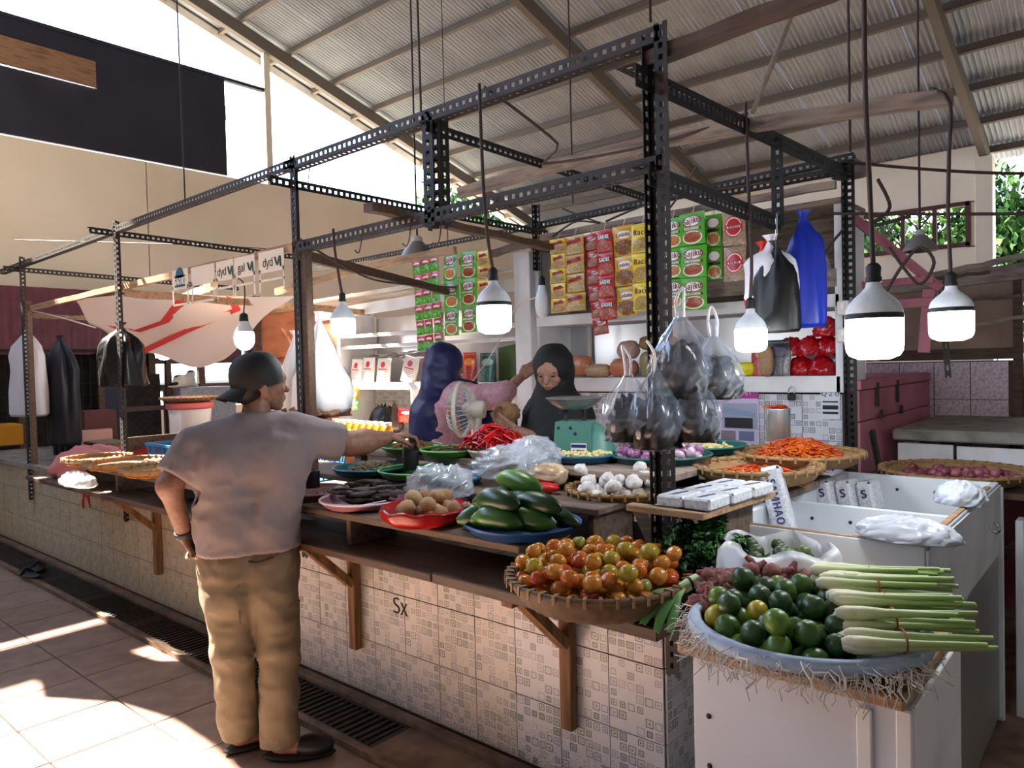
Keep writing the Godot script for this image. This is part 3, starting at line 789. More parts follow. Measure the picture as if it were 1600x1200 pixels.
# ---------------------------------------------------------------- insulated box and white stand
func build_cooler() -> void:
	var c := thing("cooler_box", "large white insulated box with two open compartments and grey sides", "cooler", Vector3(-.79, 0, -2.975))
	var hx := .31
	var hz := .665
	var t := .028
	obj("front_wall", MB.new().cbox(Vector3(0, .86, hz - t / 2), Vector3(.62, .30, t), .003), M.cooler, c)
	obj("back_wall", MB.new().cbox(Vector3(0, .86, -hz + t / 2), Vector3(.62, .30, t), .003), M.cooler, c)
	obj("side_wall", MB.new().cbox(Vector3(hx - t / 2, .86, 0), Vector3(t, .30, 1.33 - 2 * t), .003), M.cooler, c)
	obj("side_wall", MB.new().cbox(Vector3(-hx + t / 2, .86, 0), Vector3(t, .30, 1.33 - 2 * t), .003), M.cooler, c)
	obj("divider", MB.new().cbox(Vector3(0, .855, .07), Vector3(.56, .27, .02), .003), M.cooler, c)
	obj("bottom", MB.new().box(Vector3(0, .715, 0), Vector3(.60, .02, 1.30)), M.cooler, c)
	obj("rim_strip", MB.new().cbox(Vector3(hx - .016, 1.012, .05), Vector3(.022, .008, 1.1), .002), M.wood_pale, c)
	obj("rim_strip", MB.new().cbox(Vector3(0, 1.012, hz - .012), Vector3(.6, .006, .014), .002), M.wood_pale, c)
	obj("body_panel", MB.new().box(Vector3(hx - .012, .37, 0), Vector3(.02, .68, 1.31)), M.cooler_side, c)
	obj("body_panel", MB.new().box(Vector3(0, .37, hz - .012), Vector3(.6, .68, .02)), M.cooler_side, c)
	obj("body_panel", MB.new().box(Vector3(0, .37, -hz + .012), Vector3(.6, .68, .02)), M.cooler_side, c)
	obj("edge_trim", MB.new().prism([Vector3(hx + .002, 1.0, hz), Vector3(hx + .002, .66, hz), Vector3(hx + .002, .80, -hz), Vector3(hx + .002, 1.0, -hz)], Vector3(.006, 0, 0)), M.cooler, c)
	obj("corner_trim", MB.new().cbox(Vector3(hx, .5, -hz), Vector3(.03, .98, .03), .003), M.cooler, c)
	var scr := MB.new().lathe([Vector2(.0, .004), Vector2(.006, .003), Vector2(.007, 0)], 8, Vector3.ZERO, Basis(Vector3.RIGHT, PI / 2)).mesh(M.steel)
	for k in 4:
		obj("screw", scr, null, c, Vector3(-.22 + .15 * k, .95, -hz + t + .001))
		obj("screw", scr, null, c, Vector3(-.2 + .14 * k, .93, .059 + .021))
	for k in 3:
		var o := obj("screw", scr, null, c, Vector3(hx + .001, .96 - .01 * k, .45 - .42 * k))
		o.rotation.y = PI / 2
	obj("handle", rope([Vector3(hx + .01, .88, -.45), Vector3(hx + .03, .86, -.45), Vector3(hx + .03, .86, -.36), Vector3(hx + .01, .88, -.36)], .006), M.chrome, c)
	# white stand in front that carries the lime tray
	var s := thing("white_stand", "white painted wooden stand under the tray of limes", "stand", Vector3(-.60, 0, -1.86))
	obj("front_panel", MB.new().cbox(Vector3(0, .42, .24), Vector3(.48, .84, .014), .003), mat(Color(.80, .81, .86), .55), s)
	obj("side_panel", MB.new().cbox(Vector3(.235, .42, 0), Vector3(.014, .84, .46), .003), M.white, s)
	obj("side_panel", MB.new().cbox(Vector3(-.235, .42, 0), Vector3(.014, .84, .46), .003), M.white, s)
	obj("corner_strip", MB.new().cbox(Vector3(.15, .735, .252), Vector3(.03, .18, .01), .003), M.white, s)
	obj("corner_strip", MB.new().cbox(Vector3(.225, .42, .252), Vector3(.03, .84, .01), .003), M.white, s)
	obj("brace", MB.new().strip(Vector3(.15, .66, .252), Vector3(.215, .32, .252), .035, .01, Vector3.RIGHT), M.white, s)
	obj("board", MB.new().cbox(Vector3(-.02, .855, .02), Vector3(.50, .028, .50), .005), M.wood_pale, s)
	for q in [[-.2, .7], [-.2, .58], [-.2, .46], [.2, .5]]:
		obj("screw", scr, null, s, Vector3(q[0], q[1], .2475))
	obj("inner_floor", MB.new().box(Vector3(0, .06, 0), Vector3(.44, .02, .44)), M.wood_grey, s)

# ---------------------------------------------------------------- far end, beyond the customer
func build_left_side() -> void:
	# purple corrugated fascia and a caged stall in front of the end wall
	var k := thing("purple_fascia", "purple corrugated metal fascia above the dark caged stall", "cladding")
	for i in 4:
		var mb := MB.new()
		var r0 := []
		var r1 := []
		for j in 31:
			var z := -1.2 - i * .76 - j * .0253
			var h := .012 * sin(TAU * j / 6.0)
			r0.append(Vector3(-9.5 + h, 1.80, z)); r1.append(Vector3(-9.5 + h, 2.56, z))
		mb.grid([r0, r1])
		obj("sheet", mb, M.purple, k)
	var cg := thing("wire_cage_stall", "dark shuttered stall with wire mesh behind the white bags", "stall")
	M.dark_wood = grainy([Color(.08, .07, .075), Color(.13, .11, .11), Color(.17, .14, .13)], .02, .8, Vector3.ONE, 40)
	obj("back_board", MB.new().box(Vector3(-10.2, .95, -2.7), Vector3(.04, 1.9, 3.4)), M.dark_wood, cg)
	obj("roof_board", MB.new().box(Vector3(-9.85, 1.84, -2.7), Vector3(.76, .04, 3.4)), M.dark_wood, cg)
	obj("low_wall", MB.new().box(Vector3(-9.5, .3, -2.6), Vector3(.1, .62, 3.2)), M.concrete, cg)
	for z in [-1.6, -2.62, -3.45, -4.25]:
		obj("post", MB.new().cbox(Vector3(-9.46, .92, z), Vector3(.06, 1.8, .07), .004), M.wood_dark, cg)
	for j in 22:
		obj("mesh_wire", MB.new().tube([Vector3(-9.5, .6, -1.65 - j * .085), Vector3(-9.5, 1.8, -1.65 - j * .085)], .0035, 4), M.steel, cg)
	for j in 9:
		obj("mesh_wire", MB.new().tube([Vector3(-9.502, .65 + j * .135, -1.6), Vector3(-9.502, .65 + j * .135, -3.48)], .0035, 4), M.steel, cg)
	obj("door_panel", MB.new().box(Vector3(-9.52, .95, -3.58), Vector3(.03, 1.7, .20)), mat(Color(.13, .17, .26), .7), cg)
	obj("door_panel", MB.new().box(Vector3(-9.55, .8, -3.95), Vector3(.03, 1.5, .46)), M.dark_wood, cg)
	obj("door_rail", MB.new().box(Vector3(-9.5, 1.12, -3.95), Vector3(.05, .06, .56)), M.wood_dark, cg)
	obj("grille", _lattice(), M.steel, cg)
	# tiled stub wall with a cat, timber window frame and the doorway light
	var tw := thing("grey_tiled_pier", "grey tiled low pier that the cat lies on", "wall")
	obj("pier", MB.new().cbox(Vector3(-9.55, .68, -4.7), Vector3(.5, 1.36, .75), .005), grainy([Color(.50, .52, .56), Color(.62, .63, .67), Color(.68, .69, .72)], .05, .6, Vector3.ONE * 2, 41), tw)
	var wf := thing("timber_lattice_frame", "dark timber window framing in front of the bright doorway", "frame")
	for z in [-4.32, -5.0, -5.72, -6.25]:
		obj("upright", MB.new().cbox(Vector3(-10.1, 1.65, z), Vector3(.07, 1.5, .09), .004), M.wood_dark, wf)
	for y in [1.36, 1.72, 2.28, 2.42]:
		obj("rail", MB.new().cbox(Vector3(-10.1, y, -5.3), Vector3(.06, .08, 2.0), .004), M.wood_dark, wf)
	obj("purple_board", MB.new().box(Vector3(-10.12, 2.0, -5.42), Vector3(.02, .52, .42)), M.purple, wf)
	obj("cloth", MB.new().prism([Vector3(-10.14, 2.25, -5.8), Vector3(-10.14, 1.75, -5.75), Vector3(-10.14, 1.85, -6.2), Vector3(-10.14, 2.25, -6.2)], Vector3(.01, 0, 0)), M.wood_grey, wf)
	# orange plywood partition next to the cabinet
	var pw := thing("plywood_partition", "orange painted plywood partition beside the white cabinet", "partition")
	for q in [[-7.2, .82], [-6.35, .86]]:
		obj("sheet", MB.new().cbox(Vector3(q[0], 1.25, -4.5), Vector3(q[1], 1.9, .02), .003), M.plywood, pw)
	obj("batten", MB.new().cbox(Vector3(-6.75, 1.72, -4.48), Vector3(1.7, .05, .03), .003), M.plywood, pw)
	obj("batten", MB.new().cbox(Vector3(-6.75, 2.21, -4.48), Vector3(1.7, .05, .04), .003), M.wood_pale, pw)
	obj("post", MB.new().cbox(Vector3(-7.68, 1.2, -4.45), Vector3(.10, 2.4, .10), .004), M.wood_dark, pw)
	# red and white tarpaulin catching the sun
	var tp := thing("tarpaulin", "sunlit white tarpaulin with red stripes slung between the battens", "tarpaulin")
	var cloth := mat(Color(.93, .90, .88), .7)
	cloth.backlight = Color(1, .98, .95)
	var redc := mat(Color(.85, .28, .28), .7)
	redc.backlight = Color(.5, .12, .12)
	var A := Vector3(-6.51, 2.155, -2.19)
	var B := Vector3(-5.02, 2.155, -3.26)
	var C := Vector3(-6.56, 1.94, -2.37)
	var D := Vector3(-5.9, 1.67, -3.12)
	var pt := func(a, b, off = 0.0) -> Vector3:
		var p := A.lerp(B, a).lerp(C.lerp(D, a), b)
		p.y -= .14 * sin(PI * a) * b * (1.0 + .3 * sin(a * 9)) - .03 * sin(b * 7 + a * 5)
		p += Vector3(.0, 0, .0) + Vector3(off * .7, off * .3, off * .7)
		return p
	var rows := []
	for i in 13:
		var row := []
		for j in 17: row.append(pt.call(j / 16.0, i / 12.0))
		rows.append(row)
	obj("sheet", MB.new().grid(rows), cloth, tp)
	for q in [[[.05, .9], [.3, .55], [.45, .35], [.52, .0]], [[.35, 1.0], [.6, .6], [.78, .15], [.72, .0]], [[.15, .55], [.28, .5]]]:
		var a := []
		var b := []
		for e in q:
			a.append(pt.call(e[0] - .025, e[1], .004)); b.append(pt.call(e[0] + .025, e[1] + .03, .004))
		obj("stripe", MB.new().grid([a, b]), redc, tp)
	one("tarpaulin_rope", rope([Vector3(-6.56, 1.94, -2.37), Vector3(-6.95, 2.05, -2.22), Vector3(-7.32, 2.13, -2.1)], .006), M.off_white, "pale rope tying the tarpaulin to the far front post", "rope")

func _lattice() -> MB:
	var mb := MB.new()
	for j in 9:
		mb.tube([Vector3(-9.5, .6 + j * .1, -3.75), Vector3(-9.5, .95 + j * .1, -4.15)], .004, 4)
		mb.tube([Vector3(-9.5, .95 + j * .1, -3.75), Vector3(-9.5, .6 + j * .1, -4.15)], .004, 4)
	return mb

# ---------------------------------------------------------------- open side at the near end of the hall
func build_right_side() -> void:
	var pk := thing("pink_chest", "pink painted wooden chest with hasps behind the open cooler", "chest")
	obj("side_board", MB.new().cbox(Vector3(-1.155, .46, -4.86), Vector3(.03, .92, 1.6), .003), M.pink_paint, pk)
	obj("side_board", MB.new().cbox(Vector3(-1.152, 1.065, -4.86), Vector3(.03, .28, 1.6), .003), M.pink_paint, pk)
	obj("side_board", MB.new().cbox(Vector3(-1.155, 1.29, -4.86), Vector3(.03, .16, 1.6), .003), M.pink_paint, pk)
	obj("lid", MB.new().cbox(Vector3(-1.40, 1.40, -5.1), Vector3(.5, .06, 1.14), .004), M.pink_paint, pk)
	obj("lid_edge", MB.new().cbox(Vector3(-1.15, 1.40, -4.86), Vector3(.04, .05, 1.6), .004), M.pink_paint, pk)
	obj("end_board", MB.new().cbox(Vector3(-1.42, .68, -5.65), Vector3(.5, 1.36, .03), .003), M.pink_paint, pk)
	for z in [-4.35, -4.78]:
		var hp := obj("hasp", MB.new().cbox(Vector3(-1.128, 1.34, z), Vector3(.012, .13, .03), .002), M.iron, pk)
		obj("padlock", MB.new().cbox(Vector3(-1.115, 1.23, z - .02), Vector3(.015, .05, .035), .004), M.steel, hp)
	obj("lean_bar", MB.new().strip(Vector3(-1.10, 1.16, -4.13), Vector3(-1.08, .8, -4.28), .03, .02), M.iron, pk)
	# concrete slab table
	var tb := thing("slab_table", "grey stone slab table with a white boarded front", "table")
	obj("slab", MB.new().cbox(Vector3(-.3, 1.115, -5.02), Vector3(1.56, .06, 1.15), .008), M.concrete, tb)
	obj("front_board", MB.new().cbox(Vector3(-.93, .99, -4.5), Vector3(.27, .15, .02), .004), M.white, tb)
	obj("front_board", MB.new().cbox(Vector3(-.13, .985, -4.5), Vector3(1.3, .15, .02), .004), M.white, tb)
	obj("lower_rail", MB.new().cbox(Vector3(-.3, .89, -4.5), Vector3(1.56, .04, .03), .004), M.white, tb)
	for x in [-1.0, .4]:
		for z in [-4.55, -5.5]:
			obj("leg", MB.new().cbox(Vector3(x, .54, z), Vector3(.08, 1.08, .08), .005), M.concrete, tb)
	obj("inner_board", MB.new().box(Vector3(-.3, .5, -5.0), Vector3(1.4, .8, .02)), M.pink_paint, tb)
	# low rack for the shallot tray
	var rk := thing("low_rack", "dark wooden rack under the tray of red shallots", "rack")
	obj("board", MB.new().cbox(Vector3(-.62, .925, -4.02), Vector3(.9, .03, .42), .004), M.wood_dark, rk)
	for x in [-1.0, -.25]: obj("leg", MB.new().cbox(Vector3(x, .46, -4.02), Vector3(.05, .91, .36), .004), M.wood_dark, rk)
	obj("brace", MB.new().strip(Vector3(-.95, .1, -4.2), Vector3(-.3, .85, -4.2), .04, .03), M.wood_dark, rk)
	one("steel_leaf", MB.new().cbox(Vector3(-.42, .42, -3.78), Vector3(.03, .84, .1), .003), M.cooler, "narrow white leaf standing against the cooler's back corner", "panel")
	var pb := thing("pink_bin", "pink boarded bin at the photograph's edge below the slab table", "bin")
	obj("panel", MB.new().cbox(Vector3(.1, .36, -4.45), Vector3(1.0, .72, .04), .004), M.pink_paint, pb)
	obj("edge", MB.new().cbox(Vector3(.1, .74, -4.45), Vector3(1.02, .04, .06), .004), M.wood_dark, pb)
	# neighbouring stall wall
	var nb := thing("neighbour_wall", "mauve tiled wall with beige boarding above the slab table", "wall")
	obj("base", MB.new().box(Vector3(-1.1, .75, -5.74), Vector3(.9, 1.5, .08)), M.grout, nb)
	var mv := mat(Color.WHITE, .35)
	mv.albedo_texture = noise_tex([Color(.58, .50, .54), Color(.72, .64, .68), Color(.80, .74, .77)], .06, 128, 2, 77)
	var tl := wall_tile_mesh(mv)
	for i in 4:
		for r in 3:
			obj("wall_tile", tl, null, nb, Vector3(-1.44 + .214 * i, 1.37 - .252 * r, -5.698))
	obj("brown_band", MB.new().cbox(Vector3(-1.1, 1.545, -5.71), Vector3(.9, .07, .03), .003), M.wood_dark, nb)
	obj("board", MB.new().cbox(Vector3(-1.1, 1.83, -5.73), Vector3(.9, .5, .03), .003), grainy([Color(.50, .42, .34), Color(.56, .47, .39), Color(.60, .52, .43)], .01, .8, Vector3.ONE, 45), nb)
	obj("end_post", MB.new().cbox(Vector3(-.64, 1.1, -5.7), Vector3(.05, 2.0, .08), .004), M.wood_dark, nb)
	obj("roof_plank", MB.new().cbox(Vector3(-.95, 2.03, -5.5), Vector3(.9, .10, .03), .003, Basis(Vector3.BACK, .05)), M.wood_grey, nb)
	one("timber_pole", timber(Vector3(-1.6, 1.97, -5.3), Vector3(-.55, 2.12, -5.3), .035, .03, .0, 20), M.wood_grey, "thin grey pole sloping in front of the window wall", "pole")
	one("timber_pole", timber(Vector3(-1.5, 2.0, -5.2), Vector3(-.72, 2.03, -5.2), .02, .02, .0, 21), M.wood_dark, "thin dark rod below the sloping grey pole", "pole")
	one("timber_pole", timber(Vector3(-1.2, 1.86, -5.1), Vector3(-.56, 1.87, -5.1), .02, .02, .0, 22), M.wood_dark, "dark level rod above the beige boarding", "pole")
	one("timber_pole", timber(Vector3(-.9, 1.70, -5.1), Vector3(-.1, 1.83, -5.2), .02, .02, .0, 23), M.wood_grey, "thin stick resting on the neighbour's roof plank", "pole")
	var pr := thing("pink_prop", "sloping pink painted plank prop with a hanging pink end", "prop")
	obj("plank", MB.new().strip(Vector3(-1.28, 2.36, -4.3), Vector3(-.85, 1.90, -4.5), .045, .03), M.pink_paint, pr)
	obj("hanging_board", MB.new().cbox(Vector3(-.91, 1.73, -4.47), Vector3(.06, .34, .02), .003, Basis(Vector3.BACK, -.08)), M.pink_paint, pr)
	obj("cross_plank", MB.new().cbox(Vector3(-1.12, 1.95, -4.45), Vector3(.5, .04, .02), .003), M.pink_paint, pr)
	obj("cross_plank", MB.new().cbox(Vector3(-1.12, 1.83, -4.45), Vector3(.5, .05, .02), .003), M.pink_paint, pr)
	one("slotted_strip", _fl2(Vector3(-.85, 1.42, -4.6), Vector3(-.88, 1.95, -4.6)), M.iron, "rusty slotted strip hanging in front of the mauve tiles", "strip")
	# stall across the way, seen past the wall end
	var fs := thing("far_stall", "dim stall with shelves and hanging goods beyond the mauve wall", "stall")
	obj("back_board", MB.new().box(Vector3(.6, 1.0, -9.6), Vector3(2.8, 2.0, .04)), M.dark_wood, fs)
	obj("shelf", MB.new().cbox(Vector3(.4, 1.30, -8.6), Vector3(2.6, .08, .6), .004), M.concrete, fs)
	obj("front_board", MB.new().cbox(Vector3(.4, .95, -8.3), Vector3(2.6, .6, .04), .004), M.wood_dark, fs)
	for x in [-.55, -.2, .5]: obj("post", MB.new().cbox(Vector3(x, 1.1, -8.35), Vector3(.06, 2.2, .06), .004), M.wood_dark, fs)
	obj("roof_pole", timber(Vector3(-1.2, 2.12, -8.2), Vector3(1.2, 2.15, -8.2), .05, .05, .0, 30), M.wood_dark, fs)
	one("green_bucket", MB.new().lathe([Vector2(.0, 0), Vector2(.09, 0), Vector2(.12, .26), Vector2(.11, .26), Vector2(.08, .02), Vector2(0, .02)], 16, Vector3(-.32, 1.66, -8.2)), mat(Color(.05, .35, .15), .5), "green bucket hung upside at the far stall", "bucket")
	var sg := thing("white_signboard", "blank bright white board outside the open side of the hall", "board")
	obj("panel", MB.new().box(Vector3(1.0, 3.3, -16.5), Vector3(3.2, 1.0, .05)), M.white, sg)
	obj("leg", MB.new().box(Vector3(-.3, 1.6, -16.55), Vector3(.08, 3.2, .06)).box(Vector3(2.3, 1.6, -16.55), Vector3(.08, 3.2, .06)), M.steel, sg)
	# trees outside
	var bark := mat(Color(.26, .20, .15), .9)
	var greens := []
	for c in [Color(.16, .30, .10), Color(.26, .42, .14), Color(.36, .52, .20)]:
		var g := mat(c, .7)
		g.backlight = Color(.30, .42, .12)
		greens.append(g)
	var leaf := MB.new()
	for s in 2:
		leaf.prism([Vector3(0, 0, 0), Vector3(.05, .02, .09), Vector3(0, 0, .24), Vector3(-.05, .02, .09)], Vector3(0, .002, 0))
	var spots := [[-3.4, -24.0, 6.5, "leafy tree seen through the strip window beside its mullion"], [1.2, -22.0, 8.0, "tall leafy tree beyond the open side of the hall"], [5.0, -27.0, 8.5, "broad leafy tree behind the white signboard"], [-7.5, -27.0, 7.0, "leafy tree behind the far end of the strip window"], [-17.5, -19.0, 8.5, "leafy tree top showing below the gable rafter"]]
	for s in spots:
		var t := thing("tree", s[3], "tree", Vector3(s[0], 0, s[1]), 0, "trees outside the hall")
		obj("trunk", MB.new().tube([Vector3.ZERO, Vector3(.1, s[2] * .3, 0), Vector3(-.05, s[2] * .6, .1)], [.2, .16, .08], 8), bark, t)
		for q in 3:
			var mm := MultiMesh.new()
			mm.transform_format = MultiMesh.TRANSFORM_3D
			mm.mesh = leaf.mesh(greens[q])
			mm.instance_count = 2600
			for i in 2600:
				var d := Vector3(rng.randfn(), rng.randfn() * .8, rng.randfn()).normalized() * pow(rng.randf(), .45)
				var lump := Vector3(sin(d.y * 5 + q), cos(d.x * 4), sin(d.z * 6)) * .35
				var p := Vector3(0, s[2] * .62, 0) + d * Vector3(s[2] * .34, s[2] * .40, s[2] * .34) + lump
				mm.set_instance_transform(i, Transform3D(Basis.from_euler(Vector3(rng.randf() * TAU, rng.randf() * TAU, 0)).scaled(Vector3.ONE * rng.randf_range(.8, 1.7)), p))
			var mi := MultiMeshInstance3D.new()
			mi.name = "foliage"
			mi.multimesh = mm
			t.add_child(mi, true)
			mi.set_meta("kind", "stuff")
func _fl2(a: Vector3, b: Vector3) -> MB:
	var mb := MB.new()
	mb.flange(a, b, Vector3.RIGHT, .03, .06)
	return mb

# ---------------------------------------------------------------- lamps
func big_bulb(label: String, foot: Vector3, d: float, h: float, top: Array, band: bool, lit: float, e: float) -> void:   # foot: lowest point
	var t := thing("led_lamp", label, "lamp", foot)
	var r := d * .5
	var prof := []
	var s := lit * h
	for q in [[.0, 0.0], [.55, .012], [.86, .10], [.97, .22], [1.0, .4], [1.0, 1.0]]: prof.append(Vector2(q[0] * r, q[1] * s))
	var gm := obj("diffuser", MB.new().lathe(prof, 28), M.bulb, t)
	var b0 := s
	if band:
		obj("band", MB.new().lathe([Vector2(r * 1.0, b0), Vector2(r * 1.02, b0 + .002), Vector2(r * 1.01, b0 + .012), Vector2(r * .97, b0 + .014)], 28), M.black, t)
		b0 += .013
	var hp := []
	var hh := h * .80 - b0
	for q in [[1.0, 0.0], [.98, .12], [.90, .30], [.70, .50], [.45, .68], [.30, .82], [.25, 1.0], [.2, 1.0]]: hp.append(Vector2(q[0] * r * .98, b0 + q[1] * hh))
	obj("housing", MB.new().lathe(hp, 28), M.lamp_body, t)
	obj("socket", MB.new().lathe([Vector2(r * .24, h * .79), Vector2(r * .29, h * .80), Vector2(r * .29, h * .84), Vector2(r * .25, h * .86), Vector2(r * .27, h * .95), Vector2(r * .18, h * .985), Vector2(.004, h)], 16), M.black, t)
	var path := [Vector3(0, h - .01, 0)]
	for p in top: path.append(p - foot)
	obj("cord", rope(path, .0065 if d > .11 else .0045, 6, 5), M.cord, t)
	_omni(t, Vector3(0, s * .5, 0), e, r * .8)
func _omni(t: Node3D, at: Vector3, e: float, r: float) -> void:
	var l := OmniLight3D.new()
	l.name = "light"
	l.light_color = Color(.96, .98, 1.0); l.light_energy = e; l.light_size = r
	l.omni_range = 30; l.omni_attenuation = 2; l.shadow_enabled = true
	t.add_child(l)
	l.position = at
func small_bulb(label: String, foot: Vector3, d: float, h: float, top: Array, on: bool, e: float) -> void:
	var t := thing("led_lamp", label, "lamp", foot)
	var r := d * .5
	var prof := []
	for q in [[0, 0.0], [.45, .03], [.78, .11], [.96, .22], [1.0, .33], [.96, .43], [.88, .50]]: prof.append(Vector2(q[0] * r, q[1] * h))
	obj("diffuser", MB.new().lathe(prof, 24), M.bulb if on else M.bulb_off, t)
	obj("housing", MB.new().lathe([Vector2(r * .9, h * .49), Vector2(r * .84, h * .53), Vector2(r * .6, h * .66), Vector2(r * .48, h * .76), Vector2(r * .4, h * .77)], 24), M.lamp_body, t)
	obj("socket", MB.new().lathe([Vector2(r * .42, h * .76), Vector2(r * .45, h * .78), Vector2(r * .40, h * .94), Vector2(r * .2, h * .98), Vector2(.003, h)], 14), M.black, t)
	var path := [Vector3(0, h - .01, 0)]
	for p in top: path.append(p - foot)
	obj("cord", rope(path, .0045, 6, 5), M.cord, t)
	if on: _omni(t, Vector3(0, h * .28, 0), e, r * .8)
func shade_lamp(label: String, at: Vector3, r: float) -> void:        # enamelled cone on a rod from the roof
	var t := thing("pendant_shade", label, "lamp", at)
	obj("shade", MB.new().lathe([Vector2(r * .96, .0), Vector2(r, .004), Vector2(r * .78, r * .45), Vector2(r * .45, r * .85), Vector2(r * .28, r * 1.0), Vector2(r * .25, r * 1.0), Vector2(r * .42, r * .82), Vector2(r * .74, r * .44), Vector2(r * .96, .0)], 24), mat(Color(.50, .48, .46), .5, .3), t)
	obj("cap", MB.new().lathe([Vector2(r * .3, r * .98), Vector2(r * .3, r * 1.2), Vector2(r * .12, r * 1.32), Vector2(0, r * 1.32)], 14), mat(Color(.72, .70, .68), .6), t)
	obj("rod", MB.new().tube([Vector3(0, r * 1.3, 0), Vector3(0, roof_y(at.z) - at.y + .05, 0)], .008, 6), M.cord, t)

func build_lamps() -> void:
	M.bulb = glow(Color(1, 1, 1), 5.0)
	M.bulb_off = mat(Color(.88, .88, .90), .3)
	M.lamp_body = grainy([Color(.80, .83, .87), Color(.87, .90, .93), Color(.90, .92, .95)], .02, .45, Vector3.ONE * 6, 50)
	var E := .22
	big_bulb("biggest bright lamp, with a dark band, above the cooler's front", Vector3(-.538, 1.54, -2.05), .138, .25, [Vector3(-.55, 2.0, -2.07), Vector3(-.56, 2.25, -2.08), Vector3(-.56, 2.56, -2.08)], true, .42, E)
	big_bulb("bright lamp with a dark band hanging from the bowed timber's end", Vector3(-.49, 1.592, -2.755), .131, .225, [Vector3(-.5, 2.0, -2.78), Vector3(-.5, 2.2, -2.80), Vector3(-.5, 2.38, -2.82), Vector3(-.56, 2.45, -2.86)], true, .42, E)
	big_bulb("lit lamp without a band hanging beside the red and blue bags", Vector3(-1.18, 1.575, -2.795), .123, .215, [Vector3(-1.17, 1.9, -2.79), Vector3(-1.175, 2.2, -2.785), Vector3(-1.18, 2.54, -2.78)], false, .42, E)
	big_bulb("lit lamp with a dark band hanging before the white cabinet post", Vector3(-1.858, 1.667, -2.055), .131, .25, [Vector3(-1.863, 2.0, -2.04), Vector3(-1.872, 2.2, -2.03), Vector3(-1.89, 2.6, -2.04)], true, .42, E)
	big_bulb("small lit lamp hanging above the white flour packs", Vector3(-2.788, 1.695, -2.055), .112, .205, [Vector3(-2.79, 1.98, -2.04), Vector3(-2.80, 2.1, -2.03), Vector3(-2.82, 2.19, -2.04)], false, .40, E * .8)
	small_bulb("round lit bulb just above the customer's cap", Vector3(-4.27, 1.68, -2.4), .125, .238, [Vector3(-4.26, 2.1, -2.4), Vector3(-4.3, 2.17, -2.2)], true, E * .7)
	small_bulb("round lit bulb below the tarpaulin near the cat", Vector3(-6.74, 1.669, -3.0), .165, .29, [Vector3(-6.75, 2.1, -3.0), Vector3(-6.7, 2.22, -3.0)], true, E * .7)
	small_bulb("unlit bulb hanging beside the white cabinet post", Vector3(-3.087, 1.86, -3.9), .10, .285, [Vector3(-3.09, 2.25, -3.9), Vector3(-3.1, 2.41, -3.92)], false, 0)
	shade_lamp("grey enamel lampshade in front of the strip window", Vector3(-1.18, 2.25, -5.62), .11)
	shade_lamp("enamel lampshade behind the near cross beam's far end", Vector3(-1.38, 2.645, -4.79), .11)
	shade_lamp("enamel lampshade behind the green and red sachet strip", Vector3(-4.5, 2.42, -4.07), .15)
	# thin ceiling drop lines
	for q in [[-2.6, -3.6, "thin drop wire above the yellow sachets"], [-5.5, -5.4, "pale drop wire in front of the roof's gable end"]]:
		one("drop_wire", MB.new().tube([Vector3(q[0], 2.5, q[1]), Vector3(q[0], roof_y(q[1]) + .05, q[1])], .005, 5), M.cord, q[2], "wire")

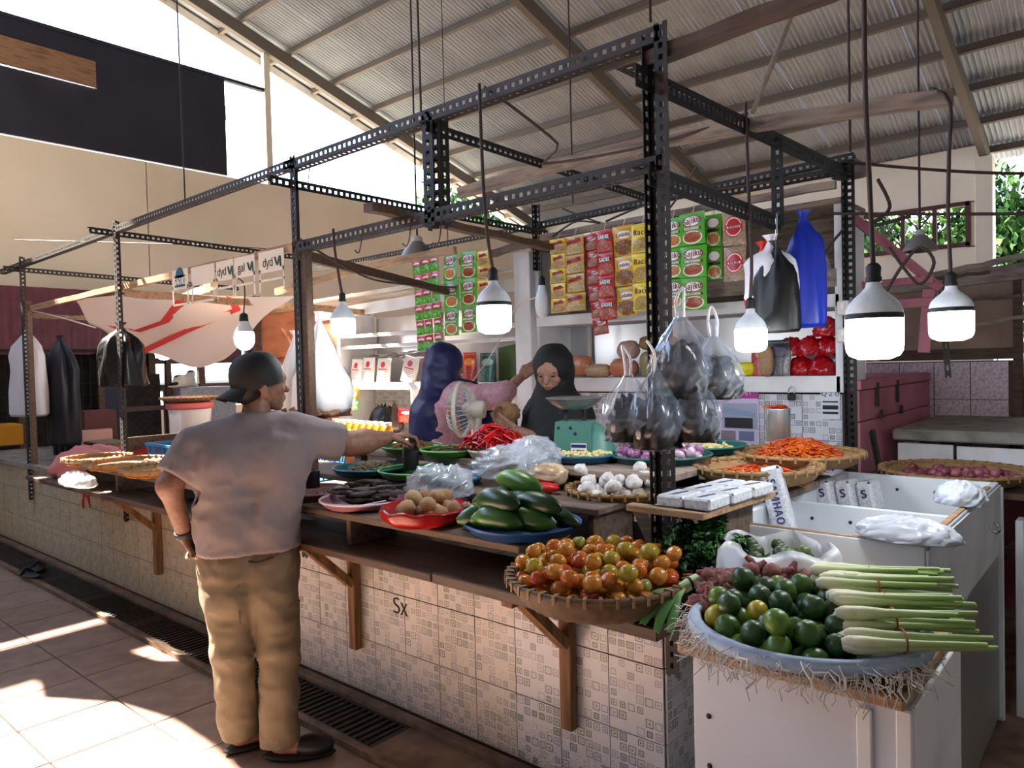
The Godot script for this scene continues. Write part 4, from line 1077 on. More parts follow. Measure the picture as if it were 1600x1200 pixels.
# ---------------------------------------------------------------- packaged goods
func sachet_mesh(w: float, h: float, m: Material) -> ArrayMesh:        # flat pouch with crimped ends, swollen in the middle; front faces +z
	var mb := MB.new()
	for side in [1, -1]:
		var rows := []
		for i in 7:
			var row := []
			var b := 1 - i / 6.0 * 2
			for j in 5:
				var a := j / 4.0 * 2 - 1
				var full := pow(max(0.0, (1 - a * a) * (1 - b * b * b * b)), .6)
				row.append(Vector3(a * w * .5 * (1 - .04 * (1 - b * b)), b * h * .5, side * (.0012 + .009 * full)))
			rows.append(row)
		mb.grid(rows, false, side > 0)
	return mb.mesh(m)
func sachet_image(bg: Color, label: Color, food: Color, style: int) -> ImageTexture:
	var im := Image.create(96, 128, false, Image.FORMAT_RGB8)
	im.fill(bg)
	var oval := func(cx, cy, rx, ry, c):
		for y in range(max(0, cy - ry), min(128, cy + ry)):
			for x in range(max(0, cx - rx), min(96, cx + rx)):
				if pow((x - cx) / float(rx), 2) + pow((y - cy) / float(ry), 2) < 1: im.set_pixel(x, y, c)
	if style == 0:                     # oval logo above a plate of food
		oval.call(48, 34, 36, 22, label); oval.call(48, 34, 33, 19, Color(.95, .93, .92))
		im.fill_rect(Rect2i(12, 58, 72, 12), label)
		oval.call(48, 98, 38, 26, Color(.93, .90, .84)); oval.call(48, 97, 33, 21, food)
		for k in 60: oval.call(rng.randi_range(20, 76), rng.randi_range(82, 112), 3, 3, food.lightened(rng.randf() * .3).darkened(rng.randf() * .3))
	elif style == 1:                   # label over a heap
		im.fill_rect(Rect2i(4, 6, 88, 6), bg.lightened(.3))
		oval.call(52, 40, 34, 16, label)
		oval.call(48, 92, 44, 32, food)
		for k in 90: oval.call(rng.randi_range(8, 88), rng.randi_range(66, 120), 4, 4, food.lightened(rng.randf() * .35).darkened(rng.randf() * .35))
	elif style == 2:                   # red over green
		im.fill_rect(Rect2i(0, 0, 96, 58), label)
		oval.call(48, 36, 36, 14, Color(.94, .92, .92))
		for k in 26: oval.call(rng.randi_range(14, 82), rng.randi_range(70, 118), 7, 4, food.lightened(rng.randf() * .4))
	elif style == 3:                   # clear pack with a round red seal
		for k in 300: oval.call(rng.randi_range(2, 94), rng.randi_range(2, 126), 4, 3, food.lightened(rng.randf() * .3).darkened(rng.randf() * .3))
		oval.call(48, 60, 38, 38, label); oval.call(48, 60, 34, 34, Color(.93, .90, .88)); oval.call(48, 60, 30, 30, label)
		im.fill_rect(Rect2i(12, 52, 72, 18), label); im.fill_rect(Rect2i(20, 57, 56, 8), Color(.93, .90, .88))
	elif style == 4:                   # white paper bag with a red rose and ruled text
		oval.call(48, 34, 16, 16, label); im.fill_rect(Rect2i(18, 56, 60, 6), label)
		for k in 5: im.fill_rect(Rect2i(14, 70 + k * 9, 66 - (k % 3) * 10, 2), Color(.55, .40, .42))
	return ImageTexture.create_from_image(im)
func printed(bg: Color, label: Color, food: Color, style: int) -> StandardMaterial3D:
	var m := mat(Color.WHITE, .28)
	m.albedo_texture = sachet_image(bg, label, food, style)
	return m
func sachet_strip(label: String, x: float, top: float, bottom: float, w: float, rows: int, cols: int, m: Material, words: Array, wm: Material, z := -3.85, lean := 0.0) -> void:
	var t := thing("sachet_strip", label, "sachets", Vector3(x, top, z), rng.randf_range(-.06, .10), "sachet strips hung above the white shelves")
	t.rotation.z = lean
	var h := (top - bottom) / rows
	var sm := sachet_mesh(w / cols - .003, h - .004, m)
	for r in rows:
		for c in cols:
			var o := obj("sachet", sm, null, t, Vector3((c - (cols - 1) * .5) * w / cols, -h * (r + .5), rng.randf_range(-.004, .006)))
			o.rotation = Vector3(rng.randf_range(-.06, .06), rng.randf_range(-.10, .10), 0)
			for k in words.size():
				var q: Array = words[k]
				text("lettering", q[0], h * q[1], Vector3(0, h * q[2], .0115 - absf(q[2]) * .006), Basis(Vector3.BACK, q[3]).scaled(Vector3(q[4], 1, 1)), wm if q.size() < 6 else q[5], o, true)
	obj("hanger", MB.new().tube([Vector3(0, -.01, 0), Vector3(0, .05, -.03)], .003, 5), M.off_white, t)

func bag(w: Vector3, neck: float, folds: int, seed_: int, tuft := .06, boxy := false) -> MB:   # hanging knotted bag; origin at the knot, body below; w = half width, height, half depth
	var f := FastNoiseLite.new()
	f.seed = seed_; f.frequency = 1.1
	var rows := []
	var prof := [[tuft, .9], [tuft * .55, .5], [0.0, .14], [-.10, .25], [-.25, .44], [-.42, .64], [-.60, .84], [-.76, .98], [-.90, 1.0], [-.98, .72], [-1.0, .02]]
	if tuft == .05: prof = [[tuft, .9], [tuft * .55, .5], [0.0, .16], [-.10, .34], [-.24, .62], [-.40, .86], [-.58, 1.0], [-.76, .98], [-.90, .74], [-.98, .36], [-1.0, .02]]
	if boxy: prof = [[tuft, .9], [tuft * .55, .5], [0.0, .2], [-.06, .42], [-.14, .66], [-.26, .84], [-.45, .92], [-.7, .97], [-.95, 1.0], [-.99, .9], [-1.0, .02]]
	for i in prof.size():
		var q: Array = prof[i]
		var y: float = q[0] * (w.y if q[0] <= 0 else 1.0)
		var row := []
		for s in 36:
			var a := TAU * s / 36
			var fold: float = 1 + (.20 * sin(folds * a + seed_) + .10 * sin((folds * 2 + 1) * a)) * clamp(1.0 + q[0] * 1.05, .12, 1.0)
			var k: float = q[1] * fold * (1 + .22 * f.get_noise_3d(cos(a) * 1.4, q[0] * 3, sin(a) * 1.4))
			if q[0] >= 0: k *= neck / w.x * (3.0 if i == 0 else 2.0) * .5 if i < 2 else neck / (w.x * .16)
			row.append(Vector3(cos(a) * w.x * k, y, -sin(a) * w.z * k))
		rows.append(row)
	rows.reverse()
	return MB.new().grid(rows, true)
func crumple(s: Vector3, seed_: int, amp := .35, segs := 26, rings := 16, freq := 1.9) -> MB:    # crumpled film or cloth lying in a heap, flat below
	var f := FastNoiseLite.new()
	f.seed = seed_; f.frequency = freq; f.fractal_type = FastNoiseLite.FRACTAL_RIDGED; f.fractal_octaves = 3
	var rows := []
	for i in rings + 1:
		var t := -PI / 2 + PI * i / rings
		var row := []
		for j in segs:
			var a := TAU * j / segs
			var d := Vector3(cos(t) * cos(a), sin(t), -cos(t) * sin(a))
			var k := 1 + amp * (f.get_noise_3dv(d * 1.2) )
			var p := d * k * s
			p.y = max(p.y, -.25 * s.y)
			row.append(p)
		rows.append(row)
	return MB.new().grid(rows, true)

func build_goods() -> void:
	var green := Color(.30, .66, .12)
	var yellow := Color(.86, .72, .12)
	var gold := Color(.72, .53, .14)
	var crim := Color(.70, .07, .10)
	var whitep := mat(Color(.96, .95, .93), .4)
	var maroon := mat(Color(.45, .05, .08), .4)
	var P_rg := printed(Color(.28, .62, .16), Color(.74, .10, .16), Color(.42, .74, .30), 2)
	var P_gd := printed(green, Color(.20, .10, .12), Color(.78, .48, .22), 0)
	var P_gr := printed(green, Color(.52, .08, .10), Color(.62, .26, .10), 0)
	var P_ye := printed(yellow, Color(.72, .16, .12), Color(.66, .52, .36), 1)
	var P_go := printed(gold, Color(.74, .20, .14), Color(.78, .66, .44), 1)
	var P_re := printed(crim, Color(.93, .90, .88), Color(.62, .42, .34), 1)
	var P_sa := printed(crim, Color(.08, .28, .28), Color(.72, .34, .28), 1)
	var P_br := printed(Color(.78, .60, .12), Color(.93, .91, .88), Color(.50, .28, .08), 1)
	var P_ra := printed(Color(.88, .78, .14), Color(.90, .82, .30), Color(.70, .58, .26), 1)
	var P_cl := printed(Color(.62, .50, .38), Color(.72, .10, .16), Color(.66, .54, .42), 3)
	sachet_strip("wide sheet of small red and green sachets nearest the steel lampshade", -4.171, 2.38, 1.68, .30, 6, 3, P_rg, [["hajar", .20, .14, 0.0, .8]], maroon, -3.85, .05)
	sachet_strip("dark green sachet strip behind the small red and green sachets", -3.99, 2.33, 2.02, .10, 2, 1, P_gd, [], whitep, -3.93)
	sachet_strip("green sachet strip with black labels left of its red-labelled twin", -3.898, 2.386, 1.775, .15, 3, 1, P_gd, [["Sajiku", .26, .24, .05, .8], ["NASI GORENG", .10, .005, 0.0, .8, whitep]], maroon)
	sachet_strip("green sachet strip with red labels above the navy headscarf", -3.72, 2.375, 1.79, .165, 3, 1, P_gr, [["Sajiku", .26, .24, .05, .8], ["NASI GORENG", .10, .005, 0.0, .8, whitep]], maroon)
	sachet_strip("beige and yellow sachet strip beside the banded lamp", -3.57, 2.36, 1.95, .12, 4, 1, P_ye, [["Masako", .26, .2, .15, .6]], maroon)
	sachet_strip("pale yellow sachet strip at the unlit bulb's side of the row", -2.91, 2.362, 1.88, .135, 5, 1, P_ye, [["Masako", .30, .2, .18, .7]], maroon)
	sachet_strip("golden sachet strip between the pale yellow and red ones", -2.77, 2.362, 1.88, .16, 4, 1, P_go, [["Masako", .30, .2, .18, .8]], maroon, -3.84)
	sachet_strip("long red sachet strip reaching lowest of the row", -2.655, 2.36, 1.72, .12, 6, 1, P_re, [["Masako", .30, .2, .12, .6]], maroon, -3.86, .10)
	sachet_strip("red sachet strip with dark teal labels", -2.545, 2.365, 1.81, .125, 4, 1, P_sa, [["SAORI", .24, .19, .0, .8]], whitep, -3.84, .03)
	sachet_strip("mustard sachet strip with white oval labels", -2.412, 2.378, 1.826, .15, 3, 1, P_br, [["Ladaku", .18, .19, .0, .8]], maroon, -3.85, .03)
	sachet_strip("bright yellow sachet strip partly behind the corner post", -2.28, 2.368, 1.85, .14, 3, 1, P_ra, [["Racik", .26, .2, .0, .9]], maroon)
	sachet_strip("green sachet strip with black labels right behind the corner post", -2.085, 2.375, 1.85, .14, 3, 1, P_gd, [["Sajiku", .26, .24, .05, .8], ["NASI GORENG", .10, .005, 0.0, .8, whitep]], maroon, -3.86)
	sachet_strip("green sachet strip with red labels nearest the clear seal packs", -1.954, 2.384, 1.833, .17, 3, 1, P_gr, [["Sajiku", .26, .24, .05, .8], ["NASI GORENG", .10, .005, 0.0, .8, whitep]], maroon)
	sachet_strip("plain green sachet strip hanging behind the red-labelled one", -1.86, 2.37, 2.0, .10, 2, 1, P_gd, [], whitep, -3.92)
	sachet_strip("clear snack packs with round red seals", -1.71, 2.361, 1.973, .135, 2, 1, P_cl, [["KOKOH", .10, .03, .0, .9]], maroon)
	# flour bags and other goods on the white shelves
	var paper := printed(Color(.90, .86, .83), Color(.80, .12, .22), Color(.9, .9, .9), 4)
	var fg := "white flour bags on the cabinet's left shelf"
	var fl := ["flour bag with a red rose standing closest to the shelf's outer end", "flour bag with a red rose, second from the shelf's outer end", "flour bag with a red rose, third from the shelf's outer end", "leaning flour bag beside the navy headscarf"]
	var fx := [-5.44, -5.27, -5.06, -4.74]
	for k in 4:
		var o := one("flour_bag", _upright(.17, .21 + .01 * (k % 2), .07), paper, fl[k], "flour bag", fg, Vector3(fx[k], 1.426, -4.14))
		o.rotation = Vector3(-.06, .05 * k - .05, -.03 if k < 3 else -.22)
	for k in 3:
		var o := one("flour_bag", _upright(.16, .20, .06), paper, ["flour bag lying flat at the stack's outer end", "flour bag lying flat in the middle of the stack", "flour bag lying flat at the stack's inner end"][k], "flour bag", "flour bags lying on the standing ones", Vector3(-5.25 + .26 * k, 1.645 + .01 * k, -4.2))
		o.rotation = Vector3(-1.45, .1 * k, .0)
	var redpk := printed(Color(.80, .10, .12), Color(.95, .93, .92), Color(.85, .3, .2), 1)
	one("snack_pouch", _upright(.12, .2, .05), redpk, "red and white pouch just left of the navy headscarf", "pouch", "", Vector3(-4.52, 1.426, -4.16))
	one("snack_pouch", _upright(.14, .23, .06), printed(Color(.84, .18, .08), Color(.93, .62, .10), Color(.75, .12, .05), 1), "red and orange pouch right of the navy headscarf", "pouch", "", Vector3(-4.03, 1.426, -4.16))
	one("snack_pouch", _upright(.10, .18, .05), printed(Color(.86, .55, .14), Color(.9, .8, .6), Color(.6, .4, .2), 1), "orange pouch between the red and green pouches", "pouch", "", Vector3(-3.90, 1.426, -4.2))
	one("snack_pouch", _upright(.16, .22, .06), printed(Color(.06, .26, .22), Color(.55, .70, .60), Color(.10, .36, .30), 1), "dark green pouch in front of the folders", "pouch", "", Vector3(-3.80, 1.426, -4.12))
	one("snack_pouch", _upright(.12, .17, .05), printed(Color(.75, .55, .45), Color(.8, .2, .2), Color(.7, .5, .4), 1), "pale pouch beside the vendor's cheek", "pouch", "", Vector3(-4.17, 1.426, -4.22))
	for k in 3:
		var o := one("folder", MB.new().cbox(Vector3(0, .15, 0), Vector3(.30, .26, .015), .002), mat([Color(.30, .38, .16), Color(.74, .30, .30), Color(.86, .84, .80)][k], .6), ["green cardboard folder leaning behind the green pouch", "red folder edge showing above the green folder", "white paper sheaf behind the folders"][k], "folder", "", Vector3(-3.66 + .02 * k, 1.426, -4.24 - .03 * k))
		o.rotation = Vector3(-.12, -.1, .12 + .06 * k)
	# bottles of cooking oil
	var oil := mat(Color(.86, .62, .05), .12)
	oil.clearcoat_enabled = true; oil.clearcoat = .6
	for k in 9:
		var t := thing("oil_bottle", ["short oil bottle with white cap at the row's outer end", "oil bottle, second of the white-capped row", "oil bottle, third of the white-capped row", "oil bottle, fourth of the white-capped row", "oil bottle, fifth of the white-capped row", "oil bottle, sixth of the white-capped row", "oil bottle, seventh of the white-capped row", "oil bottle, eighth of the white-capped row", "oil bottle next to the vendor's pink dress"][k], "bottle", Vector3(-5.50 + .105 * k, .956, -3.94 + .012 * k), 0, "oil bottles below the flour shelf")
		obj("body", MB.new().lathe([Vector2(0, 0), Vector2(.036, 0), Vector2(.04, .01), Vector2(.04, .10), Vector2(.032, .125), Vector2(.024, .13)], 14), oil, t)
		obj("cap", MB.new().lathe([Vector2(.028, .128), Vector2(.029, .15), Vector2(.026, .154), Vector2(0, .154)], 14), M.white, t)
		obj("label", MB.new().lathe([Vector2(.0405, .03), Vector2(.041, .032), Vector2(.041, .075), Vector2(.0405, .077)], 14), mat([Color(.92, .86, .5), Color(.9, .9, .88), Color(.88, .80, .2)][k % 3], .5), t)
	for k in 2:
		var t := thing("drink_sachet", ["green and orange sachet taped to the cabinet edge, outer one", "green and orange sachet taped to the cabinet edge, inner one"][k], "sachet", Vector3(-5.50 + .13 * k, 1.28, -4.07), 0, "green sachets under the flour shelf")
		obj("pouch", sachet_mesh(.10, .20, printed(Color(.50, .72, .42), Color(.92, .58, .12), Color(.85, .90, .82), 2)), null, t)
	one("dark_bag", crumple(Vector3(.16, .20, .1), 4, .3), M.bag_black, "black carrier bag lying under the flour shelf", "bag", "", Vector3(-5.15, 1.0, -4.2))
	one("coffee_bag", bag(Vector3(.09, .24, .07), .02, 5, 8, .03), mat(Color(.22, .15, .12), .4), "brown knotted bag behind the black carrier bag", "bag", "", Vector3(-5.02, 1.23, -4.22))
	one("seasoning_sachet", _upright(.26, .12, .04), redpk, "red sachets lying above the oil bottles", "sachet", "", Vector3(-4.82, 1.08, -4.2))
	# tall red and dark bottles behind the fan
	for k in 7:
		var red_b := k < 4
		var t := thing("sauce_bottle", ["slim red sauce bottle standing closest to the fan", "slim red sauce bottle, second from the fan", "slim red sauce bottle, third from the fan", "slim red sauce bottle touching the dark soy bottles", "dark soy bottle touching the red sauce bottles", "dark soy bottle in the middle of its three", "dark soy bottle nearest the white cabinet post"][k], "bottle", Vector3(-4.02 + .085 * k, .956, -4.1 - .02 * (k % 2)), 0, "red sauce bottles behind the fan" if red_b else "dark soy bottles behind the fan")
		obj("body", MB.new().lathe([Vector2(0, 0), Vector2(.03, 0), Vector2(.031, .14), Vector2(.014, .19), Vector2(.012, .20)], 12), mat(Color(.62, .10, .06) if red_b else Color(.10, .05, .05), .15), t)
		obj("cap", MB.new().lathe([Vector2(.014, .2), Vector2(.014, .24), Vector2(0, .245)], 10), M.red, t)
	# right shelf: crackers, beige bags, red snack bags
	var rg := [[-3.0, 1.46, .17, .14, Color(.82, .50, .30), "orange cracker bag at the hinge end of the shelf"], [-2.86, 1.45, .2, .09, Color(.80, .62, .46), "flat beige cracker bag in front of the orange one"], [-2.66, 1.45, .2, .12, Color(.80, .44, .28), "round orange cracker bag in the middle of the shelf"], [-2.44, 1.45, .17, .17, Color(.62, .56, .34), "greenish noodle bag beside the corner post"], [-2.30, 1.45, .15, .17, Color(.60, .54, .34), "greenish noodle bag half behind the corner post"], [-2.40, 1.62, .26, .10, Color(.56, .48, .24), "olive bag lying on the noodle bags"], [-2.62, 1.57, .14, .12, Color(.78, .60, .54), "pinkish bag behind the round orange crackers"]]
	for q in rg:
		one("cracker_bag", _sack(q[2], q[3], .12), tinted(q[4], .3, 12.0), q[5], "bag", "cracker bags on the shelf above the scale", Vector3(q[0], q[1], -4.22))
	for q in [[-1.99, .10, .10, Color(.08, .08, .08), "black packet on the shelf beside the hanging black bags"], [-1.87, .12, .09, Color(.82, .74, .06), "yellow packet between the dark packets"], [-1.77, .11, .08, Color(.84, .78, .08), "yellow packet under the bandless lamp"], [-1.93, .14, .12, Color(.10, .10, .08), "dark packet behind the yellow ones"]]:
		one("snack_packet", _sack(q[1], q[2], .08), mat(q[3], .3), q[4], "packet", "packets on the shelf under the bandless lamp", Vector3(q[0], 1.452, -4.14))
	one("snack_packet", _upright(.12, .18, .05), printed(Color(.62, .08, .12), Color(.72, .5, .35), Color(.7, .2, .15), 1), "dark red packet beside the black packet", "packet", "", Vector3(-1.68, 1.452, -4.13))
	one("snack_packet", _upright(.14, .2, .05), printed(Color(.09, .08, .11), Color(.30, .26, .36), Color(.28, .24, .30), 1), "black printed packet standing before the red bags", "packet", "", Vector3(-1.58, 1.452, -4.11))
	one("cracker_pack", _sack(.08, .17, .05), tinted(Color(.66, .49, .34), .6), "beige cracker pack between the red and black packets", "packet", "", Vector3(-1.635, 1.452, -4.08))
	var rb := [[-1.48, 1.452], [-1.36, 1.452], [-1.53, 1.56], [-1.42, 1.56], [-1.33, 1.56], [-1.33, 1.66], [-1.48, 1.452]]
	var rbl := ["lower left red snack bag in the red stack", "lower right red snack bag in the red stack", "upper left red snack bag in the red stack", "middle red snack bag in the upper row", "right red snack bag in the upper row", "topmost red snack bag of the stack"]
	var redf := mat(Color(.62, .04, .09), .16)
	for k in 6:
		one("red_snack_bag", crumple(Vector3(.066, .075, .055), 120 + k, .3, 36, 20, 2.4), redf, rbl[k], "bag", "red snack bags stacked at the shelf's end", Vector3(rb[k][0], rb[k][1] + .02, -4.18 + .02 * (k % 2)))
	one("clear_bag", crumple(Vector3(.09, .12, .07), 14, .25), M.film, "clear bag of goods above the red snack bags", "bag", "", Vector3(-1.36, 2.0, -4.02))
	# banner strip cut into frames
	var canvas := mat(Color(.88, .86, .80), .6)
	canvas.backlight = Color(.35, .33, .28)
	for k in 5:
		var x0: float = [-4.535, -4.29, -3.99, -3.79, -3.54][k]
		var x1: float = [-4.33, -4.01, -3.80, -3.58, -3.30][k]
		var bt := thing("banner_piece", ["white banner piece with a blue badge at the row's far end", "white banner piece with faint scribbles beside the blue badge", "white banner piece in the middle of the batten", "white banner piece behind the round bulb's cord", "white banner piece with black drawings beside the tall post"][k], "banner", Vector3((x0 + x1) * .5, 2.15, -2.085), 0, "banner pieces on the front batten")
		var w := x1 - x0
		obj("cloth", MB.new().box(Vector3(0, -.035, 0), Vector3(w, .11 if k else .12, .002)), canvas, bt)
		obj("strip", MB.new().box(Vector3(-w * .47, -.13, 0), Vector3(.014, .12, .002)), canvas, bt)
		obj("strip", MB.new().box(Vector3(w * .47, -.13, 0), Vector3(.014, .12, .002)), canvas, bt)
		obj("strip", MB.new().box(Vector3(0, -.185 if k < 2 else -.13, 0), Vector3(w, .012, .002)), canvas, bt)
		if k == 0:
			obj("badge", MB.new().box(Vector3(0, -.045, .002), Vector3(.13, .07, .002)).lathe([Vector2(.0, .002), Vector2(.05, .002), Vector2(.05, 0)], 20, Vector3(0, -.012, .001), Basis(Vector3.RIGHT, PI / 2)), mat(Color(.06, .34, .46), .5), bt)
			text("lettering", "SAORI", .06, Vector3(0, -.045, .0035), Basis().scaled(Vector3(.8, 1, 1)), whitep, bt, true)
		elif k in [2, 3, 4]:
			obj("print", rope([Vector3(.04, -.02, .002), Vector3(.06, -.06, .002), Vector3(.085, -.02, .002), Vector3(.09, -.07, .002)], .006), mat(Color(.20, .36, .36), .6), bt)
			text("lettering", ["dyd", "gal", "dyd"][k - 2], .06, Vector3(-.03, -.04, .002), Basis(), M.ink, bt)
	# hanging bags with dark goods at the corner post
	var goods := grainy([Color(.04, .035, .04), Color(.09, .075, .07), Color(.16, .12, .10)], .08, .5, Vector3(9, 9, 9), 60)
	var hb := [[Vector3(-1.06, 1.68, -2.0), .085, .26, "clear bag of dark goods hanging highest on the corner post"], [Vector3(-.985, 1.62, -2.06), .075, .20, "clear bag of dark goods at the right of the upper pair"], [Vector3(-1.19, 1.51, -1.91), .075, .21, "clear bag of dark goods at the left of the lower three"], [Vector3(-1.11, 1.52, -1.93), .09, .24, "clear bag of dark goods in the middle of the lower three"], [Vector3(-1.02, 1.50, -1.99), .075, .20, "clear bag of dark goods at the right of the lower three"]]
	for k in 5:
		var q: Array = hb[k]
		var t := thing("goods_bag", q[3], "bag", q[0], k * .7, "clear bags of dark goods on the corner post")
		obj("film", bag(Vector3(q[1] * 1.12, q[2], q[1] * .95), .014, 6 + k % 3, 11 + k, .05), M.film, t)
		obj("contents", crumple(Vector3(q[1] * .90, q[2] * .44, q[1] * .74), 70 + k, .38, 36, 24, 1.4), goods, t, Vector3(0, -q[2] * .82, 0))
		obj("handles", rope([Vector3(-.01, 0, 0), Vector3(-.015, .05, 0), Vector3(.0, .09, -.02), Vector3(.012, .05, 0), Vector3(.01, 0, 0)], .004), M.bag_white, t)
	# white sacks of crackers at the middle post
	for k in 2:
		var t := thing("white_sack", ["long bright white bag hanging on the tall middle post", "bright white bag in front of the tall middle post"][k], "bag", [Vector3(-3.24, 1.79, -2.24), Vector3(-3.40, 1.70, -2.2)][k], k * .8, "bright white bags on the middle post")
		obj("film", bag([Vector3(.19, .48, .13), Vector3(.13, .42, .10)][k], .02, 5 + k, 31 + k), M.bag_white, t)
		obj("contents", crumple([Vector3(.15, .07, .12), Vector3(.12, .07, .10)][k], 33 + k, .5), grainy([Color(.30, .18, .12), Color(.50, .33, .22), Color(.88, .84, .78)], .09, .8, Vector3.ONE * 6, 61), t, Vector3(0, -.46 if k == 0 else -.40, 0))
	# bags on the far posts
	one("black_bag", bag(Vector3(.19, .40, .15), .03, 7, 41, .06, true), M.bag_black, "black carrier bag hanging on the second front post", "bag", "", Vector3(-5.52, 1.86, -2.16))
	one("grey_white_bag", bag(Vector3(.24, .74, .14), .04, 5, 42, .06, true), mat(Color(.80, .80, .84), .6), "bunch of white carrier bags hanging on the farthest front post", "bag", "", Vector3(-7.62, 1.93, -2.18))
	one("navy_bag", bag(Vector3(.26, .95, .12), .04, 4, 43, .06, true), mat(Color(.06, .075, .14), .6), "dark blue cloth hanging behind the white carrier bags", "cloth", "", Vector3(-7.55, 1.86, -2.42))
	# coloured carrier bags at the near cross beam
	var cbags := [[Vector3(-1.075, 2.09, -3.08), Vector3(.085, .42, .06), Color(.03, .16, .62), "blue carrier bags bunched beside the black ones", 3], [Vector3(-1.20, 1.97, -2.98), Vector3(.075, .26, .05), Color(.80, .10, .07), "red carrier bags tucked behind the white ones", 4], [Vector3(-1.16, 1.99, -2.96), Vector3(.11, .2, .06), Color(.88, .88, .92), "white carrier bags folded over the black ones", 5], [Vector3(-1.125, 1.96, -2.93), Vector3(.095, .31, .055), Color(.025, .025, .03), "black carrier bags hanging in the middle of the bunch", 3]]
	for k in 4:
		var q: Array = cbags[k]
		one("carrier_bags", bag(q[1], .02, q[4], 51 + k, .06, true), mat(q[2], .4), q[3], "bags", "coloured carrier bags on the near beam", q[0])
	one("bag_hook", rope([Vector3(-1.15, 2.14, -3.0), Vector3(-1.145, 2.05, -2.98), Vector3(-1.15, 1.98, -2.96)], .004), M.chrome, "wire hook holding the coloured carrier bags", "hook")
	# mint green scale with a steel pan
	var sc := thing("weighing_scale", "mint green mechanical scale with a round steel pan", "scale", Vector3(-1.93, 1.126, -2.65), .35)
	var mint := mat(Color(.27, .47, .43), .45)
	obj("housing", MB.new().prism([Vector3(-.085, 0, .07), Vector3(.10, 0, .07), Vector3(.075, .17, .07), Vector3(-.07, .17, .07)], Vector3(0, 0, -.15)), mint, sc)
	obj("skirt", MB.new().lathe([Vector2(.0, .0), Vector2(.115, .0), Vector2(.118, .02), Vector2(.09, .11), Vector2(.05, .15), Vector2(0, .16)], 20, Vector3(.06, 0, -.04)), mint, sc)
	obj("dial_plate", MB.new().box(Vector3(.035, .05, .072), Vector3(.07, .055, .003)), M.white, sc)
	obj("dial_print", MB.new().box(Vector3(.035, .066, .074), Vector3(.066, .014, .002)).box(Vector3(.035, .045, .074), Vector3(.05, .008, .002)), mat(Color(.06, .12, .36), .5), sc)
	var bolt := MB.new().lathe([Vector2(.007, 0), Vector2(.006, .004), Vector2(0, .005)], 8, Vector3.ZERO, Basis(Vector3.RIGHT, PI / 2)).mesh(M.black)
	for q in [[-.055, .145], [.0, .145], [-.06, .05], [.02, .12]]: obj("bolt", bolt, null, sc, Vector3(q[0], q[1], .071))
	obj("pan_support", MB.new().box(Vector3(-.04, .195, 0), Vector3(.015, .06, .02)).box(Vector3(.04, .195, 0), Vector3(.015, .06, .02)), M.steel, sc)
	obj("pan", MB.new().lathe([Vector2(0, .22), Vector2(.06, .222), Vector2(.10, .245), Vector2(.122, .268), Vector2(.130, .272), Vector2(.128, .275), Vector2(.118, .27), Vector2(.095, .25), Vector2(.05, .228), Vector2(0, .227)], 32), mat(Color(.60, .60, .61), .36, .8), sc)
	# electric fan behind the trays
	var fn := thing("electric_fan", "white electric fan with a round wire guard behind the trays", "fan", Vector3(-3.0, 1.30, -3.02), -1.1)
	for k in 30:
		var a := TAU * k / 30
		obj("guard_wire", MB.new().tube([Vector3(cos(a) * .03, sin(a) * .03, .075), Vector3(cos(a) * .11, sin(a) * .11, .06), Vector3(cos(a) * .155, sin(a) * .155, 0), Vector3(cos(a) * .11, sin(a) * .11, -.06), Vector3(cos(a) * .03, sin(a) * .03, -.07)], .0022, 5), M.off_white, fn)
	obj("guard_rim", MB.new().lathe([Vector2(.155, -.012), Vector2(.163, -.008), Vector2(.163, .008), Vector2(.155, .012), Vector2(.153, 0), Vector2(.155, -.012)], 32, Vector3.ZERO, Basis(Vector3.RIGHT, PI / 2)), M.off_white, fn)
	for k in 3:
		obj("blade", MB.new().blob(Vector3(cos(k * 2.094) * .07, sin(k * 2.094) * .07, 0), Vector3(.065, .035, .006), Basis(Vector3.BACK, k * 2.094) * Basis(Vector3.RIGHT, .5), 12, 6), mat(Color(.45, .50, .60), .4), fn)
	obj("motor", MB.new().lathe([Vector2(0, -.04), Vector2(.05, -.035), Vector2(.055, .05), Vector2(.03, .09), Vector2(0, .09)], 16, Vector3(0, 0, -.1), Basis(Vector3.RIGHT, PI / 2)), M.off_white, fn)
	obj("stem", MB.new().tube([Vector3(0, -.04, -.1), Vector3(0, -.22, -.08), Vector3(0, -1.28, -.06)], .022, 10), M.off_white, fn)
	obj("foot", MB.new().lathe([Vector2(0, -1.28), Vector2(.16, -1.28), Vector2(.15, -1.25), Vector2(0, -1.235)], 20), M.off_white, fn)
	# film heaps and small packs on the trays
	one("clear_film_heap", crumple(Vector3(.17, .09, .13), 21, .4, 40, 24), M.film_heap, "big heap of crumpled clear bags beside the red chillies", "bags", "", Vector3(-2.06, 1.10, -2.38))
	one("clear_film_heap", crumple(Vector3(.11, .075, .09), 24, .4, 36, 20), M.film_heap, "raised crumple of clear film on top of the bag heap", "bags", "", Vector3(-1.98, 1.15, -2.42))
	one("clear_film_heap", crumple(Vector3(.13, .08, .10), 22, .45, 36, 20), M.film_heap, "blue-white clear bag heap above the potatoes", "bags", "", Vector3(-2.17, 1.06, -2.05))
	one("seasoning_bag", _sack(.17, .09, .12), printed(Color(.80, .72, .60), Color(.74, .12, .10), Color(.72, .60, .44), 1), "pale printed packet with red ends beside the garlic", "packet", "", Vector3(-1.86, 1.055, -2.36))
	one("red_packet", _sack(.13, .035, .05), M.red, "small red packet in front of the printed one", "packet", "", Vector3(-1.80, 1.05, -2.26))
	# wrapped white blocks
	var wrap := tinted(Color(.88, .89, .92), .3)
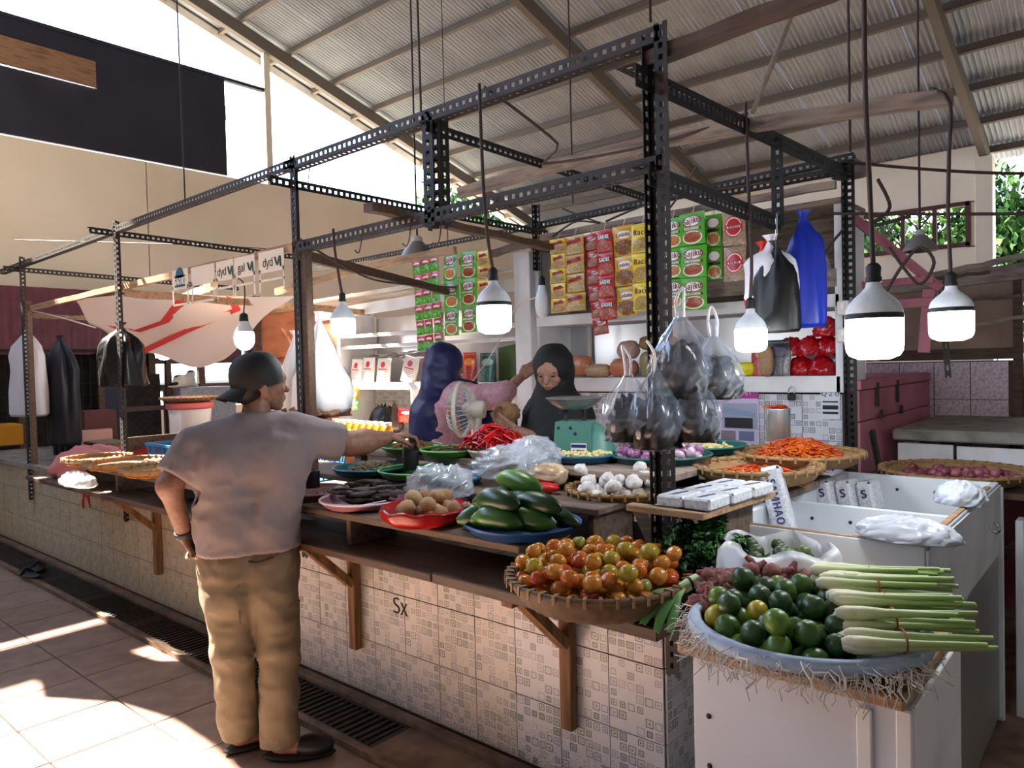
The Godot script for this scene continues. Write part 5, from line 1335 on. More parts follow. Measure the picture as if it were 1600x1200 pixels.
	var wl := ["wrapped white block at the ledge's front corner", "wrapped white block at the ledge's front, right", "wrapped white block mid-ledge, left", "wrapped white block mid-ledge, right", "wrapped white block at the ledge's rear, left", "wrapped white block at the ledge's rear, right"]
	for k in 6:
		var t := thing("wrapped_block", wl[k], "package", Vector3(-1.09 + .09 * (k % 2) + .012 * (k / 2), 1.112, -2.03 - .135 * (k / 2)), -.06 + rng.randf_range(-.04, .04), "wrapped white blocks on the plank ledge")
		obj("paper", _brick(Vector3(.086, .035, .13)), wrap, t)
		text("lettering", "YAMAIKO", .018, Vector3(0, .0355, 0), Basis(Vector3.RIGHT, -PI / 2) * Basis(Vector3.BACK, PI / 2 * .9), mat(Color(.16, .18, .34), .5), t, true)
	var lb := thing("wrapped_block", "long wrapped block leaning on the cooler's divider", "package", Vector3(-1.0, .90, -2.66), .2)
	lb.rotation.z = .25; lb.rotation.x = -.15
	obj("paper", _brick(Vector3(.08, .26, .07)), wrap, lb)
	text("lettering", "SAMHAO", .04, Vector3(.0, .13, .038), Basis(Vector3.BACK, -PI / 2), mat(Color(.20, .22, .40), .5), lb, true)
	for k in 3:
		var o := thing("wrapped_block", ["wrapped block deep in the cooler's rear compartment, outer one", "wrapped block in the cooler's rear compartment, middle one", "wrapped block in the cooler's rear compartment, inner one"][k], "package", Vector3(-1.03 + .075 * k, .90, -3.25 - .03 * k), -.1, "wrapped blocks in the cooler's rear compartment")
		o.rotation.z = .2
		obj("paper", _brick(Vector3(.065, .13, .11)), wrap, o)
		text("lettering", "S", .05, Vector3(0, .08, .057), Basis(), mat(Color(.24, .16, .36), .5), o, true)
	one("film_roll", crumple(Vector3(.05, .09, .05), 25, .3), M.film_white, "white film bundle at the cooler's near left corner", "film", "", Vector3(-1.07, 1.0, -2.36))
	var foil := mat(Color(.74, .76, .80), .25)
	one("foil_bag", crumple(Vector3(.125, .05, .06), 61, .22, 44, 22, 3.0), foil, "large shiny white bag lying on the cooler's front rim", "bag", "", Vector3(-.53, 1.032, -2.33))
	one("foil_bag", crumple(Vector3(.075, .06, .065), 62, .22, 44, 22, 3.0), foil, "small shiny white bag on the cooler's side rim", "bag", "", Vector3(-.51, 1.035, -3.0))
	# things at the far end of the counter
	one("pink_cloth", crumple(Vector3(.34, .16, .22), 26, .25), mat(Color(.78, .46, .46), .8), "folded pink cloth heap beside the corn trays", "cloth", "", Vector3(-5.68, .88, -2.0))
	one("red_cloth", crumple(Vector3(.3, .10, .16), 27, .3), mat(Color(.66, .16, .13), .7), "red plastic sheet behind the pink cloth", "cloth", "", Vector3(-6.3, .86, -2.55))
	var wb := thing("wooden_bin", "shallow brown wooden bin holding the blue crates", "bin", Vector3(-5.2, .84, -2.62))
	obj("back_board", MB.new().cbox(Vector3(0, .10, -.22), Vector3(1.9, .24, .02), .003), M.plywood, wb)
	obj("side_board", MB.new().cbox(Vector3(-.94, .10, 0), Vector3(.025, .22, .42), .003), M.wood, wb)
	obj("floor_board", MB.new().cbox(Vector3(0, -.005, 0), Vector3(1.9, .02, .44), .003), M.wood, wb)
	crate("light blue plastic crate beside the customer's sleeve", Vector3(-5.5, .87, -2.55), Vector3(.5, .15, .3))
	crate("light blue plastic crate behind the customer's back", Vector3(-3.85, .90, -2.5), Vector3(.5, .18, .3))
	for k in 3:
		one("snack_pouch", _sack(.2, .07, .12), mat([Color(.86, .62, .66), Color(.80, .72, .82), Color(.88, .80, .84)][k], .3), ["pink pouch in the blue crate", "lilac pouch heaped above the blue crate", "pale pouch at the crate's back"][k], "pouch", "", Vector3(-5.45 + .16 * k, 1.0 + .03 * k, -2.55 - .04 * k))
	var cbx := thing("carton", "printed cardboard carton on the far end of the counter", "box", Vector3(-8.0, .80, -2.75), .1)
	obj("box", MB.new().cbox(Vector3(0, .11, 0), Vector3(.5, .22, .3), .003), mat(Color(.72, .58, .56), .8), cbx)
	obj("printed_band", MB.new().box(Vector3(0, .16, .152), Vector3(.49, .04, .002)), mat(Color(.60, .22, .26), .7), cbx)
	text("lettering", "BARISTA", .07, Vector3(-.05, .08, .152), Basis(), M.ink, cbx, true)
	one("carton", MB.new().cbox(Vector3(-7.5, .87, -2.78), Vector3(.5, .10, .26), .003), tinted(Color(.48, .38, .28), .85), "flat brown carton beside the printed one", "box")
	one("dark_box", MB.new().cbox(Vector3(-8.0, 1.0, -2.85), Vector3(.3, .4, .3), .004), mat(Color(.28, .08, .10), .6), "dark red crate behind the printed carton", "crate")
	one("yellow_crate", MB.new().cbox(Vector3(-9.15, .95, -2.35), Vector3(.35, .22, .3), .01), mat(Color(.80, .56, .06), .6), "yellow box at the far left edge", "box")
	for k in 3:
		one("jar", MB.new().lathe([Vector2(0, 0), Vector2(.06, 0), Vector2(.065, .18), Vector2(.05, .2), Vector2(.05, .24), Vector2(0, .24)], 14), mat([Color(.08, .09, .12), Color(.16, .08, .08), Color(.07, .08, .12)][k], .2), ["dark jar at the far end of the counter, outer one", "brown jar between the two dark jars", "dark jar next to the far post"][k], "jar", "jars at the far end of the counter", Vector3(-7.9 + .16 * k, .80, -2.5))
	var bk := thing("white_bucket", "tall white bucket with a pink rim and a woven tray on top", "bucket", Vector3(-6.7, .80, -3.2))
	obj("pail", MB.new().lathe([Vector2(0, 0), Vector2(.14, 0), Vector2(.19, .46), Vector2(.185, .46), Vector2(.13, .02), Vector2(0, .02)], 28), M.white, bk)
	obj("rim", MB.new().lathe([Vector2(.187, .42), Vector2(.205, .43), Vector2(.205, .475), Vector2(.187, .48)], 28), mat(Color(.84, .42, .42), .5), bk)
	obj("paper_sheet", MB.new().box(Vector3(.06, .28, .168), Vector3(.14, .2, .003), Basis(Vector3.UP, .3)), M.bag_white, bk)
	one("bucket_stand", MB.new().cbox(Vector3(-6.7, .395, -3.2), Vector3(.5, .79, .5), .005), M.wood_dark, "dark block under the tall white bucket", "stand")
	# cat dozing on the pier
	build_cat()
	# slippers left by the drain
	for k in 2:
		var t := thing("slipper", ["dark rubber slipper lying on the far drain grating", "dark rubber slipper beside the other on the drain"][k], "slipper", Vector3(-6.62 + .16 * k, .03, -1.90 + .10 * k), 1.2 + .5 * k, "slippers left on the drain")
		obj("sole", MB.new().blob(Vector3(0, .012, 0), Vector3(.05, .014, .13), Basis(), 16, 6), M.rubber, t)
		obj("strap", rope([Vector3(-.045, .015, -.04), Vector3(0, .055, -.06), Vector3(.045, .015, -.04)], .014), M.rubber, t)
	# small wares: measuring tins, tin of chillies
	for q in [[Vector3(-2.93, 1.0, -1.96), .036, .085, "dark measuring tin standing in the red beans"], [Vector3(-2.55, 1.085, -2.23), .036, .085, "dark measuring tin full of tea leaves on the green tray"]]:
		var t := thing("measuring_tin", q[3], "tin", q[0])
		obj("can", MB.new().lathe([Vector2(0, 0), Vector2(q[1], 0), Vector2(q[1], q[2]), Vector2(q[1] - .003, q[2]), Vector2(q[1] - .003, q[2] - .01), Vector2(0, q[2] - .008)], 18), mat(Color(.20, .20, .21), .35, .6), t)
	var ct := thing("measuring_tin", "tall steel tin topped with orange chillies by the tiles", "tin", Vector3(-1.33, 1.16, -3.45))
	obj("can", MB.new().lathe([Vector2(0, 0), Vector2(.055, 0), Vector2(.055, .15), Vector2(.058, .155), Vector2(.052, .155), Vector2(.052, .14), Vector2(0, .142)], 20), M.tin, ct)

func crate(label: String, at: Vector3, s: Vector3) -> void:
	var t := thing("plastic_crate", label, "crate", at, 0, "light blue plastic crates")
	var m := mat(Color(.20, .58, .78), .4)
	obj("floor", MB.new().box(Vector3(0, .005, 0), Vector3(s.x * .9, .008, s.z * .9)), m, t)
	for sx in [-1, 1]:
		for k in 9:
			obj("bar", MB.new().strip(Vector3(sx * s.x * .45, .005, (k / 8.0 - .5) * s.z * .88), Vector3(sx * s.x * .5, s.y, (k / 8.0 - .5) * s.z * .98), .01, .004, Vector3.BACK), m, t)
	for sz in [-1, 1]:
		for k in 15:
			obj("bar", MB.new().strip(Vector3((k / 14.0 - .5) * s.x * .88, .005, sz * s.z * .45), Vector3((k / 14.0 - .5) * s.x * .98, s.y, sz * s.z * .5), .012, .004, Vector3.RIGHT), m, t)
		obj("rib", MB.new().box(Vector3(0, s.y * .5, sz * s.z * .475), Vector3(s.x * .95, .012, .006)), m, t)
	obj("rim", MB.new().box(Vector3(0, s.y, s.z * .5), Vector3(s.x + .02, .02, .012)).box(Vector3(0, s.y, -s.z * .5), Vector3(s.x + .02, .02, .012)).box(Vector3(s.x * .5, s.y, 0), Vector3(.012, .02, s.z)).box(Vector3(-s.x * .5, s.y, 0), Vector3(.012, .02, s.z)), m, t)
func _noise(s: int, freq: float) -> FastNoiseLite:
	var f := FastNoiseLite.new()
	f.seed = s; f.frequency = freq
	return f
func _upright(w: float, h: float, d: float) -> MB:                      # standing pouch: wide base, crimped top; print on the front
	var mb := MB.new()
	for side in [1, -1]:
		var rows := []
		for i in 8:
			var b := 1 - i / 7.0
			var row := []
			for j in 7:
				var a := j / 6.0 * 2 - 1
				var th := d * .5 * (pow(1 - b, .5) * .9 + .06) * pow(max(0.02, 1 - a * a), .4)
				row.append(Vector3(a * w * .5 * (1 - .03 * sin(b * 9)), b * h, side * th))
			rows.append(row)
		mb.grid(rows, false, side > 0)
	return mb
func _sack(w: float, h: float, d: float) -> MB:                         # plump lying bag standing on its base (y from 0)
	var f := _noise(rng.randi() % 999, 2.2)
	var rows := []
	for i in 11:
		var t := -PI / 2 + PI * i / 10
		var row := []
		for j in 20:
			var a := TAU * j / 20
			var cx := cos(a)
			var cz := sin(a)
			var q := pow(pow(abs(cx), 3.2) + pow(abs(cz), 3.2), -1 / 3.2)
			var k := 1 + .16 * f.get_noise_3d(cx, sin(t) * 1.5, cz)
			var ct := pow(max(0.0, cos(t)), .5)
			row.append(Vector3(cx * q * ct * w * .5 * k, h * .5 + (sin(t)) * h * .5 * k, -cz * q * ct * d * .5 * k))
		rows.append(row)
	return MB.new().grid(rows, true)
func _brick(s: Vector3) -> MB:                                          # wrapped rectangular pack with soft creased edges
	return MB.new().cbox(Vector3(0, s.y * .5, 0), s, min(s.x, s.y) * .16)

func build_cat() -> void:
	var t := thing("cat", "black and white cat dozing on the grey pier", "cat", Vector3(-9.45, 1.36, -4.45), -.85)
	var B := [[Vector3(-.13, .09, 0), Vector3(.12, .085, 0), .085, .085], [Vector3(-.13, .10, 0), Vector3(-.21, .165, 0), .06, .045], [Vector3(-.21, .17, .0), Vector3(-.235, .165, 0), .052, .042], [Vector3(-.23, .2, .025), Vector3(-.235, .235, .03), .014, .005], [Vector3(-.23, .2, -.025), Vector3(-.235, .235, -.03), .014, .005], [Vector3(.12, .05, .03), Vector3(.2, .03, .06), .04, .03], [Vector3(-.14, .03, .05), Vector3(-.26, .02, .05), .028, .022], [Vector3(-.14, .03, -.05), Vector3(-.26, .02, -.05), .028, .022], [Vector3(.18, .04, 0), Vector3(.32, .025, .06), .02, .012]]
	obj("body", nets(B, .014, .03), mat(Color(.84, .82, .78), .9), t)
	var blk := mat(Color(.05, .045, .05), .9)
	obj("patch", MB.new().blob(Vector3(-.205, .195, 0), Vector3(.045, .03, .045), Basis(), 12, 8), blk, t)
	obj("patch", MB.new().blob(Vector3(.10, .12, .01), Vector3(.09, .055, .075), Basis(), 12, 8), blk, t)
	obj("tail", MB.new().tube([Vector3(.18, .06, 0), Vector3(.27, .05, .04), Vector3(.33, .03, .09)], [.026, .022, .012], 8), blk, t)

# ---------------------------------------------------------------- trays and produce
func tray(label: String, at: Vector3, r: float, h: float, c: Color, in_: Color) -> Node3D:   # round plastic tray with a rolled rim; at = base centre
	var t := thing("plastic_tray", label, "tray", at)
	obj("dish", MB.new().lathe([Vector2(0, 0), Vector2(r * .80, 0), Vector2(r * .90, h * .35), Vector2(r * .97, h * .95), Vector2(r, h), Vector2(r * .985, h * 1.08), Vector2(r * .955, h * .98), Vector2(r * .88, h * .42), Vector2(r * .79, .004), Vector2(0, .004)], 48), mat(c, .35), t)
	obj("rim", MB.new().lathe([Vector2(r * .97, h * .98), Vector2(r * 1.005, h), Vector2(r * 1.01, h + .006), Vector2(r * .985, h + .009), Vector2(r * .965, h + .004), Vector2(r * .97, h * .98)], 48), mat(in_, .35), t)
	return t
func basket(label: String, at: Vector3, r: float, h: float, m: Material, ties := 30, rim_m: Material = null) -> Node3D:   # woven winnowing tray
	var t := thing("woven_tray", label, "basket", at)
	var rows := []
	var prof := [[0.0, 0.0], [.3, 0.0], [.6, .002], [.78, .012], [.88, h * .4], [.95, h * .75], [.99, h]]
	for side in 2:
		for i in prof.size():
			var q: Array = prof[i] if side == 0 else prof[prof.size() - 1 - i]
			var row := []
			for s in 72:
				var a := TAU * s / 72
				var w := .003 * (1 if (s + i) % 2 else -1) * (1.0 if q[0] > .3 else 0.0)
				row.append(Vector3(cos(a) * (q[0] * r + (w if side == 0 else w - .005)), q[1] + (0.0 if side == 0 else .005), -sin(a) * (q[0] * r + (w if side == 0 else w - .005))))
			rows.append(row)
	obj("weave", MB.new().grid(rows, true), m, t)
	var rm := rim_m if rim_m else m
	for k in 2:
		var pts := []
		for s in 49: pts.append(Vector3(cos(TAU * s / 48) * r * (1.0 - .03 * k), h * (1.0 if k == 0 else .98) + .004, sin(TAU * s / 48) * r * (1.0 - .03 * k)))
		obj("hoop", MB.new().tube(pts, .0085, 7, false), rm, t)
	var tie := MB.new()
	tie.box(Vector3(.0085, .004, 0), Vector3(.003, .024, .009)).box(Vector3(-.004, .0165, 0), Vector3(.027, .003, .009)).box(Vector3(-.018, .006, 0), Vector3(.003, .022, .009))
	var tm := tie.mesh(M.wicker)
	for k in ties:
		var a := TAU * k / ties
		var o := obj("binding", tm, null, t, Vector3(cos(a) * r, h - .004, -sin(a) * r))
		o.rotation.y = a
	return t
func pile(n: int, r: float, R: float, base: float, bowl := 0.0, tries := 14, flat := 1.0) -> Array:   # drops balls of radius r into a dish of radius R
	var out := []
	for i in n:
		var best := Vector3(0, 1e9, 0)
		for k in tries:
			var a := rng.randf() * TAU
			var d := sqrt(rng.randf()) * (R - r)
			var p := Vector3(cos(a) * d, base + r + bowl * pow(d / R, 4), sin(a) * d)
			for q in out:
				var dx := Vector2(p.x - q.x, p.z - q.z).length()
				if dx < 1.9 * r: p.y = max(p.y, q.y + sqrt(max(0.0, pow(1.9 * r, 2) - dx * dx)) * flat)
			if p.y + d * .08 < best.y + Vector2(best.x, best.z).length() * .08: best = p
		out.append(best)
	return out
func fruits(called: String, label: String, cat_: String, group: String, shapes: Array, spots: Array, at: Vector3, tilt := TAU, labels: Array = []) -> void:
	for k in spots.size():
		var i := rng.randi() % shapes.size()
		var o := MeshInstance3D.new()
		o.name = numbered(called)
		add_child(o)
		o.mesh = shapes[i]
		o.position = at + spots[k]
		o.rotation = Vector3(rng.randf_range(-tilt, tilt), rng.randf() * TAU, rng.randf_range(-tilt, tilt) * .5)
		var s := rng.randf_range(.86, 1.10)
		o.scale = Vector3.ONE * s
		tag(o, labels[i] if labels else label, cat_, group)
func scatter(called: String, parent: Node, mesh: Mesh, n: int, f: Callable) -> void:    # what nobody could count
	var mm := MultiMesh.new()
	mm.transform_format = MultiMesh.TRANSFORM_3D
	mm.mesh = mesh
	mm.instance_count = n
	for i in n: mm.set_instance_transform(i, f.call(i))
	var mi := MultiMeshInstance3D.new()
	mi.name = called
	mi.multimesh = mm
	parent.add_child(mi, true)
	mi.set_meta("kind", "stuff")
func mound(n_seed: int, R: float, H: float, y0: float) -> Callable:
	return func(_i) -> Transform3D:
		var a := rng.randf() * TAU
		var d := sqrt(rng.randf()) * R
		var y := y0 + H * (1 - pow(d / R, 2)) + rng.randf_range(-.003, .004)
		return Transform3D(Basis.from_euler(Vector3(rng.randf_range(-.5, .5), rng.randf() * TAU, rng.randf_range(-.4, .4))), Vector3(cos(a) * d, y, sin(a) * d))
func round_fruit(r: float, c: Color, squash: float, dimple: float, rough := .25, seed_ := 0) -> ArrayMesh:
	var prof := []
	for i in 11:
		var t := -PI / 2 + PI * i / 10
		var k: float = 1.0 - dimple * pow(max(0.0, sin(t)), 14)
		prof.append(Vector2(max(0.0, cos(t)) * r, sin(t) * r * squash * k))
	var m := tinted(c, rough, 9.0)
	return MB.new().lathe(prof, 16).mesh(m)
func stalk_mat(a: Color, b: Color, c: Color, rough := .5) -> StandardMaterial3D:     # colour runs along the stalk, root to tip
	var g := Gradient.new()
	g.offsets = PackedFloat32Array([0.0, .35, 1.0]); g.colors = PackedColorArray([a, b, c])
	var t := GradientTexture2D.new()
	t.gradient = g; t.width = 8; t.height = 128; t.fill_from = Vector2(0, 0); t.fill_to = Vector2(0, 1)
	var m := mat(Color.WHITE, rough)
	m.albedo_texture = t
	return m

func build_produce() -> void:
	# --- tomatoes
	var tb := Vector3(-1.216, .849, -1.765)
	basket("round woven tray heaped with tomatoes at the counter's corner", tb, .262, .085, M.wicker_old, 40)
	var tc := [Color(.80, .40, .07), Color(.80, .50, .10), Color(.74, .24, .05), Color(.70, .58, .13), Color(.58, .60, .24), Color(.82, .50, .14)]
	var ts := []
	for i in 6: ts.append(round_fruit(.0262, tc[i], .88, .14, .22, i))
	fruits("tomato", "", "tomato", "tomatoes heaped on the woven tray", [ts[0], ts[1], ts[2], ts[3], ts[4], ts[5], ts[0], ts[1], ts[5], ts[0], ts[1], ts[3]], pile(150, .0252, .245, .012, .05, 16), tb, .9, ["orange tomato in the heap on the woven tray", "yellow-orange tomato in the heap on the woven tray", "ripe red tomato in the heap on the woven tray", "yellow-green tomato in the heap on the woven tray", "pale green unripe tomato in the heap on the woven tray", "light orange tomato in the heap on the woven tray", "orange tomato in the heap on the woven tray", "yellow-orange tomato in the heap on the woven tray", "light orange tomato in the heap on the woven tray", "orange tomato in the heap on the woven tray", "yellow-orange tomato in the heap on the woven tray", "yellow-green tomato in the heap on the woven tray"])
	# --- limes
	var lb := Vector3(-.61, .871, -1.73)
	var band := grainy([Color(.52, .58, .66), Color(.62, .68, .76), Color(.68, .73, .80)], .03, .6, Vector3.ONE * 3, 63)
	var bt := basket("wide woven tray with a grey-blue bound rim holding limes", lb, .252, .062, M.wicker_old, 0, band)
	var pts := []
	for s in 61: pts.append(Vector3(cos(TAU * s / 60) * .254, .055, sin(TAU * s / 60) * .254))
	obj("rim_binding", MB.new().tube(pts, .014, 10, false), band, bt)
	var thread := MB.new().tube([Vector3.ZERO, Vector3(.012, -.018, .004), Vector3(.008, -.038, -.006), Vector3(.016, -.055, .002)], .0012, 4).mesh(M.off_white)
	scatter("frayed_threads", bt, thread, 420, func(i) -> Transform3D:
		var a: float = rng.randf_range(-.2, 2.9) if i < 380 else rng.randf() * TAU
		a = PI - a if i % 2 else a + .4
		return Transform3D(Basis.from_euler(Vector3(rng.randf_range(-1.2, 1.2), rng.randf() * TAU, rng.randf_range(-1.2, 1.2))) * Basis().scaled(Vector3.ONE * rng.randf_range(.5, 1.3)), Vector3(cos(a) * .262, rng.randf_range(.03, .07), sin(a) * .262)))
	var lc := [Color(.10, .24, .07), Color(.20, .36, .08), Color(.34, .48, .10), Color(.15, .28, .10), Color(.72, .62, .10)]
	var ls := []
	for i in 5: ls.append(round_fruit(.0272, lc[i], 1.06, -.05, .33, 10 + i))
	var sp := []
	for p in pile(112, .0262, .235, .006, .02, 22):
		var q: Vector3 = p
		if q.x - q.z * .2 < .11 and q.z > -.12: sp.append(q)
	fruits("lime", "", "lime", "limes heaped on the grey-rimmed tray", [ls[0], ls[1], ls[2], ls[3], ls[0], ls[1], ls[3], ls[0], ls[2], ls[4]], sp, lb, 1.2, ["dark green lime on the grey-rimmed tray", "mid green lime on the grey-rimmed tray", "light green lime on the grey-rimmed tray", "dull green lime on the grey-rimmed tray", "dark green lime on the grey-rimmed tray", "mid green lime on the grey-rimmed tray", "dull green lime on the grey-rimmed tray", "dark green lime on the grey-rimmed tray", "light green lime on the grey-rimmed tray", "yellow lime on the grey-rimmed tray"])
	# --- lemongrass bundles
	var lm := stalk_mat(Color(.84, .79, .70), Color(.83, .81, .66), Color(.42, .56, .22))
	var lg := ["lemongrass bundle lying at the back of the lime tray", "lemongrass bundle second from the back of the tray", "lemongrass bundle in the middle of the five", "lemongrass bundle second from the front of the tray", "lemongrass bundle lying at the front edge of the tray"]
	for b in 5:
		var a := Vector3(-.615 + .034 * b, .965 + [.05, .05, .03, .02, .0][b], -1.85 + .066 * b)
		var dir := Vector3(.88, .02, -.40 - .02 * b).normalized()
		var t := thing("lemongrass_bundle", lg[b], "lemongrass", a, 0, "lemongrass bundles on the lime tray")
		for k in 10:
			var o := Vector3(rng.randf_range(-.02, .02), rng.randf_range(-.014, .018), rng.randf_range(-.026, .026))
			var L := rng.randf_range(.21, .285)
			var dd := (dir + Vector3(rng.randf_range(-.05, .05), rng.randf_range(-.03, .04), rng.randf_range(-.07, .07))).normalized()
			obj("stalk", MB.new().tube([o, o + dd * .012, o + dd * .035, o + dd * .08, o + dd * .15, o + dd * L], [.009, .0150, .0155, .0105, .007, .005], 8), lm, t)
		var ring := []
		for s in 17: ring.append(dir * .11 + Vector3(0, .002, 0) + (Vector3.UP * cos(TAU * s / 16) * .022 + dir.cross(Vector3.UP).normalized() * sin(TAU * s / 16) * .032))
		obj("rubber_band", MB.new().tube(ring, .0022, 5, false), mat(Color(.55, .25, .16), .6), t)
	# --- galangal roots
	var gm := grainy([Color(.26, .13, .12), Color(.42, .21, .20), Color(.55, .34, .30), Color(.36, .17, .17)], .05, .7, Vector3.ONE * 7, 64)
	var gspots := [Vector3(-.83, .95, -1.80), Vector3(-.78, .96, -1.78), Vector3(-.87, .94, -1.74), Vector3(-.81, .945, -1.72), Vector3(-.75, .97, -1.84), Vector3(-.70, .99, -1.87), Vector3(-.72, .955, -1.78), Vector3(-.86, .97, -1.84), Vector3(-.66, .97, -1.83), Vector3(-.79, .99, -1.86)]
	for k in gspots.size():
		var f := _noise(200 + k, .02)
		var mb := MB.new()
		var d := Vector3(rng.randf_range(-1, 1), rng.randf_range(-.2, .4), rng.randf_range(-1, 1)).normalized()
		for j in 4: mb.blob(d * (j - 1.5) * .028 + Vector3(0, rng.randf_range(-.01, .012), 0), Vector3(.024, .021, .023), Basis(), 12, 8, f, .4)
		for j in 3:
			var e := Vector3(rng.randf_range(-1, 1), rng.randf_range(0, 1), rng.randf_range(-1, 1)).normalized()
			mb.tube([d * (j - 1) * .03, d * (j - 1) * .03 + e * .025, d * (j - 1) * .03 + e * .045], [.014, .012, .006], 8)
		one("galangal_root", mb, gm, "knobbly reddish galangal root behind the limes", "galangal", "galangal roots behind the limes", gspots[k])
	# --- clear bag of small limes
	var kb := thing("lime_bag", "open clear plastic bag of small limes on the stand", "bag", Vector3(-.79, .871, -2.02))
	var rws := []
	for q in [[.05, 0.0], [.10, .004], [.125, .06], [.135, .13], [.128, .165], [.145, .145], [.16, .09]]:
		var row := []
		for s in 40:
			var a := TAU * s / 40
			var k: float = 1 + .05 * sin(7 * a + q[1] * 40) + .04 * sin(13 * a)
			row.append(Vector3(cos(a) * q[0] * k * 1.1, q[1] + .010 * sin(5 * a) * q[1] * 8, -sin(a) * q[0] * k))
		rws.append(row)
	obj("film", MB.new().grid(rws, true), M.film_white, kb)
	var sl := [round_fruit(.021, Color(.16, .26, .08), 1.0, 0.0, .4, 20), round_fruit(.021, Color(.30, .38, .12), 1.0, 0.0, .4, 21)]
	fruits("small_lime", "small knobbly lime inside the open plastic bag", "lime", "small limes in the open plastic bag", sl, pile(40, .02, .105, .045), Vector3(-.79, .873, -2.02))
	# --- celery leaves
	var cl := thing("celery_bunch", "bushy bunch of dark green leaf celery behind the tomatoes", "celery", Vector3(-.99, .87, -2.02))
	var stem := mat(Color(.30, .46, .16), .5)
	for k in 9:
		var e := Vector3(rng.randf_range(-.14, .06), rng.randf_range(.10, .2), rng.randf_range(-.10, .10))
		obj("stalk", MB.new().tube([Vector3(.10 + .01 * k - .04, .0, .03), e * .5 + Vector3(.03, 0, .02), e], [.005, .004, .002], 6), stem, cl)
	var leaf := MB.new()
	for q in [[0.0, 1.0], [.8, .8], [-.8, .8]]:
		var b := Basis(Vector3.UP, q[0])
		leaf.grid([[b * Vector3(0, 0, 0), b * Vector3(0, 0, 0), b * Vector3(0, 0, 0)], [b * Vector3(-.008, .003, .010) * q[1], b * Vector3(0, -.001, .011) * q[1], b * Vector3(.008, .003, .010) * q[1]], [b * Vector3(-.007, .002, .017) * q[1], b * Vector3(0, -.002, .019) * q[1], b * Vector3(.007, .002, .017) * q[1]], [b * Vector3(0, -.004, .026) * q[1], b * Vector3(0, -.004, .027) * q[1], b * Vector3(0, -.004, .026) * q[1]]])
	for c in 3:
		var m := mat([Color(.08, .24, .07), Color(.12, .32, .09), Color(.18, .40, .12)][c], .5)
		m.backlight = Color(.08, .18, .04)
		scatter("leaves", cl, leaf.mesh(m), 330, func(i) -> Transform3D:
			var d := Vector3(rng.randfn(), rng.randfn(), rng.randfn()).normalized() * pow(rng.randf(), .4)
			var p := Vector3(-.02, .10, .0) + d * Vector3(.135, .085, .11) + Vector3(.0, .03 * sin(d.x * 9), 0)
			p.y = max(p.y, .01)
			return Transform3D(Basis.from_euler(Vector3(rng.randf_range(-1, 1), rng.randf() * TAU, rng.randf_range(-.8, .8))).scaled(Vector3.ONE * rng.randf_range(.8, 1.4)), p))
	# --- leek bundle
	var lk := thing("leek_bundle", "green leek bundle tied with string hanging off the corner", "leek", Vector3(-.95, .935, -1.80))
	var lkm := stalk_mat(Color(.86, .90, .78), Color(.48, .68, .42), Color(.26, .50, .30), .4)
	obj("shaft", MB.new().tube([Vector3(.035, .03, -.05), Vector3(.01, .015, -.015), Vector3(-.01, .0, .015)], [.016, .017, .015], 12), stalk_mat(Color(.90, .90, .84), Color(.80, .86, .70), Color(.55, .72, .45), .4), lk)
	for k in 5:
		var s := (k - 2) * .02
		var path := [Vector3(-.005, .004, .01), Vector3(-.025 + s * .6, -.004, .055 + s * .1), Vector3(-.045 + s * 1.6, -.03, .10 + s * .3), Vector3(-.06 + s * 2.2, -.075 - .01 * (k % 2), .135 + s * .3)]
		var a := []
		var b := []
		for j in 4:
			var w: float = [.010, .021, .022, .012][j]
			a.append(path[j] + Vector3(-w, 0, -w * .4)); b.append(path[j] + Vector3(w, .003, w * .4))
		var g := []
		for j in 4: g.append([a[j], path[j] + Vector3(0, .006, 0), b[j]])
		obj("leaf", MB.new().grid(g).grid(g.map(func(r): return r.map(func(p): return p - Vector3(0, .002, 0))), false, true), lkm, lk)
	obj("string", MB.new().lathe([Vector2(.0165, -.004), Vector2(.019, 0), Vector2(.0165, .004)], 14, Vector3(.006, .012, -.008), Basis(Vector3(.6, .2, -.77).cross(Vector3.UP).normalized(), -1.3)), M.ink, lk)
	# --- cucumbers
	tray("blue plastic tray of cucumbers on the front step", Vector3(-1.625, .976, -1.918), .20, .034, Color(.06, .22, .42), Color(.10, .30, .52))
	var cm := []
	for c in [[Color(.06, .17, .05), Color(.09, .25, .06), Color(.14, .33, .08)], [Color(.10, .26, .06), Color(.17, .37, .09), Color(.26, .46, .12)], [Color(.20, .38, .08), Color(.32, .50, .13), Color(.44, .60, .20)]]:
		var m := stalk_mat(c[2].lightened(.15), c[1], c[0], .32)
		cm.append(m)
	var cs := [[0, 0, .11, .15, .30, .04], [1, .10, .05, .10, .35, .042], [1, .02, .055, .17, .35, .04], [0, -.09, .045, .12, .9, .036], [2, -.05, .04, .14, .5, .032], [0, .11, .045, -.03, .2, .036], [1, -.14, .04, .03, .7, .034], [0, -.06, .085, .05, .55, .038], [0, .05, .10, .02, .25, .04], [2, -.01, .155, .01, .15, .036], [0, -.10, .09, -.04, .8, .035], [0, .12, .10, .07, .3, .038], [1, -.13, .05, -.09, .9, .032], [0, .0, .05, -.09, .4, .036], [1, -.02, .09, .11, .55, .034]]
	var cln := ["", "", "", "", "", "", "", "", "", "", "", "", "", "", ""]
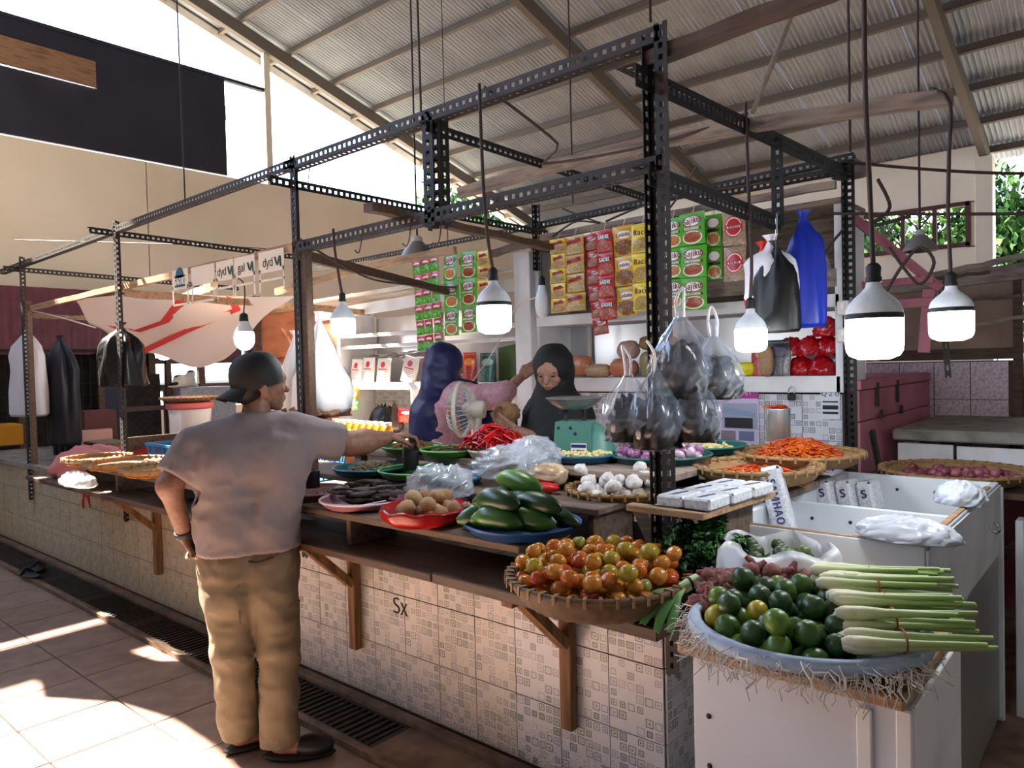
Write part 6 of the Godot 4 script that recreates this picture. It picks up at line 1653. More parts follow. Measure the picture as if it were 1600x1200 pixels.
	for k in cs.size():
		var q: Array = cs[k]
		var r: float = q[5]
		var L := .17 + .06 * rng.randf()
		var path := []
		var rad := []
		for j in 9:
			var s := j / 8.0 - .5
			path.append(Vector3(s * L, .014 - .05 * s * s, .02 * sin(s * 3)))
			rad.append(r * [.25, .72, .92, 1.0, 1.0, .98, .9, .7, .28][j])
		var o := one("cucumber", MB.new().tube(path, rad, 14), cm[q[0]], ["dark green cucumber in the pile on the blue tray", "mid green cucumber in the pile on the blue tray", "pale green cucumber in the pile on the blue tray"][q[0]], "cucumber", "cucumbers piled on the blue tray", Vector3(-1.625 + q[1] * .9, .985 + q[2], -1.918 + q[3] * .85))
		o.rotation = Vector3(0, q[4] + rng.randf_range(-.2, .2), .12 * rng.randfn() * .5)
	# --- potatoes in a red bag
	var pb := thing("red_bag_tray", "tray lined with a shiny red plastic bag under the potatoes", "tray", Vector3(-2.034, .976, -1.844))
	var rr := []
	for q in [[0.0, .0], [.13, .0], [.16, .02], [.172, .05], [.165, .062], [.150, .045], [.125, .012], [0.0, .01]]:
		var row := []
		for s in 48:
			var a := TAU * s / 48
			var k: float = 1 + (.010 * sin(11 * a) + .012 * sin(17 * a + 1) + .014 * sin(31 * a) + .01 * sin(43 * a)) * (1.0 if q[0] > .1 else 0.0)
			row.append(Vector3(cos(a) * q[0] * k, q[1] + .0025 * sin(9 * a) * q[1] * 20 + .002 * sin(37 * a) * q[1] * 20, -sin(a) * q[0] * k))
		rr.append(row)
	obj("film", MB.new().grid(rr, true), mat(Color(.60, .07, .08), .25), pb)
	var pf := []
	for i in 3:
		var c: Color = [Color(.66, .48, .30), Color(.58, .41, .25), Color(.70, .54, .36)][i]
		pf.append(MB.new().blob(Vector3.ZERO, Vector3(.036, .030, .028), Basis(), 16, 10, _noise(80 + i, .012), .16).mesh(tinted(c, .75, 14.0)))
	fruits("potato", "brown potato in the red plastic bag", "potato", "potatoes in the red plastic bag", pf, pile(16, .031, .145, .012, .0, 30), Vector3(-2.034, .978, -1.844))
	for k in 5:
		var o := one("green_bean_pod", MB.new().tube([Vector3(-.06, 0, 0), Vector3(0, .008, .004), Vector3(.06, 0, 0)], [.006, .013, .006], 8), mat(Color(.22, .42, .12), .5), "thin green gourd tip between potatoes and cucumbers", "vegetable", "thin green gourds beside the potatoes", Vector3(-1.86 + .015 * k, 1.02 + .012 * (k % 3), -1.98 + .03 * k))
		o.rotation.y = .5 + .3 * k
	# --- dried fish
	tray("pinkish plastic tray of dark dried fish on the front step", Vector3(-2.489, .976, -1.928), .195, .03, Color(.58, .38, .46), Color(.86, .78, .82))
	one("paper_sheet", MB.new().box(Vector3(-2.40, 1.0, -1.86), Vector3(.12, .003, .10), Basis(Vector3.BACK, .25)), M.bag_white, "white paper under the dried fish", "paper")
	var dfm := [tinted(Color(.13, .10, .085), .5), tinted(Color(.20, .14, .10), .5)]
	for k in 26:
		var path := []
		var L := rng.randf_range(.14, .2)
		for j in 6: path.append(Vector3((j / 5.0 - .5) * L, .012 * sin(j * 1.2 + k), .012 * sin(j * .9 + k)))
		var mb := MB.new().tube(path, [.006, .018, .021, .016, .008, .013], 8)
		for j in mb.v.size(): mb.v[j].y *= .45
		var a := rng.randf() * TAU
		var d := sqrt(rng.randf()) * .11
		var o := one("dried_fish", mb, dfm[k % 2], "dark dried fish in the heap on the pinkish tray", "dried fish", "dried fish on the pinkish tray", Vector3(-2.489 + cos(a) * d, .992 + .0026 * k, -1.928 + sin(a) * d * .8))
		o.rotation = Vector3(rng.randf_range(-.3, .3), rng.randfn() * .5 + .5, rng.randf_range(-.15, .15))
	# --- red beans
	var bn := tray("brown plastic tray of dark red beans beside the customer", Vector3(-2.86, .976, -1.91), .165, .03, Color(.36, .20, .19), Color(.50, .30, .28))
	var bean := MB.new().blob(Vector3.ZERO, Vector3(.0062, .0038, .0042), Basis(), 8, 5).mesh(mat(Color(.30, .06, .09), .35))
	scatter("beans", bn, bean, 2200, mound(1, .145, .018, .012))
	tray("empty brown plastic tray tucked beside the customer's waist", Vector3(-3.16, .976, -1.92), .14, .03, Color(.42, .24, .20), Color(.56, .36, .30))
	# --- second row
	var an := tray("dark teal tray of grey dried anchovies", Vector3(-2.84, 1.044, -2.235), .185, .03, Color(.06, .30, .34), Color(.14, .42, .46))
	var anc := MB.new().tube([Vector3(-.024, 0, 0), Vector3(-.008, .004, .002), Vector3(.01, .003, -.002), Vector3(.026, 0, .002)], [.0018, .0034, .003, .0012], 5).mesh(mat(Color(.46, .40, .32), .5))
	scatter("anchovies", an, anc, 520, mound(2, .12, .045, .008))
	var gt := tray("bright green tray with a measuring tin and tea leaves", Vector3(-2.523, 1.05, -2.26), .19, .032, Color(.10, .36, .12), Color(.42, .66, .36))
	var tea := MB.new().tube([Vector3(-.006, 0, 0), Vector3(.006, .001, .001)], [.0015, .001], 4).mesh(mat(Color(.20, .22, .12), .8))
	scatter("tea_leaves", gt, tea, 500, mound(3, .11, .006, .006))
	scatter("tea_leaves", gt, tea, 160, func(_i) -> Transform3D:
		return Transform3D(Basis.from_euler(Vector3(rng.randf(), rng.randf() * TAU, 0)), Vector3(-.027 + rng.randf_range(-.03, .03), .124 + rng.randf_range(0, .012), .03 + rng.randf_range(-.03, .03))))
	tray("small blue tray with split dried fish beside the film heap", Vector3(-2.26, 1.044, -2.22), .12, .026, Color(.08, .28, .44), Color(.16, .40, .56))
	for k in 8:
		var mb := MB.new().blob(Vector3.ZERO, Vector3(.045, .006, .018), Basis(), 10, 6)
		var o := one("split_fish", mb, dfm[1] if k % 2 else tinted(Color(.56, .46, .33), .5), "split dried fish on the small blue tray", "dried fish", "split dried fish on the small blue tray", Vector3(-2.26 + rng.randf_range(-.05, .05), 1.062 + .006 * k, -2.22 + rng.randf_range(-.05, .05)))
		o.rotation.y = rng.randf_range(-.6, .6)
	# garlic bulbs and onions
	basket("shallow woven tray of garlic bulbs behind the corner post", Vector3(-1.56, 1.015, -2.42), .20, .045, M.wicker, 28)
	var gb := []
	for i in 2:
		var rws2 := []
		for q in [[0.0, -.8], [.5, -.78], [.9, -.45], [1.0, -.1], [.86, .35], [.5, .68], [.22, .88], [.13, 1.05], [0.0, 1.07]]:
			var row := []
			for s in 24:
				var a := TAU * s / 24
				var k: float = 1 + .07 * cos(a * 8) * (1 - abs(q[1]) * .5)
				row.append(Vector3(cos(a) * q[0] * .030 * k, q[1] * .026, -sin(a) * q[0] * .030 * k))
			rws2.append(row)
		gb.append(MB.new().grid(rws2, true).mesh(tinted(Color(.88, .85, .84), .6, 10.0)))
	fruits("garlic_bulb", "white garlic bulb in the heap on the shallow woven tray", "garlic", "garlic bulbs on the shallow woven tray", gb, pile(34, .029, .18, .01), Vector3(-1.56, 1.018, -2.40), .8)
	var on := [round_fruit(.036, Color(.72, .44, .22), .92, -.12, .35, 30), round_fruit(.036, Color(.62, .36, .20), .92, -.12, .35, 31)]
	fruits("onion", "brown onion behind the garlic bulbs", "onion", "brown onions behind the garlic", on, [Vector3(-.14, .075, -.12), Vector3(-.06, .08, -.14), Vector3(.02, .075, -.15), Vector3(.07, .10, -.12), Vector3(.11, .085, -.10), Vector3(-.2, .06, -.09)], Vector3(-1.56, 1.0, -2.42), .5)
	# --- third row
	var lf := tray("green tray of brown roots with a leaf under the customer's hand", Vector3(-2.80, 1.127, -2.46), .155, .026, Color(.14, .34, .12), Color(.24, .46, .18))
	var root := MB.new().tube([Vector3(-.02, 0, 0), Vector3(0, .007, .003), Vector3(.02, 0, -.003)], [.004, .007, .004], 6).mesh(mat(Color(.42, .29, .18), .8))
	scatter("roots", lf, root, 160, mound(4, .11, .04, .008))
	var g3 := tray("light green tray of grey-green dried herbs near the fan", Vector3(-2.53, 1.127, -2.46), .145, .026, Color(.30, .52, .20), Color(.50, .70, .40))
	scatter("herbs", g3, MB.new().tube([Vector3(-.014, 0, 0), Vector3(0, .003, .003), Vector3(.014, 0, 0)], [.002, .004, .001], 5).mesh(mat(Color(.30, .30, .18), .8)), 300, mound(5, .11, .03, .008))
	tray("pale round tray of long red chillies", Vector3(-2.27, 1.127, -2.50), .13, .034, Color(.80, .72, .62), Color(.86, .80, .72))
	var rc := []
	for i in 4:
		var L := .085 + .015 * i
		var bend := .03 + .012 * i
		rc.append(MB.new().tube([Vector3(-L * .5, 0, 0), Vector3(-L * .2, bend * .5, .012), Vector3(L * .15, bend * .6, -.006), Vector3(L * .5, 0, .008 - bend)], [.003, .0062, .0055, .0012], 7).mesh(mat([Color(.62, .03, .05), Color(.70, .05, .06), Color(.54, .02, .05), Color(.74, .08, .08)][i], .22)))
	var rp := []
	for k in 120:
		var a := rng.randf() * TAU
		var d := sqrt(rng.randf()) * .14
		rp.append(Vector3(cos(a) * d, .03 + .095 * (1 - pow(d / .15, 2)) * rng.randf_range(.55, 1.0), sin(a) * d * .85))
	fruits("red_chilli", "long thin red chilli in the heap on the pale tray", "chilli", "long red chillies heaped on the pale tray", rc, rp, Vector3(-2.27, 1.127, -2.50), .5)
	tray("blue plastic tray of peeled garlic in front of the scale", Vector3(-1.86, 1.127, -2.60), .15, .028, Color(.05, .28, .40), Color(.08, .38, .50))
	var clv := MB.new().tube([Vector3(-.013, 0, 0), Vector3(-.008, .001, 0), Vector3(.002, .003, 0), Vector3(.014, 0, 0)], [.002, .008, .0085, .001], 8).mesh(mat(Color(.84, .78, .56), .45))
	fruits("garlic_clove", "peeled garlic clove in the blue tray by the scale", "garlic clove", "peeled garlic cloves in the blue tray", [clv], pile(130, .0105, .135, .008), Vector3(-1.86, 1.129, -2.60), .6)
	one("tray_block", MB.new().cbox(Vector3(-1.6, 1.072, -2.80), Vector3(.26, .078, .24), .01), M.rubber, "black support block under the peeled shallots", "block")
	tray("dark green tray of peeled purple shallots behind the corner post", Vector3(-1.59, 1.115, -2.79), .22, .036, Color(.05, .26, .26), Color(.10, .36, .34))
	var ps := [round_fruit(.0165, Color(.62, .42, .58), 1.25, -.2, .25, 32), round_fruit(.0165, Color(.50, .28, .46), 1.25, -.2, .25, 33), round_fruit(.0165, Color(.78, .68, .74), 1.25, -.2, .25, 34)]
	fruits("peeled_shallot", "", "shallot", "peeled shallots in the dark green tray", ps, pile(150, .0155, .19, .01), Vector3(-1.59, 1.117, -2.79), 1.4, ["lilac peeled shallot in the dark green tray", "deep purple peeled shallot in the dark green tray", "whitish peeled shallot in the dark green tray"])
	one("tray_block", MB.new().cbox(Vector3(-1.6, 1.076, -3.17), Vector3(.22, .085, .2), .01), M.rubber, "black support block under the rear garlic tray", "block")
	tray("green plastic tray of peeled garlic by the purple poster", Vector3(-1.58, 1.12, -3.17), .2, .034, Color(.05, .30, .28), Color(.09, .38, .35))
	fruits("garlic_clove", "peeled garlic clove in the green tray by the poster", "garlic clove", "peeled garlic cloves in the green tray", [clv], pile(130, .0105, .15, .008), Vector3(-1.58, 1.122, -3.17), .6)
	# --- orange chillies
	basket("flat woven tray thinly spread with orange chillies", Vector3(-1.19, 1.058, -2.86), .245, .062, M.wicker, 30)
	basket("woven tray heaped high with orange chillies at the back", Vector3(-1.18, 1.07, -3.28), .27, .06, M.wicker, 30)
	one("tray_block", MB.new().cbox(Vector3(-1.25, 1.044, -2.87), Vector3(.3, .026, .24), .006), M.wood_grey, "wooden block under the flat chilli tray", "block")
	one("tray_block", MB.new().cbox(Vector3(-1.25, 1.05, -3.28), Vector3(.3, .036, .24), .006), M.wood_grey, "wooden block under the heaped chilli tray", "block")
	var oc := []
	for i in 3:
		var c: Color = [Color(.70, .20, .03), Color(.74, .32, .06), Color(.58, .09, .02)][i]
		oc.append(MB.new().tube([Vector3(-.024, 0, 0), Vector3(-.017, .001, 0), Vector3(.0, .003, .002), Vector3(.024, 0, -.002)], [.0015, .0052, .0045, .001], 7).mesh(stalk_mat(Color(.40, .42, .10), c, c, .25)))
	for b in 2:
		var c: Vector3 = [Vector3(-1.19, 1.058, -2.86), Vector3(-1.18, 1.07, -3.28)][b]
		var R: float = [.19, .21][b]
		var H: float = [.04, .105][b]
		var heap := thing("chilli_heap", ["bed of orange chillies under the top layer on the flat tray", "inner heap of orange chillies on the high tray"][b], "chillies", c)
		heap.set_meta("kind", "stuff")
		scatter("chillies", heap, oc[1], [500, 1100][b], mound(7 + b, R, H, .010))
		var op := []
		for k in 150:
			var a := rng.randf() * TAU
			var d := sqrt(rng.randf()) * R
			op.append(Vector3(cos(a) * d, .016 + H * (1 - pow(d / R, 2)) + rng.randf_range(0, .006), sin(a) * d))
		fruits("orange_chilli", ["small orange chilli on top of the flat woven tray", "small orange chilli on top of the high heap"][b], "chilli", ["orange chillies on the flat tray", "orange chillies on the high heap"][b], oc, op, c, .35)
	var tp := []
	for k in 16: tp.append(Vector3(rng.randf_range(-.04, .04), .152 + rng.randf_range(0, .012), rng.randf_range(-.04, .04)))
	fruits("orange_chilli", "small orange chilli filling the tall steel tin", "chilli", "orange chillies in the steel tin", oc, tp, Vector3(-1.33, 1.16, -3.45), .3)
	# --- red shallots at the open side
	basket("woven tray of red shallots in front of the slab table", Vector3(-.70, .942, -3.98), .315, .06, M.wicker, 34)
	var rs := [round_fruit(.0195, Color(.52, .20, .26), 1.15, -.2, .4, 35), round_fruit(.0195, Color(.62, .32, .36), 1.15, -.2, .4, 36), round_fruit(.0195, Color(.44, .14, .20), 1.15, -.2, .4, 37)]
	fruits("red_shallot", "", "shallot", "red shallots on the tray by the slab table", rs, pile(115, .0185, .25, .01).map(func(p): return p + Vector3(.03, 0, 0)), Vector3(-.70, .944, -3.98), 1.4, ["red shallot on the tray by the slab table", "pale pink shallot on the tray by the slab table", "dark red shallot on the tray by the slab table"])
	# --- corn trays in the sun
	var kern := MB.new().blob(Vector3.ZERO, Vector3(.0065, .0045, .005), Basis(), 7, 5).mesh(mat(Color(.72, .46, .12), .45))
	for q in [[Vector3(-5.2, .978, -1.86), .2, "sunlit woven tray of corn nearest the pink cloth"], [Vector3(-4.76, .98, -1.87), .235, "wide woven tray of dried corn in the middle of three"], [Vector3(-4.26, .978, -1.87), .225, "woven tray of dried corn beside the customer's elbow"]]:
		var t := basket(q[2], q[0], q[1], .035, M.wicker, 26)
		scatter("kernels", t, kern, 3000, mound(9, q[1] * .86, .018, .006))
	one("white_film", crumple(Vector3(.2, .06, .06), 28, .4), M.film_white, "white plastic film hanging below the corn trays", "film", "", Vector3(-5.1, .88, -1.70))
	basket("woven tray of pink shallots lying on the white bucket", Vector3(-6.7, 1.282, -3.2), .25, .04, M.wicker, 26)
	fruits("red_shallot", "small pink shallot on the tray over the white bucket", "shallot", "pink shallots on the bucket's tray", [rs[1]], pile(45, .0185, .22, .01), Vector3(-6.7, 1.284, -3.2), 1.4)

# ---------------------------------------------------------------- bodies: smooth union of tapered bones, meshed as surface nets
func nets(bones: Array, cell: float, blend: float, wrinkle := 0.0, wf := 6.0, wseed := 1, clips: Array = []) -> MB:   # bone: [a, b, ra, rb]
	var lo := Vector3.INF
	var hi := -Vector3.INF
	for q in bones:
		var r: float = max(q[2], q[3]) + blend + cell * 2
		for p in [q[0], q[1]]:
			lo = lo.min(p - Vector3.ONE * r); hi = hi.max(p + Vector3.ONE * r)
	var nx := int((hi.x - lo.x) / cell) + 2
	var ny := int((hi.y - lo.y) / cell) + 2
	var nz := int((hi.z - lo.z) / cell) + 2
	var F := PackedFloat32Array()
	F.resize(nx * ny * nz)
	F.fill(1.0)
	var noise := _noise(wseed, wf)
	noise.fractal_type = FastNoiseLite.FRACTAL_RIDGED
	noise.fractal_octaves = 2
	for q in bones:
		var a: Vector3 = q[0]
		var b: Vector3 = q[1]
		var ra: float = q[2]
		var rb: float = q[3]
		var sq: Vector3 = q[4] if q.size() > 4 else Vector3.ONE
		var R: float = max(ra, rb) + blend * 1.6 + cell * 2
		var l := (a.min(b) - Vector3.ONE * R - lo) / cell
		var h := (a.max(b) + Vector3.ONE * R - lo) / cell
		var d := b - a
		var dd: float = max(d.length_squared(), 1e-8)
		for z in range(max(0, int(l.z)), min(nz, int(h.z) + 2)):
			for y in range(max(0, int(l.y)), min(ny, int(h.y) + 2)):
				var base := (z * ny + y) * nx
				for x in range(max(0, int(l.x)), min(nx, int(h.x) + 2)):
					var p := lo + Vector3(x, y, z) * cell
					var t: float = clamp((p - a).dot(d) / dd, 0.0, 1.0)
					var e := p - a - d * t
					var v := e.length() - (ra + (rb - ra) * t)
					if sq != Vector3.ONE: v = (e / sq).length() * min(sq.x, min(sq.y, sq.z)) - (ra + (rb - ra) * t) * min(sq.x, min(sq.y, sq.z))
					var o := F[base + x]
					var k: float = max(blend - abs(o - v), 0.0) / blend
					F[base + x] = min(o, v) - k * k * blend * .25
	if wrinkle > 0:
		for z in nz:
			for y in ny:
				var base := (z * ny + y) * nx
				for x in nx:
					if abs(F[base + x]) < cell * 3:
						var p := lo + Vector3(x, y, z) * cell
						F[base + x] -= wrinkle * noise.get_noise_3d(p.x * 1.1 + p.y * .7, p.y * 1.5 - p.x * .6, p.z * 1.1)
	for q in clips:                                             # [point, outward direction, reach]: cut cleanly along a plane
		for z in nz:
			for y in ny:
				var base := (z * ny + y) * nx
				for x in nx:
					var p: Vector3 = lo + Vector3(x, y, z) * cell - q[0]
					if p.length_squared() < q[2] * q[2]: F[base + x] = max(F[base + x], p.dot(q[1]))
	var mb := MB.new()
	var idx := {}
	var sy := nx
	var sz := nx * ny
	for z in nz - 1:
		for y in ny - 1:
			for x in nx - 1:
				var i := z * sz + y * sy + x
				var f0 := F[i]
				if f0 > cell * 2.5 or f0 < -cell * 2.5: continue
				var c := Vector3.ZERO
				var m := 0
				var mask := 0
				var vals := [f0, F[i + 1], F[i + sy], F[i + sy + 1], F[i + sz], F[i + sz + 1], F[i + sz + sy], F[i + sz + sy + 1]]
				for q in 8:
					if vals[q] < 0: mask |= 1 << q
				if mask == 0 or mask == 255: continue
				for e in EDGES:
					var va: float = vals[e[0]]
					var vb: float = vals[e[1]]
					if (va < 0) != (vb < 0):
						var t := va / (va - vb)
						var pa := Vector3(e[0] & 1, (e[0] >> 1) & 1, e[0] >> 2)
						var pb := Vector3(e[1] & 1, (e[1] >> 1) & 1, e[1] >> 2)
						c += pa.lerp(pb, t); m += 1
				idx[i] = mb.v.size()
				mb.v.append(lo + (Vector3(x, y, z) + c / m) * cell); mb.n.append(Vector3.ZERO); mb.u.append(Vector2.ZERO)
	for i in idx:
		var inside := F[i] < 0
		for ax in 3:
			var st: int = [1, sy, sz][ax]
			if i + st >= F.size() or (F[i + st] < 0) == inside: continue
			var u: int = [sy, sz, 1][ax]
			var w: int = [sz, 1, sy][ax]
			if not (idx.has(i - u) and idx.has(i - w) and idx.has(i - u - w)): continue
			var a: int = idx[i - u - w]
			var b: int = idx[i - w]
			var c2: int = idx[i]
			var d2: int = idx[i - u]
			if inside: mb.face(a, b, c2); mb.face(a, c2, d2)
			else: mb.face(a, c2, b); mb.face(a, d2, c2)
	for j in mb.n.size(): mb.n[j] = mb.n[j].normalized() if mb.n[j].length_squared() > 0 else Vector3.UP
	return mb
const EDGES := [[0, 1], [2, 3], [4, 5], [6, 7], [0, 2], [1, 3], [4, 6], [5, 7], [0, 4], [1, 5], [2, 6], [3, 7]]
func join(a: MB, b: MB) -> MB:
	var k := a.v.size()
	a.v.append_array(b.v); a.n.append_array(b.n); a.u.append_array(b.u)
	for i in b.ix: a.ix.append(i + k)
	return a

func head_bones(c: Vector3, f: Vector3, up: Vector3) -> Array:
	var s := f.cross(up).normalized()
	var B := [[c + up * .035 - f * .025, c + up * .035 + f * .02, .088, .083], [c - up * .03 + f * .02, c - up * .05 + f * .045, .066, .05], [c - up * .07 + f * .05, c - up * .088 + f * .07, .035, .022],
		[c + up * .012 + f * .088, c - up * .022 + f * .112, .009, .013], [c - up * .055 + f * .085, c - up * .055 + f * .09, .020, .016], [c + up * .03 + f * .075 + s * .03, c + up * .03 + f * .075 - s * .03, .022, .022]]
	for k in [-1, 1]:
		B.append([c + s * k * .036 + f * .062 - up * .018, c + s * k * .03 + f * .062 - up * .03, .028, .024])
		B.append([c + s * k * .080 - f * .008 + up * .018, c + s * k * .076 - f * .002 - up * .022, .015, .010])
	return B
func face_parts(t: Node3D, c: Vector3, f: Vector3, up: Vector3, lids := true) -> void:
	var s := f.cross(up).normalized()
	var b := Basis(s, up, -f)
	for k in [-1, 1]:
		obj("eye", MB.new().blob(c + s * k * .032 + f * .089 + up * .006, Vector3(.015, .006, .007), b, 10, 6), M.eye, t)
		obj("eyebrow", MB.new().blob(c + s * k * .033 + f * .094 + up * .026, Vector3(.019, .0035, .005), b, 10, 6), M.eye, t)
	obj("lips", MB.new().blob(c - up * .052 + f * .1, Vector3(.021, .0065, .008), b, 12, 6).blob(c - up * .063 + f * .098, Vector3(.017, .006, .008), b, 12, 6), M.lip, t)
func hand_bones(w: Vector3, d: Vector3, n: Vector3, curl: float, side := 1.0) -> Array:    # wrist, pointing direction, back-of-hand normal
	var s := d.cross(n).normalized() * side
	var B := []
	for k in 4: B.append([w + d * .012 + s * (k - 1.5) * .010, w + d * .085 + s * (k - 1.5) * .0195, .017, .0135])
	var L := [.036, .044, .041, .031]
	for k in 4:
		var p := w + d * .088 + s * (k - 1.5) * .0205
		var a := 0.0
		for j in 3:
			a += curl * [.5, .9, .6][j]
			var e: Vector3 = d * cos(a) - n * sin(a)
			var q: Vector3 = p + e * L[k] * [1.0, .68, .52][j]
			B.append([p, q, .0092 - .0007 * j, .0086 - .0007 * j])
			p = q
	var th := w + d * .025 + s * -.030 - n * .006
	var e1 := (d * .75 - s * .6 - n * .35).normalized()
	B.append([w + d * .015 - s * .012, th + e1 * .01, .017, .0125])
	B.append([th, th + e1 * .042, .0125, .0105])
	var e2 := (d * .9 - s * .05 - n * .55).normalized()
	B.append([th + e1 * .042, th + e1 * .042 + e2 * .033, .0105, .008])
	return B

func build_people() -> void:
	M.skin = tinted(Color(.50, .33, .25), .55, 5.0)
	M.skin.subsurf_scatter_enabled = true; M.skin.subsurf_scatter_strength = .1
	M.skin_f = tinted(Color(.62, .43, .34), .5, 5.0)
	M.eye = mat(Color(.06, .045, .04), .4)
	M.lip = mat(Color(.50, .22, .20), .5)
	M.hair = mat(Color(.03, .025, .025), .6)
	var R := Vector3(.757, 0, -.654)                              # across the customer's back, towards his reaching arm
	var W := Vector3(-.654, 0, -.757)
	var U := Vector3.UP
	# ---------------- customer seen from behind, reaching over the trays
	var J := {"hipL": Vector3(-2.81, .77, -1.487), "hipR": Vector3(-2.742, .77, -1.613), "waistL": Vector3(-2.814, .93, -1.486), "waistR": Vector3(-2.755, .93, -1.615), "chestL": Vector3(-2.829, 1.18, -1.475), "chestR": Vector3(-2.737, 1.19, -1.67),
		"shL": Vector3(-2.88, 1.255, -1.40), "shR": Vector3(-2.72, 1.28, -1.745), "neck": Vector3(-2.80, 1.37, -1.61), "head": Vector3(-2.795, 1.492, -1.635), "elbL": Vector3(-2.885, 1.115, -1.285), "wrL": Vector3(-2.915, .90, -1.355), "hdL": Vector3(-2.90, .82, -1.41),
		"elbR": Vector3(-2.628, 1.225, -1.955), "wrR": Vector3(-2.585, 1.238, -2.14), "knL": Vector3(-2.80, .43, -1.475), "anL": Vector3(-2.82, .07, -1.505), "knR": Vector3(-2.685, .43, -1.615), "anR": Vector3(-2.635, .07, -1.575)}
	var man := thing("person", "man in a grey T-shirt, khaki trousers and backward black cap reaching over the trays", "person", Vector3(-2.76, 0, -1.55))
	var O := man.position
	var rel := func(B: Array) -> Array:
		return B.map(func(q): return [q[0] - O, q[1] - O, q[2], q[3]])
	var body := nets(rel.call([[J.chestL, J.waistL, .105, .10], [J.chestR, J.waistR, .105, .10], [J.chestL, J.chestR, .105, .105], [J.shL, J.shR, .06, .06], [J.neck, J.head, .056, .05], [J.waistL, J.hipL, .10, .11], [J.waistR, J.hipR, .10, .11],
		[J.shL, J.elbL, .058, .045], [J.elbL, J.wrL, .044, .030], [J.shR, J.elbR, .060, .050], [J.elbR, J.elbR.lerp(J.wrR, .35), .049, .052], [J.elbR.lerp(J.wrR, .35), J.wrR, .052, .031],
		[J.hipL, J.knL, .09, .055], [J.knL, J.anL, .052, .036], [J.hipR, J.knR, .09, .055], [J.knR, J.anR, .052, .036], [J.anL, J.anL + Vector3(.02, -.035, -.10), .04, .034], [J.anR, J.anR + Vector3(.08, -.035, -.08), .04, .034]]), .0135, .03)
	var hf := (R * .78 + W * .62).normalized()
	var hb := head_bones(J.head, hf, U)
	var es := hf.cross(U).normalized()
	for k in [-1, 1]:
		hb.append([J.head + es * k * .092 - hf * .018 - U * .004, J.head + es * k * .084 - hf * .006 - U * .046, .013, .009])
		hb.append([J.head + es * k * .094 - hf * .026 - U * .016, J.head + es * k * .086 - hf * .012 - U * .04, .010, .008])
	join(body, nets(rel.call(hb), .005, .014))
	join(body, nets(rel.call(hand_bones(J.wrR - (J.wrR - J.elbR).normalized() * .01, (Vector3(.035, .005, -.10)).normalized(), Vector3(.0, 1, -.1).normalized(), .75, -1.0)), .0042, .006))
	join(body, nets(rel.call(hand_bones(J.wrL, (J.hdL - J.wrL).normalized(), Vector3(-.8, 0, .6).normalized(), .35, 1.0)), .0042, .006))
	obj("body", body, M.skin, man)
	var shirt_m := mat(Color(.46, .42, .43), .85)
	shirt_m.rim_enabled = true; shirt_m.rim = .3
	var slR: Vector3 = J.shR.lerp(J.elbR, .86)
	var slL: Vector3 = J.shL.lerp(J.elbL, .80)
	var hem := Vector3(-2.785, .825, -1.55)
	obj("t_shirt", nets(rel.call([[J.chestL, J.waistL, .132, .122], [J.chestR, J.waistR, .132, .122], [J.chestL, J.chestR, .13, .13], [J.neck - U * .05, J.shL, .078, .074], [J.neck - U * .05, J.shR, .08, .076], [J.waistL, J.waistR, .118, .118], [J.waistL, J.hipL, .122, .134], [J.waistR, J.hipR, .122, .134],
		[J.shL, slL + (slL - J.shL).normalized() * .02, .082, .074], [J.shR, slR + (slR - J.shR).normalized() * .02, .088, .076], [J.chestR, J.shR, .10, .08], [J.neck - U * .03, J.neck + U * .02, .075, .066]]), .0115, .03, .008, 4.5, 3,
		[[hem - O, Vector3(.0, -1, .0), .35], [slL - O, (J.elbL - J.shL).normalized(), .128], [slR - O, (J.elbR - J.shR).normalized(), .2], [J.neck + U * .012 - O, Vector3(0, 1, 0), .11]]), shirt_m, man)
	var kh := mat(Color(.40, .35, .28), .85)
	var tr := obj("trousers", nets(rel.call([[J.waistL - U * .03, J.hipL, .098, .116], [J.waistR - U * .03, J.hipR, .098, .116], [J.hipL, J.hipR, .116, .116], [J.hipL, J.hipL + U * -.10 - W * .02, .118, .112], [J.hipR, J.hipR + U * -.10 - W * .02, .118, .112], [J.hipL, J.knL, .112, .080], [J.knL, J.anL - U * .05, .079, .072], [J.hipR, J.knR, .112, .080], [J.knR, J.anR - U * .05, .079, .072]]), .0105, .016, .010, 4.2, 8,
		[[Vector3(-2.785, .87, -1.55) - O, U, .4], [J.anL - O - U * .0, -U, .13], [J.anR - O - U * .01, -U, .13]]), kh, man)
	var back := (-W).normalized()
	obj("pocket_flap", rope([J.hipR + back * .126 - R * .06 + U * .04 - O, J.hipR + back * .132 + U * .03 - O, J.hipR + back * .112 + R * .06 + U * .045 - O], .005), mat(Color(.16, .12, .09), .8), tr)
	obj("pocket_edge", rope([J.hdL + Vector3(-.03, .02, .03) - O, J.hdL + Vector3(.02, .0, .07) - O, J.hdL + Vector3(.06, .01, .06) - O], .006), mat(Color(.42, .33, .23), .8), tr)
	var seam := []
	for k in 6: seam.append((J.hipL + J.hipR) * .5 - O + back * (.118 + .012 * sin(k * .5)) + U * (.07 - .055 * k))
	obj("seat_seam", rope(seam, .003), mat(Color(.27, .23, .18), .85), tr)
	# cap worn backwards
	var hc: Vector3 = J.head - O + U * .04 - hf * .016
	var cb := Basis(R, U, -W) * Basis(Vector3.RIGHT, .0)
	var tiltb := Basis(hf.cross(U).normalized(), .22)
	var navy_c := mat(Color(.028, .03, .042), .75)
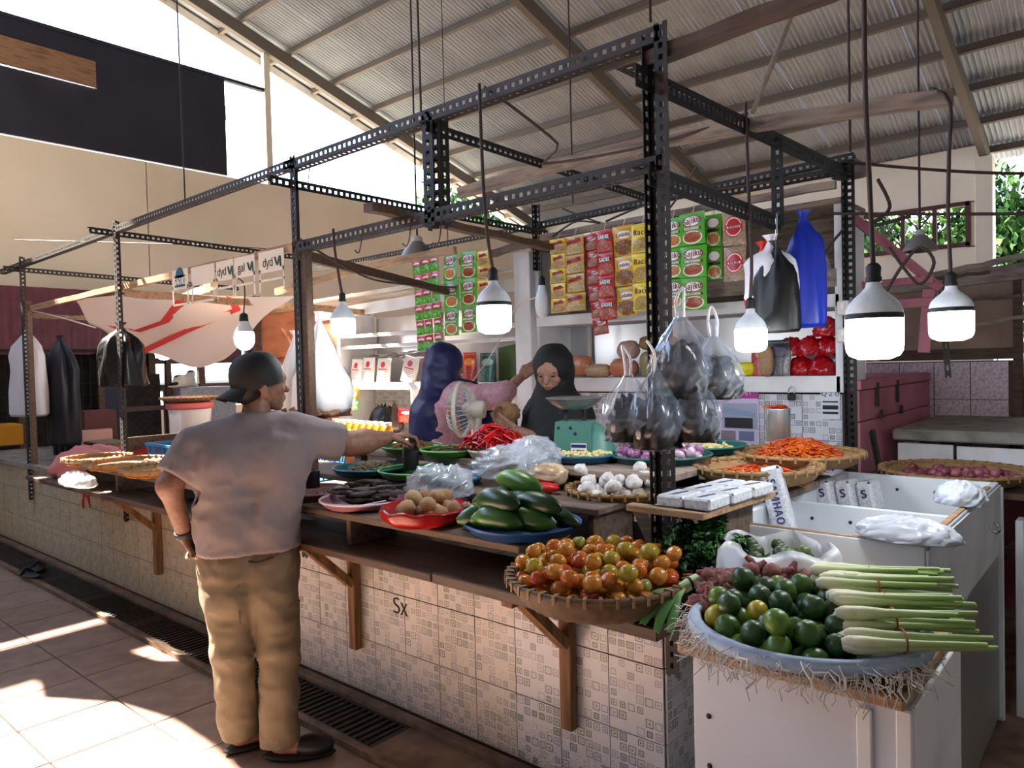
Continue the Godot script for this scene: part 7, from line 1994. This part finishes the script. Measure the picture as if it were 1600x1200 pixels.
	var cap := obj("cap", MB.new().lathe([Vector2(.102, -.048), Vector2(.107, -.022), Vector2(.109, .0), Vector2(.106, .03), Vector2(.092, .062), Vector2(.066, .086), Vector2(.03, .098), Vector2(0, .10)], 32, hc, tiltb), navy_c, man)
	obj("button", MB.new().blob(hc + tiltb * Vector3(0, .101, 0), Vector3(.009, .005, .009), Basis(), 10, 6), navy_c, cap)
	var rows := []
	var bs := hf.cross(U).normalized()
	for i in 5:
		var row := []
		for j in 9:
			var a := (j / 8.0 - .5) * 1.7
			var k := i / 4.0
			var p := -hf * (cos(a) * (.094 + .072 * k * cos(a * .8))) + bs * sin(a) * (.098 + .012 * k)
			p += U * (-.046 - .040 * k - .018 * (1 - cos(a)) * 3.0 * k)
			row.append(hc + p)
		rows.append(row)
	obj("brim", MB.new().grid(rows).grid(rows.map(func(r): return r.map(func(p): return p - U * .005)), false, true), navy_c, cap)
	obj("emblem", MB.new().blob(hc + (-R * .86 - W * .5).normalized() * .106 + U * .012, Vector3(.014, .018, .004), Basis(Vector3.UP, atan2((-R * .86 - W * .5).x, (-R * .86 - W * .5).z)), 10, 6), M.off_white, cap)
	obj("hair", nets(rel.call([[J.head - hf * .045 + U * .0, J.head - hf * .03 + U * .03, .072, .085], [J.head - hf * .055 - U * .03, J.head - hf * .05, .05, .07]]), .006, .02), M.hair, man)
	var wd: Vector3 = (J.wrL - J.elbL).normalized()
	var wb := Basis(wd.cross(U).normalized(), wd, wd.cross(U).normalized().cross(wd))
	var wt := obj("watch", MB.new().lathe([Vector2(.033, -.010), Vector2(.038, -.010), Vector2(.038, .010), Vector2(.033, .010)], 20, J.wrL - O - wd * .012, wb), M.black, man)
	obj("watch_case", MB.new().blob(J.wrL - O - wd * .012 + Vector3(-.035, 0, .012), Vector3(.012, .018, .018), wb, 12, 6), M.black_steel, wt)
	for k in 2:
		var a: Vector3 = [J.anL, J.anR][k] - O
		var d: Vector3 = [Vector3(.18, 0, -.98), Vector3(.70, 0, -.72)][k].normalized()
		var b := Basis(d.cross(U), U, -d)
		var sh := obj("clog", MB.new().blob(Vector3(a.x, .017, a.z) + d * .075, Vector3(.052, .018, .145), b, 20, 8), M.rubber, man)
		obj("clog_upper", MB.new().blob(Vector3(a.x, .045, a.z) + d * .13, Vector3(.052, .045, .085), b, 18, 10), mat(Color(.045, .05, .06), .45), sh)
	# ---------------- vendor in a black headscarf
	var f := Vector3(-.01, -.30, .95).normalized()
	f = (W * -.88 + R * -.36 - U * .24).normalized()
	var up := (U - f * U.dot(f)).normalized()
	var hd := Vector3(-2.475, 1.50, -3.2)
	var w1 := thing("person", "woman in a black headscarf holding a small furry sack", "person", Vector3(-2.45, 0, -3.22))
	var O1 := w1.position
	var rel1 := func(B: Array) -> Array:
		return B.map(func(q): return [q[0] - O1, q[1] - O1, q[2], q[3]])
	var e1 := Vector3(-2.42, 1.14, -3.06)
	var wr1 := Vector3(-2.60, 1.20, -3.02)
	var s1 := Vector3(-2.31, 1.30, -3.20)
	var e2 := Vector3(-2.62, 1.08, -3.14)
	var s2 := Vector3(-2.62, 1.30, -3.26)
	var wr2 := Vector3(-2.68, 1.19, -3.06)
	var b1 := nets(rel1.call([[Vector3(-2.46, 1.25, -3.24), Vector3(-2.46, .85, -3.24), .13, .14], [Vector3(-2.46, .85, -3.24), Vector3(-2.46, .06, -3.24), .15, .12], [s1, s2, .07, .07], [hd - U * .16, hd - U * .05, .05, .05], [s1, e1, .05, .042], [e1, wr1, .04, .026], [s2, e2, .05, .042], [e2, wr2, .04, .026]]), .014, .03)
	join(b1, nets(rel1.call(head_bones(hd, f, up)), .0042, .016))
	var hd1 := (Vector3(-2.66, 1.235, -3.00) - wr1).normalized()
	join(b1, nets(rel1.call(hand_bones(wr1, hd1, Vector3(.2, -.4, .9).normalized(), .5, 1.0)), .0042, .006))
	join(b1, nets(rel1.call(hand_bones(wr2, (Vector3(-2.70, 1.26, -3.02) - wr2).normalized(), Vector3(-.7, .1, -.5).normalized(), .5, 1.0)), .0042, .006))
	obj("body", b1, M.skin_f, w1)
	face_parts(w1, hd - O1, f, up)
	var blk := mat(Color(.018, .018, .028), .75)
	var bs1 := f.cross(up).normalized()
	obj("headscarf", nets(rel1.call([[hd + up * .05 - f * .035, hd + up * .04 - f * .01, .108, .106], [hd - up * .03 - f * .045, hd - up * .14 - f * .03, .102, .10], [hd - up * .115 + f * .035, hd - U * .22 + f * .03, .052, .08], [hd - U * .14 - f * .03, Vector3(-2.32, 1.26, -3.20), .10, .10], [hd - U * .14 - f * .03, Vector3(-2.60, 1.26, -3.24), .10, .10], [hd - U * .2, Vector3(-2.46, 1.06, -3.14), .12, .15], [Vector3(-2.33, 1.25, -3.2), Vector3(-2.30, 1.05, -3.18), .09, .08]]), .0105, .04, .006, 5.0, 12), blk, w1)
	obj("dress", nets(rel1.call([[Vector3(-2.46, 1.2, -3.24), Vector3(-2.46, .8, -3.24), .16, .17], [Vector3(-2.46, .8, -3.24), Vector3(-2.46, .1, -3.24), .18, .2], [s1, e1, .075, .065], [s2, e2, .075, .065]]), .018, .04, .008, 4.0, 13), mat(Color(.03, .03, .04), .8), w1)
	var fs := thing("furry_sack", "small tan furry sack in the vendor's hands", "sack", Vector3(-2.70, 1.28, -3.07))
	obj("fibre", MB.new().blob(Vector3.ZERO, Vector3(.078, .062, .07), Basis(Vector3.BACK, .3), 22, 14, _noise(301, .03), .22), tinted(Color(.56, .42, .27), .95, 16.0), fs)
	# ---------------- vendor in a navy headscarf reaching to the shelf
	var f2 := (R * .80 + W * .58 - U * .08).normalized()
	var up2 := (U - f2 * U.dot(f2)).normalized()
	var h2 := Vector3(-3.375, 1.545, -3.27)
	var w2 := thing("person", "woman in a navy headscarf and pink dress reaching to the shelf", "person", Vector3(-3.43, 0, -3.28))
	var O2 := w2.position
	var rel2 := func(B: Array) -> Array:
		return B.map(func(q): return [q[0] - O2, q[1] - O2, q[2], q[3]])
	var sR := Vector3(-3.22, 1.36, -3.22)
	var eR := Vector3(-2.98, 1.36, -3.32)
	var wR := Vector3(-2.90, 1.475, -3.44)
	var b2 := nets(rel2.call([[Vector3(-3.4, 1.3, -3.27), Vector3(-3.43, .9, -3.27), .12, .13], [Vector3(-3.43, .9, -3.27), Vector3(-3.43, .06, -3.27), .13, .1], [h2 - U * .16, h2 - U * .05, .05, .05], [sR, eR, .055, .045], [eR, wR, .043, .028]]), .014, .03)
	join(b2, nets(rel2.call(head_bones(h2, f2, up2)), .0048, .016))
	join(b2, nets(rel2.call(hand_bones(wR, Vector3(.45, .62, -.62).normalized(), Vector3(.3, .3, .9).normalized(), .3, 1.0)), .0042, .006))
	obj("body", b2, M.skin_f, w2)
	face_parts(w2, h2 - O2, f2, up2)
	var bk := -f2
	var nav := mat(Color(.04, .07, .29), .5)
	obj("headscarf", nets(rel2.call([[h2 + up2 * .05 - f2 * .04, h2 + up2 * .045 - f2 * .008, .106, .105], [h2 - up2 * .02 - f2 * .05, h2 - up2 * .13 - f2 * .05, .104, .11], [h2 - U * .13 - f2 * .04, h2 - U * .30 - R * .10, .11, .13], [h2 - U * .30 - R * .12, h2 - U * .50 - R * .17 - W * .02, .12, .085], [h2 - U * .24 - R * .02, h2 - U * .42 - R * .04 - W * .04, .12, .10], [h2 - U * .13 + f2 * .0, h2 - U * .125 + R * .17, .085, .035], [h2 - U * .2, h2 - U * .24 + R * .10, .10, .05]]), .0105, .035, .007, 4.0, 14), nav, w2)
	obj("headscarf_tail", nets(rel2.call([[Vector3(-3.14, 1.30, -3.36), Vector3(-3.15, 1.08, -3.36), .06, .05]]), .014, .03), nav, w2)
	obj("dress", nets(rel2.call([[Vector3(-3.38, 1.28, -3.27), Vector3(-3.43, .9, -3.27), .145, .16], [Vector3(-3.43, .9, -3.27), Vector3(-3.43, .1, -3.27), .17, .2], [Vector3(-3.38, 1.28, -3.27), sR, .12, .09], [sR, eR, .085, .072], [eR, eR.lerp(wR, .35), .07, .06]]), .0135, .035, .010, 5.0, 15), tinted(Color(.80, .58, .64), .8, 4.0), w2)
